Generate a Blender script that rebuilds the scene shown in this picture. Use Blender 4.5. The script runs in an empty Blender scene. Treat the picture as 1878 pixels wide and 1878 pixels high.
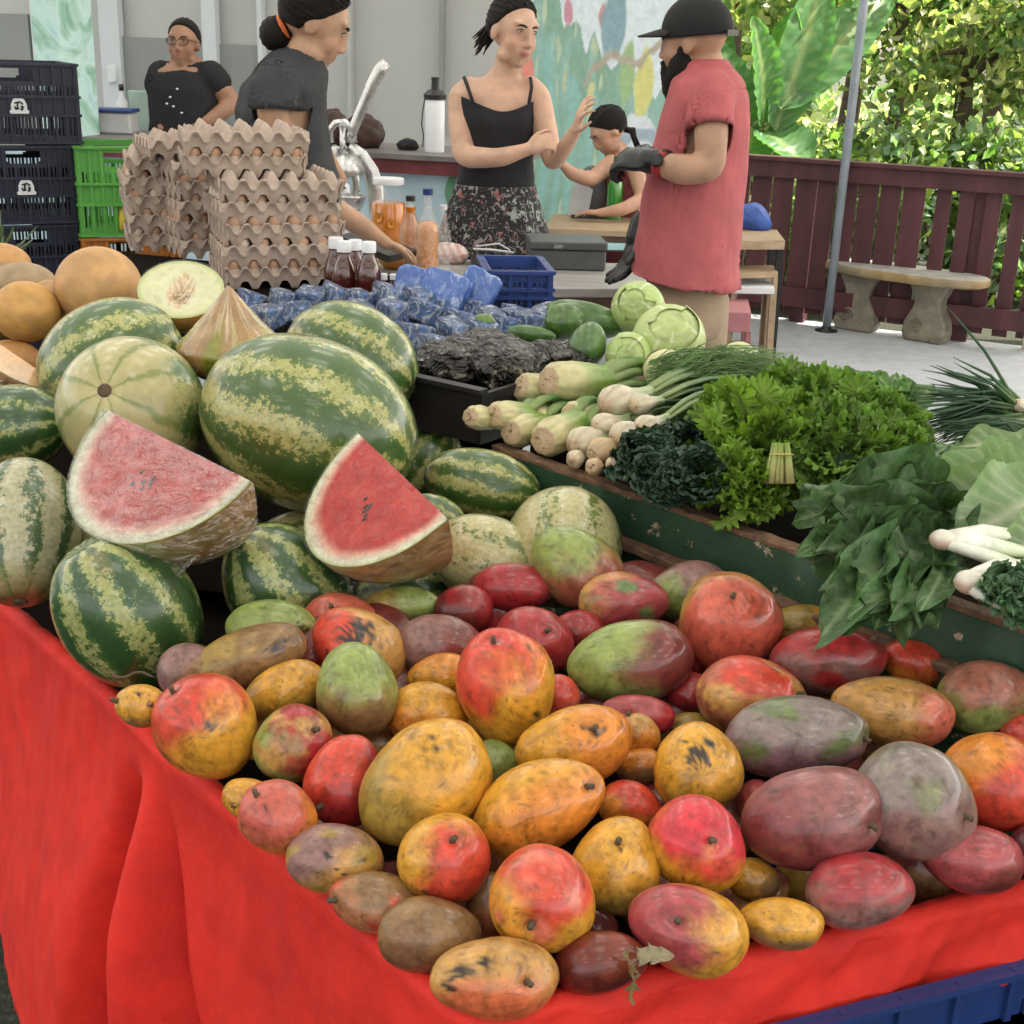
import bpy, math, random
from mathutils import Vector, Matrix, noise as mn
R = math.radians
random.seed(7)
SC = bpy.context.scene
COL = SC.collection
# ---------------------------------------------------------------- camera
FP = 2400.0; W0 = 1878.0
CAM = Vector((0, 0, 1.6)); PITCH = R(19.6); ROLL = R(2.0)
_f = Vector((0, math.cos(PITCH), -math.sin(PITCH)))
_r0 = Vector((1, 0, 0)); _u0 = Vector((0, math.sin(PITCH), math.cos(PITCH)))
CR = _r0*math.cos(ROLL) + _u0*math.sin(ROLL)
CU = _u0*math.cos(ROLL) - _r0*math.sin(ROLL)
CF = _f
cd = bpy.data.cameras.new('camera'); cam = bpy.data.objects.new('camera', cd); COL.objects.link(cam)
cd.sensor_width = 36; cd.lens = 36*FP/W0; cd.clip_start = 0.05; cd.clip_end = 600
m = Matrix((CR, CU, -CF)).transposed().to_4x4(); m.translation = CAM; cam.matrix_world = m
SC.camera = cam
# ---------------------------------------------------------------- light
w = bpy.data.worlds.new("World"); SC.world = w; w.use_nodes = True
nt = w.node_tree; bg = nt.nodes['Background']
sky = nt.nodes.new('ShaderNodeTexSky'); sky.sky_type = 'NISHITA'; sky.sun_disc = False
SUN_EL, SUN_AZ = 50, 72         # degrees; azimuth clockwise from +Y
sky.sun_elevation = R(SUN_EL); sky.sun_rotation = R(SUN_AZ); sky.dust_density = 3.0; sky.air_density = 1.0
hs = nt.nodes.new('ShaderNodeHueSaturation'); hs.inputs['Saturation'].default_value = .35; nt.links.new(sky.outputs[0], hs.inputs['Color'])
wt = nt.nodes.new('ShaderNodeMix'); wt.data_type = 'RGBA'; wt.blend_type = 'MULTIPLY'; wt.inputs[0].default_value = 1; wt.inputs[7].default_value = (1.08, 1.0, .92, 1); nt.links.new(hs.outputs[0], wt.inputs[6])
nt.links.new(wt.outputs[2], bg.inputs[0]); bg.inputs[1].default_value = 0.15
sl = bpy.data.lights.new('sun', 'SUN'); sl.energy = 4.5; sl.angle = R(0.6); sl.color = (1, .93, .82)
so = bpy.data.objects.new('sun', sl); COL.objects.link(so)
sd = Vector((math.sin(R(SUN_AZ))*math.cos(R(SUN_EL)), math.cos(R(SUN_AZ))*math.cos(R(SUN_EL)), math.sin(R(SUN_EL))))
so.rotation_euler = sd.to_track_quat('Z', 'Y').to_euler(); so.location = (0, 0, 20)
SC.view_settings.view_transform = 'Standard'; SC.view_settings.look = 'None'
SC.view_settings.exposure = 1.75; SC.view_settings.gamma = 1
SC.render.engine = 'CYCLES'
SC.render.resolution_x = SC.render.resolution_y = 1024

# ---------------------------------------------------------------- helpers
def ray(px, py): return CF + CR*((px-939)/FP) + CU*((939-py)/FP)
def atD(px, py, d): return CAM + ray(px, py)*d
def atY(px, py, y): r = ray(px, py); return CAM + r*(y/r.y)
def atZ(px, py, z): r = ray(px, py); return CAM + r*((z-CAM.z)/r.z)
def depth(p): return (Vector(p)-CAM).dot(CF)
def mpp(p): return depth(p)/FP      # metres per photo pixel at p
def V(*a): return Vector(a)
def lerp(a, b, t): return a+(b-a)*t
def mixc(a, b, t): t = max(0., min(1., t)); return tuple(a[i]+(b[i]-a[i])*t for i in range(3))
def sm(a, b, x):
    t = max(0., min(1., (x-a)/(b-a))); return t*t*(3-2*t)
def nz(p, s=1.0, o=0.0): return mn.noise(Vector(p)*s + Vector((o, o*1.7, -o)))

class MB:
    def __init__(s): s.v = []; s.f = []; s.c = []; s.hc = False
    def add(s, vs, fs, col=None):
        n = len(s.v); s.v.extend(tuple(p) for p in vs); s.f.extend(tuple(i+n for i in f) for f in fs)
        if col is not None: s.hc = True
        if isinstance(col, list): s.c.extend(col)
        else: s.c.extend([col or (1, 1, 1)]*len(vs))
        return s
    def box(s, c, d, rz=0, M=None, col=None, bev=0):
        x, y, z = d[0]/2, d[1]/2, d[2]/2
        if bev:
            b = min(bev, x*.9, y*.9, z*.9); vs = []
            for sx in (-1, 1):
                for sy in (-1, 1):
                    for sz in (-1, 1):
                        vs += [(sx*x, sy*(y-b), sz*(z-b)), (sx*(x-b), sy*y, sz*(z-b)), (sx*(x-b), sy*(y-b), sz*z)]
            def ix(a, b_, c_, k): return ((a > 0)*4+(b_ > 0)*2+(c_ > 0))*3+k
            fs = []
            P = (-1, 1)
            fs += [(ix(1,-1,-1,0), ix(1,1,-1,0), ix(1,1,1,0), ix(1,-1,1,0)), (ix(-1,-1,-1,0), ix(-1,-1,1,0), ix(-1,1,1,0), ix(-1,1,-1,0))]
            fs += [(ix(-1,1,-1,1), ix(-1,1,1,1), ix(1,1,1,1), ix(1,1,-1,1)), (ix(-1,-1,-1,1), ix(1,-1,-1,1), ix(1,-1,1,1), ix(-1,-1,1,1))]
            fs += [(ix(-1,-1,1,2), ix(1,-1,1,2), ix(1,1,1,2), ix(-1,1,1,2)), (ix(-1,-1,-1,2), ix(-1,1,-1,2), ix(1,1,-1,2), ix(1,-1,-1,2))]
            for a in P:
                for b2 in P:
                    fs.append((ix(a,b2,-1,0), ix(a,b2,1,0), ix(a,b2,1,1), ix(a,b2,-1,1)))
                    fs.append((ix(a,-1,b2,0), ix(a,1,b2,0), ix(a,1,b2,2), ix(a,-1,b2,2)))
                    fs.append((ix(-1,a,b2,1), ix(1,a,b2,1), ix(1,a,b2,2), ix(-1,a,b2,2)))
                    for c2 in P: fs.append((ix(a,b2,c2,0), ix(a,b2,c2,1), ix(a,b2,c2,2)))
        else:
            vs = [(-x,-y,-z),(x,-y,-z),(x,y,-z),(-x,y,-z),(-x,-y,z),(x,-y,z),(x,y,z),(-x,y,z)]
            fs = [(0,3,2,1),(4,5,6,7),(0,1,5,4),(1,2,6,5),(2,3,7,6),(3,0,4,7)]
        mt = Matrix.Translation(Vector(c)) @ Matrix.Rotation(rz, 4, 'Z') if M is None else M @ Matrix.Translation(Vector(c)) @ Matrix.Rotation(rz, 4, 'Z')
        return s.add([mt @ Vector(p) for p in vs], fs, col)
    def bar(s, a, b, w, h, col=None, up=(0, 0, 1)):
        a = Vector(a); b = Vector(b); d = (b-a); L = d.length; d.normalize(); u = Vector(up)
        x = d.cross(u)
        if x.length < 1e-4: x = d.cross(Vector((0, 1, 0)))
        x.normalize(); u = x.cross(d)
        vs = [p + x*sx*w/2 + u*su*h/2 for p in (a, b) for sx, su in ((-1,-1),(1,-1),(1,1),(-1,1))]
        return s.add(vs, [(0,1,2,3),(7,6,5,4),(0,4,5,1),(1,5,6,2),(2,6,7,3),(3,7,4,0)], col)
    def tube(s, pts, rs, n=10, col=None, cap=True, flat=1.0, fdir=None):
        pts = [Vector(p) for p in pts]
        if not isinstance(rs, (list, tuple)): rs = [rs]*len(pts)
        vs = []; fs = []; cs = []; ref = None
        for i, p in enumerate(pts):
            d = (pts[min(i+1, len(pts)-1)]-pts[max(i-1, 0)])
            if d.length < 1e-9: d = Vector((0, 0, 1))
            d.normalize()
            if ref is None:
                ref = Vector(fdir) if fdir is not None else (Vector((0, 0, 1)) if abs(d.z) < .9 else Vector((0, 1, 0)))
            x = ref - d*ref.dot(d)
            if x.length < 1e-5: x = d.orthogonal()
            x.normalize(); y = d.cross(x); ref = x
            for k in range(n):
                a = 2*math.pi*k/n
                vs.append(p + (x*math.cos(a)*flat + y*math.sin(a))*rs[i]); cs.append(col[i] if isinstance(col, list) else (col or (1,1,1)))
        for i in range(len(pts)-1):
            for k in range(n):
                fs.append((i*n+k, i*n+(k+1) % n, (i+1)*n+(k+1) % n, (i+1)*n+k))
        if cap: fs.append(tuple(range(n))[::-1]); fs.append(tuple((len(pts)-1)*n+k for k in range(n)))
        return s.add(vs, fs, cs if col is not None else None)
    def ell(s, c, r, M=None, nu=20, nv=12, fn=None, cf=None, col=None):
        vs = []; cs = []
        c = Vector(c)
        def put(d):
            p = Vector((d[0]*r[0], d[1]*r[1], d[2]*r[2]))
            if fn: p = fn(Vector(d), p)
            if cf: cs.append(cf(Vector(d), p))
            if M is not None: p = M @ p
            vs.append(c+p)
        put((0, 0, 1))
        for j in range(1, nv):
            t = math.pi*j/nv
            for i in range(nu):
                a = 2*math.pi*i/nu; put((math.sin(t)*math.cos(a), math.sin(t)*math.sin(a), math.cos(t)))
        put((0, 0, -1))
        fs = [(0, 1+i, 1+(i+1) % nu) for i in range(nu)]
        for j in range(nv-2):
            for i in range(nu):
                a = 1+j*nu; fs.append((a+i, a+nu+i, a+nu+(i+1) % nu, a+(i+1) % nu))
        l = len(vs)-1; a = 1+(nv-2)*nu
        fs += [(a+i, l, a+(i+1) % nu) for i in range(nu)]
        return s.add(vs, fs, cs if cf else col)
    def lathe(s, c, prof, n=24, M=None, col=None):
        vs = []; fs = []; cs = []
        for j, (r, z) in enumerate(prof):
            for i in range(n):
                a = 2*math.pi*i/n; p = Vector((r*math.cos(a), r*math.sin(a), z))
                if M is not None: p = M @ p
                vs.append(Vector(c)+p); cs.append(col[j] if isinstance(col, list) else (col or (1,1,1)))
        for j in range(len(prof)-1):
            for i in range(n): fs.append((j*n+i, j*n+(i+1) % n, (j+1)*n+(i+1) % n, (j+1)*n+i))
        fs.append(tuple(range(n))[::-1]); fs.append(tuple((len(prof)-1)*n+i for i in range(n)))
        return s.add(vs, fs, cs if col is not None else None)
    def grid(s, fn, nu, nv, cf=None, col=None):
        vs = []; cs = []
        for j in range(nv+1):
            for i in range(nu+1):
                vs.append(fn(i/nu, j/nv))
                if cf: cs.append(cf(i/nu, j/nv))
        fs = [(j*(nu+1)+i, j*(nu+1)+i+1, (j+1)*(nu+1)+i+1, (j+1)*(nu+1)+i) for j in range(nv) for i in range(nu)]
        return s.add(vs, fs, cs if cf else col)
    def prism(s, pts, z0, z1, M=None, col=None):
        n = len(pts); vs = [Vector((p[0], p[1], z0)) for p in pts]+[Vector((p[0], p[1], z1)) for p in pts]
        if M is not None: vs = [M @ p for p in vs]
        return s.add(vs, [tuple(range(n))[::-1], tuple(range(n, 2*n))]+[(i, (i+1) % n, n+(i+1) % n, n+i) for i in range(n)], col)
    def build(s, name, mat, parent=None, origin=None, smooth=True, solid=0, sub=0, auto=None):
        me = bpy.data.meshes.new(name); o = bpy.data.objects.new(name, me); COL.objects.link(o)
        vs = s.v
        if parent is not None and origin is None:
            pw = Vector(parent.get('_o', (0, 0, 0))); org = pw; loc = Vector((0, 0, 0))
        else:
            org = Vector(origin) if origin is not None else Vector((0, 0, 0)); loc = org
        me.from_pydata([(p[0]-org[0], p[1]-org[1], p[2]-org[2]) for p in vs], [], s.f)
        if s.hc:
            ca = me.color_attributes.new('col', 'FLOAT_COLOR', 'POINT')
            flat = []
            for c in s.c: flat.extend((c[0], c[1], c[2], 1.0))
            ca.data.foreach_set('color', flat)
        if mat: me.materials.append(mat)
        me.polygons.foreach_set('use_smooth', [smooth]*len(me.polygons)); me.update()
        if auto is not None and smooth:
            try: me.set_sharp_from_angle(angle=R(auto))
            except Exception: pass
        if parent is not None: o.parent = parent
        else: o.location = loc
        o['_o'] = tuple(org)
        if sub: md = o.modifiers.new('sub', 'SUBSURF'); md.levels = md.render_levels = sub
        if solid: md = o.modifiers.new('solid', 'SOLIDIFY'); md.thickness = solid; md.offset = 0
        return o
TOP = []
def tag(o, label=None, cat=None, group=None, kind=None):
    if label: o['label'] = label
    if cat: o['category'] = cat
    if group: o['group'] = group
    if kind: o['kind'] = kind
    return o
def thing(name, loc, label, cat, group=None):
    o = bpy.data.objects.new(name, None); COL.objects.link(o); o.location = loc; o.empty_display_size = .05
    o['_o'] = tuple(loc); return tag(o, label, cat, group)
def copy_tree(o, parent=None):
    c = o.copy(); COL.objects.link(c)
    if parent is not None: c.parent = parent
    for ch in list(o.children): copy_tree(ch, c)
    return c

# ---------------------------------------------------------------- materials
class NT:
    def __init__(s, name):
        s.m = bpy.data.materials.new(name); s.m.use_nodes = True; s.t = s.m.node_tree; s.b = s.t.nodes['Principled BSDF']
        s.out = s.t.nodes['Material Output']
    def n(s, ty, **kw):
        nd = s.t.nodes.new(ty)
        for k, v in kw.items():
            if k.startswith('i_'):
                key = k[2:]; nd.inputs[int(key) if key.isdigit() else key].default_value = v
            else: setattr(nd, k, v)
        return nd
    def l(s, a, b): s.t.links.new(a, b)
    def math(s, op, a, b=None, clamp=False):
        nd = s.n('ShaderNodeMath', operation=op, use_clamp=clamp)
        for i, x in enumerate((a, b)):
            if x is None: continue
            if isinstance(x, (int, float)): nd.inputs[i].default_value = x
            else: s.l(x, nd.inputs[i])
        return nd.outputs[0]
    def coord(s, kind='Object'): return s.n('ShaderNodeTexCoord').outputs[kind]
    def noise(s, vec, sc, det=3, rough=.55, dist=0):
        nd = s.n('ShaderNodeTexNoise'); nd.inputs['Scale'].default_value = sc; nd.inputs['Detail'].default_value = det
        nd.inputs['Roughness'].default_value = rough; nd.inputs['Distortion'].default_value = dist
        if vec is not None: s.l(vec, nd.inputs['Vector'])
        return nd
    def ramp(s, x, stops):
        nd = s.n('ShaderNodeValToRGB'); cr = nd.color_ramp
        while len(cr.elements) < len(stops): cr.elements.new(.5)
        for e, (p, c) in zip(cr.elements, stops):
            e.position = p; e.color = (c[0], c[1], c[2], 1) if not isinstance(c, (int, float)) else (c, c, c, 1)
        s.l(x, nd.inputs[0]); return nd.outputs[0]
    def mix(s, f, a, b, mode='MIX'):
        nd = s.n('ShaderNodeMix', data_type='RGBA', blend_type=mode)
        for i, x in ((0, f), (6, a), (7, b)):
            if isinstance(x, (int, float)): nd.inputs[i].default_value = x
            elif isinstance(x, tuple): nd.inputs[i].default_value = (x[0], x[1], x[2], 1)
            else: s.l(x, nd.inputs[i])
        return nd.outputs[2]
    def bump(s, h, st=.3, d=.01):
        nd = s.n('ShaderNodeBump'); nd.inputs['Strength'].default_value = st; nd.inputs['Distance'].default_value = d
        s.l(h, nd.inputs['Height']); s.l(nd.outputs[0], s.b.inputs['Normal']); return nd.outputs[0]
    def col(s, c):
        if isinstance(c, tuple): s.b.inputs['Base Color'].default_value = (c[0], c[1], c[2], 1)
        else: s.l(c, s.b.inputs['Base Color'])
    def setp(s, **kw):
        mp = {'rough': 'Roughness', 'metal': 'Metallic', 'coat': 'Coat Weight', 'coatr': 'Coat Roughness', 'spec': 'Specular IOR Level', 'trans': 'Transmission Weight', 'alpha': 'Alpha', 'ior': 'IOR', 'sss': 'Subsurface Weight', 'sheen': 'Sheen Weight'}
        for k, v in kw.items(): s.b.inputs[mp[k]].default_value = v
        return s
def simple(name, c, rough=.6, var=.25, sc=8, bs=.15, bsc=60, attr=False, coord='Object', metal=0, coat=0, spec=.5, sss=0, stretch=None, bd=.004):
    t = NT(name); v = t.coord(coord)
    if stretch:
        mp = t.n('ShaderNodeMapping'); mp.inputs['Scale'].default_value = stretch; t.l(v, mp.inputs[0]); v = mp.outputs[0]
    base = c
    if attr:
        at = t.n('ShaderNodeAttribute'); at.attribute_name = 'col'
        base = at.outputs['Color'] if c is None else t.mix(1.0, at.outputs['Color'], c, 'MULTIPLY')
    n1 = t.noise(v, sc, 5, .6)
    k = t.ramp(n1.outputs[0], [(.3, 1-var), (.7, 1+var*.5)])
    t.col(t.mix(1.0, base, k, 'MULTIPLY'))
    n2 = t.noise(v, bsc, 4, .6)
    if bs: t.bump(n2.outputs[0], bs, bd)
    rr = t.math('ADD', t.math('MULTIPLY', n1.outputs[0], .25), rough-.12, True)
    t.l(rr, t.b.inputs['Roughness'])
    t.setp(metal=metal, coat=coat, spec=spec)
    if sss:
        t.setp(sss=sss); t.b.inputs['Subsurface Radius'].default_value = (1, .35, .2); t.b.inputs['Subsurface Scale'].default_value = .01
    return t.m
def leafmat(name, tint=None, transl=.35, rough=.45, var=.35, sc=30, vein=False):
    t = NT(name); at = t.n('ShaderNodeAttribute'); at.attribute_name = 'col'
    v = t.coord('Object'); n1 = t.noise(v, sc, 4, .6)
    k = t.ramp(n1.outputs[0], [(.3, 1-var), (.72, 1+var*.5)])
    c = t.mix(1.0, at.outputs['Color'], k, 'MULTIPLY')
    if tint: c = t.mix(1.0, c, tint, 'MULTIPLY')
    t.col(c); t.setp(rough=rough, spec=.4)
    t.bump(t.noise(v, sc*4, 3).outputs[0], .35, .003)
    tr = t.n('ShaderNodeBsdfTranslucent'); t.l(t.mix(1.0, c, (1.3, 1.45, .55), 'MULTIPLY'), tr.inputs[0])
    mx = t.n('ShaderNodeMixShader'); mx.inputs[0].default_value = transl
    t.l(t.b.outputs[0], mx.inputs[1]); t.l(tr.outputs[0], mx.inputs[2]); t.l(mx.outputs[0], t.out.inputs[0])
    return t.m
def glass(name, c=(1, 1, 1), rough=.02, ior=1.45):
    t = NT(name); t.col(c); t.setp(rough=rough, trans=1.0, ior=ior); return t.m
def film(name, op=.25):
    # thin clear cling film: mostly see-through with glossy crinkles
    t = NT(name); tr = t.n('ShaderNodeBsdfTransparent'); gl = t.n('ShaderNodeBsdfGlossy'); gl.inputs['Roughness'].default_value = .07
    v = t.coord('Object'); n = t.noise(v, 38, 4, .6, 1.5)
    bp = t.n('ShaderNodeBump'); bp.inputs['Strength'].default_value = 1.0; bp.inputs['Distance'].default_value = .03; t.l(n.outputs[0], bp.inputs['Height']); t.l(bp.outputs[0], gl.inputs['Normal'])
    mx = t.n('ShaderNodeMixShader'); mx.inputs[0].default_value = op; t.l(tr.outputs[0], mx.inputs[1]); t.l(gl.outputs[0], mx.inputs[2]); t.l(mx.outputs[0], t.out.inputs[0])
    return t.m
M = {}
M['skin'] = simple('skin', None, .52, .2, 16, .25, 260, attr=True, sss=.12, bd=.001)
M['black_cloth'] = simple('black_cloth', (.012, .012, .015), .85, .3, 14, .35, 40, bd=.01)
M['grey_cloth'] = simple('grey_cloth', (.035, .037, .042), .85, .25, 10, .4, 25, bd=.012)
M['hair'] = simple('hair', (.010, .007, .006), .6, .5, 90, .9, 260, stretch=(1, .25, 1), bd=.004, spec=.25)
M['black_plastic'] = simple('black_plastic', (.018, .017, .018), .42, .3, 10, .1, 60)
M['dark_metal'] = simple('dark_metal', (.03, .03, .032), .4, .3, 20, .1, 80, metal=.6)
M['wood'] = simple('wood', (.28, .16, .08), .6, .5, 6, .4, 30, stretch=(1, 8, 8))
M['white_paint'] = simple('white_paint', (.7, .72, .74), .55, .12, 3, .1, 40)
M['clear_glass'] = glass('clear_glass')
M['film'] = film('film', .28)
M['card'] = simple('card_pulp', (.47, .375, .31), .9, .2, 18, .6, 220, bd=.0025)
M['white_plastic'] = simple('white_plastic', (.75, .77, .8), .4, .1, 8, .05, 60)
M['steel'] = simple('steel', (.62, .62, .62), .28, .2, 12, .08, 60, metal=1.0)
# ================================================================ SETTING
floor_m = NT('concrete_floor'); v = floor_m.coord('Object')
n1 = floor_m.noise(v, .8, 6, .65); n2 = floor_m.noise(v, 12, 5, .6)
c = floor_m.ramp(n1.outputs[0], [(.3, (.30, .32, .35)), (.55, (.44, .46, .49)), (.75, (.52, .54, .57))])
floor_m.col(floor_m.mix(.35, c, floor_m.ramp(n2.outputs[0], [(.35, (.3, .31, .33)), (.65, (.55, .57, .6))])))
floor_m.setp(rough=.45); floor_m.bump(n2.outputs[0], .15, .003)
grd = NT('ground_grass'); v = grd.coord('Object'); n1 = grd.noise(v, 90, 6, .8)
grd.col(grd.ramp(n1.outputs[0], [(.4, (.02, .024, .012)), (.55, (.06, .07, .035)), (.68, (.16, .17, .11))])); grd.setp(rough=.9); grd.bump(n1.outputs[0], 1.0, .03)
b = MB(); b.add([(-120, -40, -.02), (120, -40, -.02), (120, 160, -.02), (-120, 160, -.02)], [(0, 1, 2, 3)]); tag(b.build('ground', grd.m), kind='structure')

FA = atZ(1340, 578, 0); FB = atZ(1862, 640, 0)            # fence line on the floor
fd = (FB-FA); fd.z = 0; fd.normalize(); fn_ = Vector((-fd.y, fd.x, 0))
if fn_.y < 0: fn_ = -fn_
# floor slab: edge runs along the fence
b = MB(); A0 = FA-fd*9+fn_*.12; B0 = FB+fd*3+fn_*.12
pl = [(-9, 3.2), (-1.5, 3.2), (-.6, 1.9), (B0.x+2.5, 1.9), (B0.x, B0.y), (A0.x, A0.y), (A0.x-4, A0.y+3), (-9, A0.y+3)]
b.prism(pl, -.12, 0.0); tag(b.build('floor', floor_m.m, smooth=False), kind='structure')

# ---- fence
fw = simple('fence_wood', (.080, .022, .026), .55, .5, 3, .35, 25, stretch=(3, 3, .6))
H = 0.99
fence = thing('wooden_fence', tuple(FA), 'dark maroon slatted wooden fence behind the concrete bench', 'fence')
def fp(s, z, off=0): p = FA+fd*s+fn_*off; return Vector((p.x, p.y, z))
Lf = (FB-FA).length+.02
S0 = -1.2
b = MB(); b.bar(fp(S0, H-.045, -.03), fp(Lf+1.1, H-.045, -.03), .035, .11); b.bar(fp(S0, H+.012, -.02), fp(Lf+1.1, H+.012, -.02), .12, .022); b.build('top_rail', fw, fence, smooth=False)
b = MB(); b.bar(fp(S0, .17, -.03), fp(Lf+.1, .17, -.03), .035, .12); b.build('bottom_rail', fw, fence, smooth=False)
rnd = random.Random(3); s = S0
while s < Lf:
    fr = (s-0)/Lf
    wv = .105+rnd.random()*.025 if fr < .62 else .085
    b = MB(); b.bar(fp(s+wv/2, .05+.02*rnd.random(), .012), fp(s+wv/2, H-.01, .012), .0, .0) if False else None
    x0 = fp(s, 0, .0); pts = []
    z0 = .04+.03*rnd.random()
    q = [fp(s, z0, 0), fp(s+wv, z0, 0), fp(s+wv, H-.012, 0), fp(s, H-.012, 0)]
    q2 = [p+fn_*.018 for p in q]
    b.add(q+q2, [(0, 1, 2, 3), (7, 6, 5, 4), (0, 4, 5, 1), (1, 5, 6, 2), (2, 6, 7, 3), (3, 7, 4, 0)])
    b.build('board', fw, fence, smooth=False)
    s += wv + ((.006+.012*rnd.random()) if fr < .55 else (.045+.02*rnd.random()))
for sx in (.62, 1.62):
    b = MB(); b.bar(fp(sx-.2, 0, .075), fp(sx-.2, H-.1, .075), .09, .09, up=fn_); b.build('post', fw, fence, smooth=False)
wp = MB(); wp.bar(fp(Lf+.05, -.05, .02), fp(Lf+.05, H-.02, .02), .07, .07, up=fn_); wp.build('end_post', simple('whitewash', (.4, .38, .34), .8, .4, 10), fence, smooth=False)
# ---- steel pole
pa = atZ(1515, 607, 0); 
pole = thing('metal_pole', tuple(pa), 'thin grey metal roof pole in front of the maroon fence', 'pole')
b = MB(); b.tube([pa, pa+V(0, 0, 3.95)], .026, 14); b.build('shaft', simple('galvanised', (.36, .41, .46), .35, .15, 12, metal=.35), pole)
b = MB(); b.lathe(pa, [(.07, 0), (.07, .008), (.03, .012), (.03, .03)], 16); b.build('foot_plate', M['dark_metal'], pole)
# ---- unseen market roof: shades the floor; reach and translucent patches set to shape light
roof = thing('market_roof', (0, 5, 3.3), 'high unseen sheet roof over the market hall, its translucent patches added to shape the light', 'roof')
b = MB()
def rf(u, v_): x = lerp(-10, 8.5, u); return (x, lerp(-3.5, 9.1, v_), 3.9+.02*math.sin(x*40)+.12*v_)
b.grid(rf, 200, 2)
rm_ = NT('translucent_sheet'); tr_ = rm_.n('ShaderNodeBsdfTranslucent'); tr_.inputs[0].default_value = (.80, .82, .80, 1); rm_.col((.6, .62, .62)); mx_ = rm_.n('ShaderNodeMixShader'); sx_ = rm_.n('ShaderNodeSeparateXYZ'); rm_.l(rm_.coord('Object'), sx_.inputs[0]); wv_ = rm_.math('FRACT', rm_.math('MULTIPLY', rm_.math('ADD', sx_.outputs[0], 20.35), .5)); wy_ = rm_.math('FRACT', rm_.math('MULTIPLY', rm_.math('ADD', sx_.outputs[1], 20.6), .62)); rm_.l(rm_.math('ADD', rm_.math('MULTIPLY', rm_.math('MULTIPLY', rm_.math('LESS_THAN', wv_, .36), rm_.math('LESS_THAN', wy_, .42)), .80), .17), mx_.inputs[0])
rm_.l(rm_.b.outputs[0], mx_.inputs[1]); rm_.l(tr_.outputs[0], mx_.inputs[2]); rm_.l(mx_.outputs[0], rm_.out.inputs[0]); b.build('sheeting', rm_.m, roof)
for yy in (-3.3, -.6, 2.4, 5.8, 8.9):
    b = MB(); b.bar((-10, yy, 3.80), (8.5, yy, 3.80), .08, .14); b.build('beam', M['wood'], roof, smooth=False)

# ---- kitchen building: back wall, window frames, counter, painted column
wall_m = simple('kitchen_wall', (.50, .51, .50), .7, .08, 1.2, .06, 50)
panel_m = simple('grey_panel', (.27, .29, .28), .6, .1, 3, .06, 50)
white_m = simple('white_frame', (.62, .66, .70), .5, .08, 3, .06, 50)
CA = atZ(165, 262, 1.10); CB = atZ(860, 300, 1.10)
kd = (CB-CA); kd.z = 0; kd.normalize(); kn = Vector((-kd.y, kd.x, 0))
if kn.y < 0: kn = -kn
def kp(s, z, off=0): p = CA+kd*s+kn*off; return Vector((p.x, p.y, z))
kit = thing('kitchen_building', tuple(kp(0, 0, 0)), 'pale kitchen with serving hatch and dark red counter', 'building')
def onwall(px, py, off):      # hit the plane parallel to the counter, off metres behind it
    r = ray(px, py); p0 = kp(0, 0, off); t = (p0-CAM).dot(kn)/r.dot(kn); return CAM+r*t
def sof(p): return (p-CA).dot(kd)
WO = 1.7
sE = sof(onwall(985, 60, .25))
b = MB(); b.bar(kp(-4.5, 1.6, WO+.06), kp(sof(onwall(958, 60, WO)), 1.6, WO+.06), .1, 3.3); b.build('back_wall', wall_m, kit, smooth=False)
b = MB(); b.bar(kp(-4.5, .52, .08), kp(sE, .52, .08), .1, 1.04); b.build('front_wall', simple('blue_wall', (.42, .56, .64), .6, .25, 3, .1, 40), kit, smooth=False)
def wrect(name, x0, y0, x1, y1, off, mat, th=.03, zb=None, zt=None, par=None):
    a = onwall(x0, (y0+y1)/2, off); c_ = onwall(x1, (y0+y1)/2, off)
    top = onwall((x0+x1)/2, y0, off).z if zt is None else zt; bot = onwall((x0+x1)/2, y1, off).z if zb is None else zb
    b = MB(); p = kp(sof(a), (top+bot)/2, off); q = kp(sof(c_), (top+bot)/2, off)
    b.bar(p, q, th, top-bot); return b.build(name, mat, par or kit, smooth=False)
wrect('panel', 222, 70, 392, 250, WO-.02, panel_m)
wrect('panel', 400, 82, 480, 250, WO-.02, panel_m)
wrect('panel', -40, 25, 62, 250, WO-.02, panel_m)
for x0, x1, o, mt in ((186, 222, WO-.04, white_m), (374, 399, WO-.05, white_m), (808, 815, WO-.04, panel_m), (62, 78, WO-.04, white_m), (640, 646, WO-.03, wall_m), (475, 484, WO-.03, white_m)):
    wrect('window_frame', x0, 0, x1, 100, o, mt, .06, zb=1.1, zt=3.2)
wrect('door_frame', 92, 0, 116, 100, .5, simple('dark_frame', (.03, .025, .022), .5, .3), .06, zb=0, zt=3.2)
wrect('wall_switch', 199, 120, 213, 150, WO-.08, M['white_plastic'], .02)
# counter
b = MB(); b.bar(kp(-.05, 1.075, -.02), kp(sE, 1.075, -.02), .04, .062)
red_m = simple('red_counter_edge', (.13, .018, .022), .5, .45, 9, .2, 40)
b.build('counter_edge', red_m, kit, smooth=False)
b = MB(); b.bar(kp(-.05, 1.118, .25), kp(sE, 1.118, .25), .62, .022); b.build('counter_top', simple('counter_top', (.18, .16, .16), .45, .4, 5), kit, smooth=False)
for s_ in (.45, 1.0, 1.3):
    b = MB(); p = kp(s_, 1.078, -.043); b.bar(p-V(.012, 0, 0), p+V(.012, 0, 0), .004, .014); b.build('bracket', M['steel'], kit, smooth=False)
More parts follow.
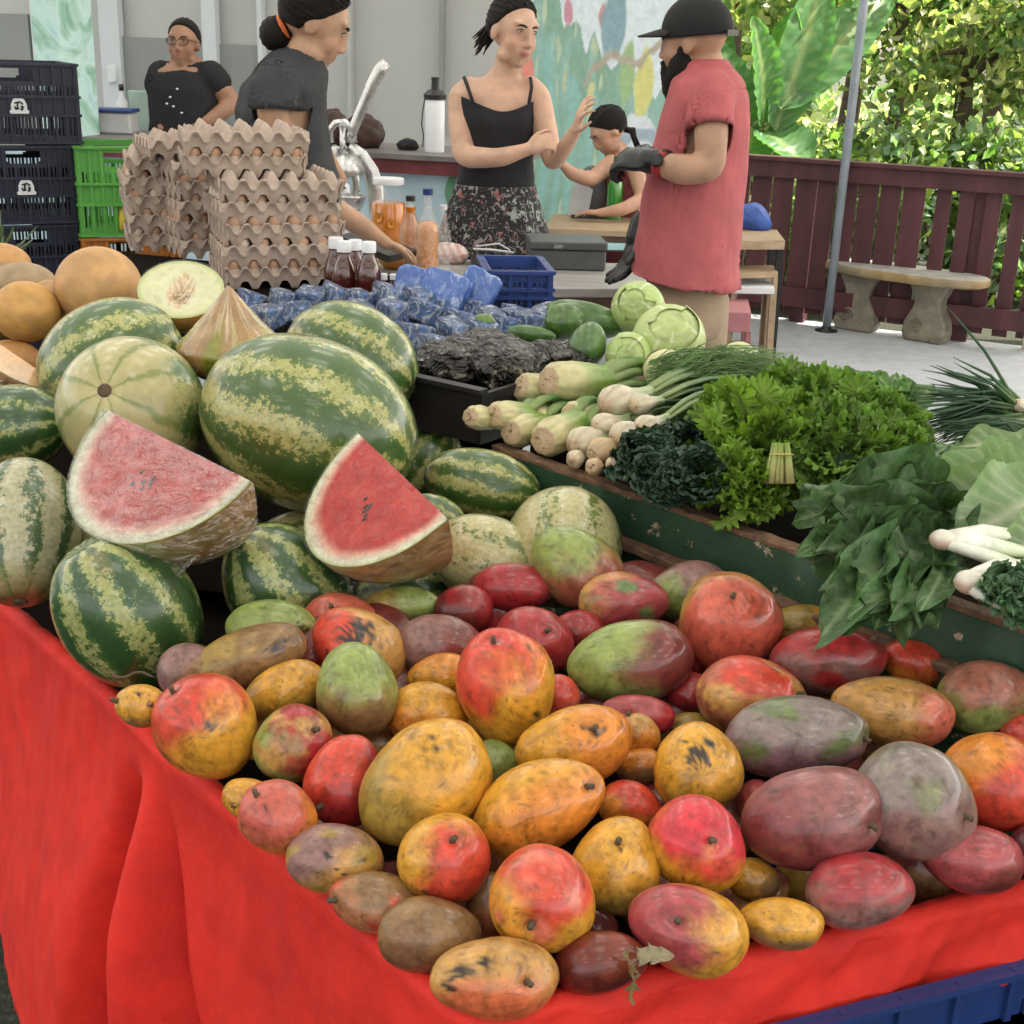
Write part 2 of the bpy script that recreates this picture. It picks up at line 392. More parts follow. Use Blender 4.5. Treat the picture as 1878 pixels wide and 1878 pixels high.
# painted column at the left of the hatch
colm = NT('painted_column'); v = colm.coord('Object'); n1 = colm.noise(v, 3.0, 4, .5, 2.5)
colm.col(colm.ramp(n1.outputs[0], [(.3, (.16, .36, .27)), (.45, (.33, .55, .45)), (.58, (.55, .75, .72)), (.72, (.36, .6, .62))])); colm.setp(rough=.6)
a = onwall(118, 100, .1); c_ = onwall(163, 100, .1)
b = MB(); b.bar(kp(sof(a), 1.6, .0), kp(sof(c_), 1.6, .0), .3, 3.2); b.build('column', colm.m, kit, smooth=False)

# ---- mural wall right of the hatch
Wm = sE
def mural_col(x, z):
    # x 0..1, z 0..1 (top) : painted landscape
    n = nz((x*3, z*3, 0), 1, 3); n2 = nz((x*14, z*7, 0), 1, 9); n3 = nz((x*30, z*12, 4), 1, 2)
    c = mixc((.60, .70, .80), (.70, .78, .84), z)
    hill = .70+.13*math.exp(-((x-.18)/.13)**2)-.22*max(0, x-.38)+.02*math.sin(x*40)+.05*n2
    if z < hill: c = mixc((.10, .28, .16), (.18, .38, .32), sm(-.3, .4, n2+n*.5)); c = mixc(c, (.42, .52, .30), sm(.2, .5, n3))
    if z < hill-.13: c = mixc(c, (.14, .42, .38), .5+.4*math.sin(x*60+n*6)); c = mixc(c, (.55, .52, .14), sm(.28, .45, n2))
    for (fx, fz, r, cc) in ((.05, .60, .05, (.75, .10, .03)), (.035, .55, .035, (.8, .35, .04)), (.30, .76, .02, (.55, .12, .22)), (.52, .76, .022, (.6, .15, .12)), (.80, .58, .07, (.62, .58, .06)), (.70, .62, .06, (.22, .40, .07)), (.6, .75, .08, (.12, .26, .34)), (.97, .45, .03, (.6, .55, .08))):
        d = math.hypot((x-fx)*1.0, (z-fz)*.8)/r + n2*.5
        c = mixc(cc, c, sm(.8, 1.1, d))
    # bare branch
    d = abs(z-(.60+.22*(x-.45)+.03*math.sin(x*14)))
    if .42 < x < .98: c = mixc((.34, .25, .15), c, sm(.006, .016, d+.006*n3))
    # pale swirls
    dx = (x-.78)/.17; dz = (z-.36)/.13; rr = math.hypot(dx, dz)
    if rr < 1.1+.2*n2: c = mixc((.62, .68, .74), (.24, .32, .42), sm(.1, .5, math.sin(rr*11+math.atan2(dz, dx)*2+n*5)))
    if z < .2: c = mixc((.35, .52, .6), (.12, .40, .28), sm(-.1, .3, n+n2*.6)); c = mixc(c, (.62, .34, .2), sm(.3, .4, n3*n2*4)*.6)
    if z < .1: c = mixc((.20, .55, .42), (.5, .66, .3), sm(-.1, .2, n2))
    return c
m0 = atY(950, 100, 7.7); m1 = atY(1235, 100, 8.2); m0.z = m1.z = 0; kn0 = kn; kn = Vector((-(m1-m0).y, (m1-m0).x, 0)).normalized()
zt, zb = 2.3, .15
mur = thing('mural_wall', (m0.x, m0.y, 0), 'wall painted with a green tropical landscape mural behind the talking woman', 'wall')
b = MB(); mid = (m0+m1)/2; b.bar(V(m0.x, m0.y, 1.35)+kn*.09, V(m1.x, m1.y, 1.35)+kn*.09, .14, 2.9); b.build('masonry', white_m, mur, smooth=False)
b = MB()
b.grid(lambda u, v_: V(lerp(m0.x, m1.x, u), lerp(m0.y, m1.y, u), lerp(zb, zt, v_)), 170, 150, cf=lambda u, v_: mixc(mural_col(u+.012*nz((u*20, v_*14, 6)), v_+.02*nz((u*16, v_*10, 3))), (.46, .56, .58), .28))
b.build('painting', simple('mural_paint', None, .6, .15, 25, .05, 60, attr=True), mur, smooth=False)
kn = kn0
# painted leaf on the wall under the counter
lfw = MB(); p0 = onwall(832, 400, -.0)
lfw.grid(lambda u, v_: onwall(838-20*math.sin(v_*3.1)*(u)-2, 305+95*v_, .022), 6, 12, col=(.09, .25, .13)); lfw.build('painted_leaf', simple('painted_leaf', (.09, .25, .13), .6), kit)

# ---- concrete bench with carved pedestals
cst = simple('cast_stone', (.22, .20, .15), .8, .55, 9, .5, 60, bd=.01)
l1 = atZ(1590, 598, 0); l2 = atZ(1715, 618, 0)
bench = thing('concrete_bench', tuple((l1+l2)/2), 'oval topped cast stone bench on two carved scroll feet', 'bench')
bd = (l2-l1).normalized(); ba = math.atan2(bd.y, bd.x); hc = .415
cen = (l1+l2)/2; ctr = atZ(1662, 492, hc); cen = V(ctr.x, ctr.y, 0)
Mb = Matrix.Translation(cen) @ Matrix.Rotation(ba, 4, 'Z')
hw = (atZ(1806, 518, hc)-atZ(1520, 475, hc)).length/2
b = MB()
prof = [(.0, 0), (.93, 0), (.99, .012), (1.0, .03), (.99, .05), (.96, .06), (.0, .062)]
vs = []; n = 48; cs = []
for r_, z_ in prof:
    for i in range(n):
        a = 2*math.pi*i/n; vs.append(Mb @ V(r_*hw*math.copysign(abs(math.cos(a))**.8, math.cos(a)), r_*.185*math.copysign(abs(math.sin(a))**.8, math.sin(a)), hc-.062+z_))
        cs.append((.42, .41, .38) if z_ > .052 else mixc((.36, .25, .11), (.30, .24, .15), .5+.5*math.sin(a*5)))
b.add(vs, [(j*n+i, j*n+(i+1) % n, (j+1)*n+(i+1) % n, (j+1)*n+i) for j in range(len(prof)-1) for i in range(n)], cs)
b.build('seat', simple('stone_seat', None, .45, .3, 14, .2, 60, attr=True), bench, auto=40)
for pp in (l1, l2):
    lx = (V(pp.x, pp.y, 0)-cen).dot(bd)
    b = MB(); prof = [(-.115, 0), (-.135, .05), (-.125, .12), (-.085, .20), (-.075, .25), (-.11, .32), (-.13, .355), (.13, .355), (.11, .32), (.075, .25), (.085, .20), (.125, .12), (.135, .05), (.115, 0)]
    Ml = Mb @ Matrix.Translation(V(lx, 0, 0)) @ Matrix.Rotation(R(90), 4, 'X')
    b.prism(prof, -.07, .07, M=Ml)
    lg = b.build('leg', cst, bench, smooth=False); md = lg.modifiers.new('b', 'BEVEL'); md.width = .015; md.segments = 3
    b = MB(); pts = []
    for k in range(40):
        a = k*.35; rr = .045*(1-k/44); pts.append(Ml @ V(-.045+rr*math.cos(a), .10+rr*math.sin(a), .072))
    b.tube(pts, [.009*(1-k/60) for k in range(40)], 6)
    b.build('scroll', cst, lg)
# ================================================================ STALL
red = NT('red_cloth'); v = red.coord('Object'); n1 = red.noise(v, 3, 4, .6); n2 = red.noise(v, 700, 2, .5); n3 = red.noise(v, 14, 5, .65)
red.col(red.mix(.5, red.ramp(n1.outputs[0], [(.3, (.60, .012, .006)), (.7, (.74, .022, .010))]), red.ramp(n3.outputs[0], [(.36, (.47, .010, .006)), (.64, (.77, .026, .012))])))
red.setp(rough=.75)
hb = red.math('ADD', red.math('MULTIPLY', n3.outputs[0], 1.0), red.math('MULTIPLY', n2.outputs[0], .12)); red.bump(hb, .35, .01)
ZE = .795
edge_px = [(-260, 905), (-120, 1005), (0, 1099), (85, 1172), (212, 1284), (297, 1371), (408, 1456), (527, 1577), (696, 1722), (800, 1820), (846, 1862)]
front_px = [(905, 1862), (1100, 1812), (1300, 1764), (1500, 1716), (1700, 1670), (1878, 1630), (2050, 1590), (2300, 1530)]
E = [atZ(x, y, ZE) for x, y in edge_px]; F = [atZ(x, y, ZE) for x, y in front_px]
Pth = E+F
def resample(pts, ds):
    out = []; acc = 0; L = [0]
    for i in range(1, len(pts)): L.append(L[-1]+(pts[i]-pts[i-1]).length)
    n = int(L[-1]/ds); res = []
    for k in range(n+1):
        s_ = L[-1]*k/n; i = 1
        while i < len(L)-1 and L[i] < s_: i += 1
        t = (s_-L[i-1])/(L[i]-L[i-1]); res.append((s_, pts[i-1].lerp(pts[i], t)))
    return res
rs = resample(Pth, .006); sc_ = [0]
for i in range(1, len(Pth)): sc_.append(sc_[-1]+(Pth[i]-Pth[i-1]).length)
s_corner = sc_[len(E)-1]; HL = ZE-atY(0, 1770, E[2].y-.02).z
s_fold = sc_[4]+.55*(sc_[5]-sc_[4])
# smooth positions for a rounded corner
P_ = [p.copy() for _, p in rs]
for _ in range(14): P_ = [P_[0]]+[(P_[i-1]+P_[i]*2+P_[i+1])/4 for i in range(1, len(P_)-1)]+[P_[-1]]
N_ = []
for i in range(len(P_)):
    d = P_[min(i+3, len(P_)-1)]-P_[max(i-3, 0)]; d.z = 0; d.normalize(); N_.append(Vector((d.y, -d.x, 0)))
for _ in range(25): N_ = [N_[0]]+[((N_[i-1]+N_[i]*2+N_[i+1])/4).normalized() for i in range(1, len(N_)-1)]+[N_[-1]]
cloth = MB(); prof_t = [-1, -.7, -.4, -.2, 0, .15, .3, .45]; nt_h = 60
vs = []; rows = len(prof_t)+nt_h
for j in range(rows):
    for i, (s_, _) in enumerate(rs):
        p = P_[i]; n = N_[i]; kz = sm(s_corner+.02, s_corner+.10, s_)
        hang = lerp(HL-.055+max(-.02, s_-sc_[2])*.30 if s_ < s_corner*.75 else .74, .074+.004*math.sin(s_*17), kz)
        rim = .010+.0025*nz((s_*9, 0, 3))
        wr = .004*nz((s_*26, j*.15, 5))+.002*nz((s_*70, j*.1, 9))
        if j < len(prof_t):
            t = prof_t[j]
            if t <= 0: q = p - n*(.012-.05*t*.3) + V(0, 0, .0+t*.09+rim-.01+wr)
            else: a = t/.45*R(80); q = p - n*.012 + n*(.012+.004)*math.sin(a)*1.2 + V(0, 0, rim-.01 - (1-math.cos(a))*.012 + wr*(1-t))
        else:
            u = (j-len(prof_t)+1)/nt_h; dz = u*hang
            out = .004+.010*u
            if kz < 1:
                k1 = 1-kz
                sf = s_-s_fold
                g = sm(.02, .22, dz)
                wd = .035+.10*dz
                # main gathered fold: valley, ridge, valley, fanning out below the rim
                out += k1*(.05*sm(0, .5, dz) - g*(.115+.06*dz)*math.exp(-((sf+.10*dz+.01)/(wd*.62))**2)
                           + g*.045*math.exp(-((sf-.17*dz-.03)/(wd*.42))**2)
                           - g*.060*math.exp(-((sf-.30*dz-.05)/(wd*.36))**2)
                           + g*.03*math.sin((s_*7+dz*2.5))*sm(0, .4, dz)
                           + .010*nz((s_*5, dz*2.2, 1))*sm(0, .1, dz) + .005*nz((s_*16, dz*5, 7))*sm(0, .05, dz)+.0035*nz((s_*34, dz*13, 3))-.004*max(0, nz((s_*9+dz*6, dz*3-s_*4, 12)))*sm(0, .05, dz))
            if kz > 0: out += kz*(.006*nz((s_*14, dz*10, 2))*1.6+.006*nz((s_*34+dz*20, dz*6, 8)) + .004*math.sin(s_*31+dz*60)*sm(0, .03, dz)+.004)
            q = p + n*out + V(0, 0, rim-.024-dz)
            dg = .012*math.exp(-((s_-s_fold)/.05)**2)*math.exp(-dz/.05)
            q += V(0, 0, dg)
        vs.append(q)
nn = len(rs)
cloth.add(vs, [(j*nn+i, j*nn+i+1, (j+1)*nn+i+1, (j+1)*nn+i) for j in range(rows-1) for i in range(nn-1)])
co = cloth.build('tablecloth', red.m, origin=tuple(E[5]), solid=.0015)
tag(co, 'bright red cotton cloth draped over the front and left rim of the mango bin', 'tablecloth')

# ---- bin / table carrying the fruit
tb = simple('table_plank', (.010, .007, .005), .9, .5, 8, .4, 40, spec=.05)  # near black: shade of the gaps between fruit put into the planks
table = thing('display_table', (0, 2, 0), 'timber market stall bench, blackened to stand for shade, underneath all the fruit and vegetables', 'table')
def zpoly(px, z): return [(p.x, p.y) for p in (atZ(x, y, z) for x, y in px)]
inner = [(q-n*.03) for q, n in zip(P_[::8], N_[::8])]
bp = [(q.x, q.y) for q in inner]
T1 = atZ(940, 830, .985); T2 = atZ(1878, 1152, .985)
bdv = (T2-T1).normalized(); bn = Vector((-bdv.y, bdv.x, 0)); bn = bn if bn.y > 0 else -bn   # away from the mangoes
Tm = T1-bdv*.75; Te = T2+bdv*.5
b = MB(); b.prism(bp+[(Te.x, Te.y), (Tm.x, Tm.y), (Tm.x-.9, Tm.y+.2)], .60, .66); b.build('fruit_shelf', tb, table, smooth=False)
# sloping shelf that lifts the melons
s1 = atZ(-330, 800, .78); s2 = atZ(420, 1010, .78); 
b = MB(); b.add([atZ(-300, 1000, .70), atZ(760, 1130, .70), atZ(980, 790, .93), atZ(-200, 640, .98), atZ(-300, 1000, .62), atZ(760, 1130, .62), atZ(980, 790, .66), atZ(-200, 640, .66)],
    [(0, 1, 2, 3), (7, 6, 5, 4), (0, 4, 5, 1), (1, 5, 6, 2), (2, 6, 7, 3), (3, 7, 4, 0)]); b.build('melon_ramp', tb, table, smooth=False)
bed = [T1-bdv*.08+bn*.02, Te+bn*.02, Te+bn*.75, T1-bdv*.08+bn*.75]
b = MB(); b.prism([(p.x, p.y) for p in bed], .90, .935); b.build('vegetable_shelf', tb, table, smooth=False)
deck = [atZ(180, 600, 1.02), atZ(700, 640, 1.02), atZ(1010, 625, 1.02), atZ(1010, 520, 1.02), atZ(600, 500, 1.02), atZ(200, 460, 1.02)]
b = MB(); b.prism([(p.x, p.y) for p in deck], .97, 1.02); b.build('back_shelf', tb, table, smooth=False)
for p in (bed[2], bed[3], V(Te.x, Te.y, 0), deck[3], deck[4], deck[0], V(P_[60].x, P_[60].y, 0)-N_[60]*.1, V(P_[-60].x, P_[-60].y, 0)-N_[-60]*.1):
    b = MB(); b.box((p.x*.98, p.y*.995 if p.y > 2 else p.y+.03, .33), (.07, .07, .66 if p.y < 2 else .6)); b.build('leg', tb, table, smooth=False)

# ---- worn green trough board
gw = NT('worn_green_paint'); v = gw.coord('Object')
n1 = gw.noise(v, 22, 8, .72); n2 = gw.noise(v, 5, 3); n3 = gw.noise(v, 90, 4)
grn = gw.ramp(n2.outputs[0], [(.3, (.012, .042, .022)), (.7, (.03, .085, .04))])
chip = gw.ramp(n3.outputs[0], [(.3, (.20, .12, .07)), (.6, (.42, .34, .25))])
mask = gw.ramp(gw.math('ADD', n1.outputs[0], gw.math('MULTIPLY', n2.outputs[0], .10)), [(.655, 0.), (.675, 1.)])
gw.col(gw.mix(mask, grn, chip)); gw.setp(rough=.5); gw.bump(n1.outputs[0], .5, .006)
rawwood = simple('raw_wood_edge', (.19, .105, .06), .75, .6, 30, .8, 90, bd=.006)
tr = thing('wooden_trough', tuple(T1), 'long wooden vegetable trough with chipped dark green paint and bare brown edges', 'trough')
def tp(s_, o, z): p = T1+bdv*s_+bn*o; return V(p.x, p.y, z)
LT = (T2-T1).length
def plank(name, s0, s1, o, z0, z1, th, mat, par, wob=.002, n=70, seed=0):
    b = MB(); rows = []
    for k in range(n+1):
        s_ = lerp(s0, s1, k/n)
        a = wob*nz((s_*30, seed, 1)); c_ = wob*nz((s_*24, seed, 5)); d = wob*nz((s_*40, seed, 9))
        rows.append([tp(s_, o+a, z0), tp(s_, o+a*.5+c_, z1-.002+d), tp(s_, o+.002, z1+d), tp(s_, o+th-.002, z1+d*.5), tp(s_, o+th, z1-.003), tp(s_, o+th, z0)])
    vs = [p for r in rows for p in r]
    b.add(vs, [(k*6+i, k*6+(i+1) % 6, (k+1)*6+(i+1) % 6, (k+1)*6+i) for k in range(n) for i in range(6)]+[tuple(range(6)), tuple(range(n*6, n*6+6))[::-1]])
    return b.build(name, mat, par, smooth=True, auto=35)
plank('side_board', -.05, LT+.5, 0, .915, .978, .020, gw.m, tr)
plank('bare_edge', -.05, LT+.5, -.001, .978, .986, .024, rawwood, tr, .004, 120, 3)
plank('ledge', -.05, LT+.5, -.022, .903, .914, .05, rawwood, tr, .004, 120, 7)
plank('lower_board', -.05, LT+.5, -.014, .58, .902, .02, gw.m, tr, .002, 70, 11)

# ---- black tray holding wrapped bags
C1 = atZ(742, 692, 1.045); C2 = atZ(905, 728, 1.045); cdv = (C2-C1).normalized(); cn = Vector((-cdv.y, cdv.x, 0)); cn = cn if cn.y > 0 else -cn
bt = thing('black_tray', tuple(C1), 'matt black plastic tray wall beside the striped watermelons', 'tray')
def cp(s_, o, z): p = C1+cdv*s_+cn*o; return V(p.x, p.y, z)
LC = (atZ(880, 722, 1.045)-C1).length
b = MB(); b.bar(cp(-.02, .006, 1.0), cp(LC, .006, 1.0), .010, .088); b.bar(cp(-.015, .31, 1.0), cp(LC, .31, 1.0), .010, .088)
b.bar(cp(-.02, 0, 1.0), cp(-.02, .31, 1.0), .010, .088); b.bar(cp(LC, 0, 1.0), cp(LC, .31, 1.0), .010, .088); b.build('wall', M['black_plastic'], bt, smooth=False)
b = MB(); b.bar(cp(-.03, 0, 1.05), cp(LC+.01, 0, 1.05), .022, .008); b.bar(cp(-.03, .31, 1.05), cp(LC+.01, .31, 1.05), .022, .008); b.bar(cp(-.025, 0, 1.049), cp(-.025, .31, 1.049), .02, .008); b.build('rim', M['black_plastic'], bt, smooth=False)
b = MB(); b.bar(cp(-.02, .155, .962), cp(LC, .155, .962), .3, .01); b.build('base', M['black_plastic'], bt, smooth=False)

# ---- plastic crates
def plastic(name, c, r=.38): return simple(name, c, r, .25, 5, .08, 60)
navy = plastic('navy_plastic', (.022, .05, .19)); dnavy = plastic('dark_navy_plastic', (.020, .024, .045), .42)
green_p = plastic('green_plastic', (.11, .38, .07)); orange_p = plastic('orange_plastic', (.42, .16, .03)); blue_p = plastic('blue_plastic', (.02, .05, .20))
def crate(name, origin, ax, ay, L, Wd, H_, mat, label, group=None, emblem=False, slots=(0.45, .62), handle=True, rib=9, cat='crate'):
    ax = Vector(ax).normalized(); ay = Vector(ay).normalized(); o3 = Vector(origin)
    t = thing(name, tuple(o3), label, cat, group)
    def Q(a, b_, z): p = o3+ax*a+ay*b_; return V(p.x, p.y, o3.z+z)
    th = .006
    # solid bands
    sides = [(lambda a, z, o=0: Q(a, -o, z), L, 1), (lambda a, z, o=0: Q(L+o, a, z), Wd, 0), (lambda a, z, o=0: Q(a, Wd+o, z), L, 0), (lambda a, z, o=0: Q(-o, a, z), Wd, 1)]
    for fn, ln, vis in sides:
        b = MB()
        def band(a0, a1, z0, z1, thk=th, off=0):
            b.bar(fn(a0, (z0+z1)/2, off), fn(a1, (z0+z1)/2, off), thk, z1-z0)
        z_s0, z_s1 = H_*.10, H_*.34; z_t0, z_t1 = (H_*.60, H_*.72) if L < .61 else (H_*.60, H_*.84)
        band(0, ln, 0, z_s0); band(0, ln, z_s1, z_t0)
        # handle hole in the upper band
        hw2 = ln*.17 if handle else 0; c0 = ln*.42
        for a0, a1 in (((0, c0-hw2), (c0+hw2, ln)) if handle else ((0, ln),)): band(a0, a1, z_t1, H_)
        if handle:
            band(c0-hw2, c0+hw2, z_t1, z_t1+H_*.05); band(c0-hw2, c0+hw2, H_*.93, H_)
            for sx in (-1, 1):   # rounded ends of the hand hole
                for k in range(4):
                    f = (k+1)/5; band(c0+sx*(hw2-.012*(1-f)**1.5-.001)-(.004 if sx < 0 else 0), c0+sx*(hw2-.001)+(.004 if sx > 0 else 0), H_*(.77+.0), H_*(.77+.035*(1-f)))
        def bars(z0, z1, a0, a1):
            n = max(2, int((a1-a0)/.0115)); st = (a1-a0)/n
            for k in range(n): b.bar(fn(a0+(k+.5)*st, z0), fn(a0+(k+.5)*st, z1), .0055 if (k % 6) else .012, th*.9, up=fn(1, 0)-fn(0, 0))
        bars(z_s0, z_s1, 0, ln); bars(z_t0, z_t1, 0 if L < .61 else ln*.70, ln)
        if L > .61: band(0, ln*.70, z_t0, z_t1)
        for k in range(rib+1):
            a = ln*k/rib; 
            if handle and c0-hw2 < a < c0+hw2: b.bar(fn(a, 0, .006), fn(a, z_t1, .006), .006, .008, up=fn(1, 0)-fn(0, 0)); continue
            b.bar(fn(a, 0, .006), fn(a, H_, .006), .006, .008, up=fn(1, 0)-fn(0, 0))
        for z in (0.004, z_s1+.004, z_t0-.004, H_-.005): band(-.008, ln+.008, z-.004, z+.004, .018, .005)
        b.build('side_panel', mat, t, smooth=False)
        if emblem and vis and ln == L:
            e = MB(); c_ = fn(c0, (z_s1+z_t0)/2, .009); xx = (fn(1, 0)-fn(0, 0)).normalized(); sc2 = .030
            out = [(-.9, -.75), (.9, -.75), (1.0, -.5), (.8, -.35), (.78, .2), (.55, .7), (0, 1.0), (-.55, .7), (-.78, .2), (-.8, -.35), (-1.0, -.5)]
            pl2 = b_ = MB(); band_b = MB()
            f1 = [c_+xx*p[0]*sc2+V(0, 0, p[1]*sc2) for p in out]; nrm = (fn(0, 0, 1)-fn(0, 0, 0)).normalized()
            e.add([p+nrm*.001 for p in f1]+[p+nrm*.003 for p in f1], [tuple(range(11)), tuple(range(11, 22))[::-1]]+[(i, (i+1) % 11, 11+(i+1) % 11, 11+i) for i in range(11)])
            em = e.build('emblem', M['white_plastic'], t, smooth=False)
            g = MB()
            for (x0, y0, x1, y1) in ((-.45, .3, .1, .45), (.1, .45, .4, .2), (-.1, .4, -.2, -.25), (-.45, .0, -.35, -.3), (-.35, -.3, .0, -.2), (.15, .0, .45, -.05), (.45, -.05, .15, -.35), (.15, -.35, .4, -.3)):
                g.bar(c_+xx*x0*sc2+V(0, 0, y0*sc2)+nrm*.004, c_+xx*x1*sc2+V(0, 0, y1*sc2)+nrm*.004, .005, .002, up=nrm)
            g.build('lettering', M['black_plastic'], em, smooth=False)
    b = MB(); b.add([Q(0, 0, .004), Q(L, 0, .004), Q(L, Wd, .004), Q(0, Wd, .004)], [(0, 1, 2, 3)]); b.build('base', mat, t, smooth=False, solid=.005)
    return t
# navy crate at the front right, under the cloth
n0 = N_[-40]; f0 = atZ(1180, 1792, ZE)+n0*.026; f1 = atZ(2300, 1530, ZE)+n0*.026
fx = (f1-f0); fx.z = 0; fx.normalize()
crate('fruit_crate', (f0.x, f0.y, ZE-.365), fx, -n0, .62, .30, .295, navy, 'navy blue slotted plastic crate under the red cloth at the front of the mango bin', handle=False)
# dark crate stack, left
def crate_px(name, pl, pr, z0, H_, depth_, mat, label, **kw):
    # turned to face the aisle: its depth runs away from the visitor
    n = ((pl+pr)/2-CAM); n.z = 0; n.normalize(); n = Matrix.Rotation(R(kw.pop('turn', 7)), 3, 'Z') @ n; d = Vector((n.y, -n.x, 0))
    a = pl; c_ = pr; rd = pr-CAM; rd.z = 0     # slide the right corner along its sight line until the front is square
    t = -((CAM-a).dot(n))/rd.dot(n); L = (CAM+rd*t-a).dot(d)
    return crate(name, (a.x, a.y, z0), d, n, L, depth_, H_, mat, label, **kw)
DY = 4.1
ca = atY(-45, 200, DY+.15); cb = atY(141, 200, DY)
tops = [105, 271, 428]
za = atY(120, 118, DY).z; zb_ = atY(140, 278, DY).z; zc = atY(148, 432, DY).z; hh = za-zb_
labs = ['topmost dark navy crate with emblem, on the crate stack at the left edge', 'second dark navy crate from the top with a white bell emblem, beside the green crate', 'third dark navy crate from the top of the left stack, just above the melons', 'lowest dark navy crate in view, hidden behind the orange melons']
for k in range(5):
    z0 = za-hh*(k+1)
    if k < 4 or z0 > 0: crate_px('stacked_crate', ca, cb, z0, hh-.004, .36, dnavy, labs[min(k, 3)] if k < 4 else 'bottom dark navy crate of the left stack, near the floor', group='dark navy crates in a stack', emblem=(k < 2))
ga = atY(147, 350, DY+.25); gb = atY(330, 350, DY+.25); zg = atY(150, 268, DY+.25).z; zg2 = atY(150, 434, DY+.25).z; gh = (zg-zg2)
crate_px('green_crate', ga, gb, zg2, gh, .3, green_p, 'bright green slotted crate beside the dark navy stack, holding bananas')
crate_px('orange_crate', ga, gb, zg2-gh*.8-.004, gh*.8, .3, orange_p, 'orange plastic crate directly under the green crate')
crate_px('orange_crate', ga, gb, zg2-gh*1.6-.008, gh*.8, .3, orange_p, 'lower orange crate, bottom of the pile below the green crate', )
for k in range(5):
    b = MB(); p0 = ga.lerp(gb, .35+.1*k)+V(0, .04, 0); p0.z = zg2+.02
    b.tube([p0+V(0, .03*math.sin(j*.5), j*.03) for j in range(6)], [.006, .017, .019, .019, .015, .005], 8, col=(.5, .42, .03)); tag(b.build('banana', simple('banana_skin%d' % k, (.55, .42, .04), .5), None, origin=tuple(p0)), 'yellow banana standing inside the bright green crate', 'banana', 'bananas in the green crate')
# blue crate on the back shelf
DB = 3.05
ba_ = atY(898, 540, DB); bb_ = atY(1006, 545, DB-.05); zt_ = atY(1006, 505, DB-.05).z; zb2 = atY(1006, 570, DB-.05).z
crate_px('blue_crate', ba_, bb_, zb2-.02, zt_-zb2+.02, .22, blue_p, 'small dark blue slotted crate behind the blue wrapped packets', handle=False, rib=3)
# ================================================================ FRUIT
def CM(ang=0):   # columns: camera right, camera up, towards the camera, turned by ang in the picture
    c, s_ = math.cos(R(ang)), math.sin(R(ang)); a = CR*c+CU*s_; b = CU*c-CR*s_
    return Matrix((a, b, -CF)).transposed()
CY = (.60, .30, .03); CO = (.62, .22, .03); CRD = (.56, .055, .03); CK = (.34, .022, .028); CP = (.17, .030, .028); CL = (.25, .13, .12); CG = (.24, .31, .085); CB_ = (.24, .135, .055); CT = (.50, .27, .075); CS = (.60, .14, .09); COL_ = (.33, .22, .04); CLG = (.22, .18, .165); CDG = (.13, .20, .075); CM_ = (.36, .06, .07)
def mango_mat():
    t = NT('mango_skin'); at = t.n('ShaderNodeAttribute'); at.attribute_name = 'col'; v = t.coord('Object')
    n1 = t.noise(v, 45, 6, .7); n2 = t.noise(v, 260, 3, .6)
    c = t.mix(1.0, at.outputs['Color'], t.ramp(n1.outputs[0], [(.32, (.55, .50, .46)), (.48, (.95, .95, .95)), (.66, (1.3, 1.25, 1.15))]), 'MULTIPLY')
    c = t.mix(t.ramp(n2.outputs[0], [(.63, 0.), (.70, .8)]), c, (.16, .09, .03))
    t.col(c); rr = t.ramp(n1.outputs[0], [(.35, .28), (.65, .5)]); t.l(rr, t.b.inputs['Roughness'])
    t.l(t.ramp(t.noise(v, 18, 3).outputs[0], [(.35, .05), (.62, .75)]), t.b.inputs['Coat Weight']); t.setp(coatr=.07, spec=.4, sss=.04); t.b.inputs['Subsurface Radius'].default_value = (1, .4, .1); t.b.inputs['Subsurface Scale'].default_value = .01
    t.bump(t.noise(v, 30, 4, .6).outputs[0], .12, .004); return t.m
MG = mango_mat(); stem_m = simple('fruit_stem', (.12, .08, .045), .8, .5, 80, .5, 200)
def mz(px, py): return .795+(1800-py)/700*.115+max(0, px-900)/1000*.02
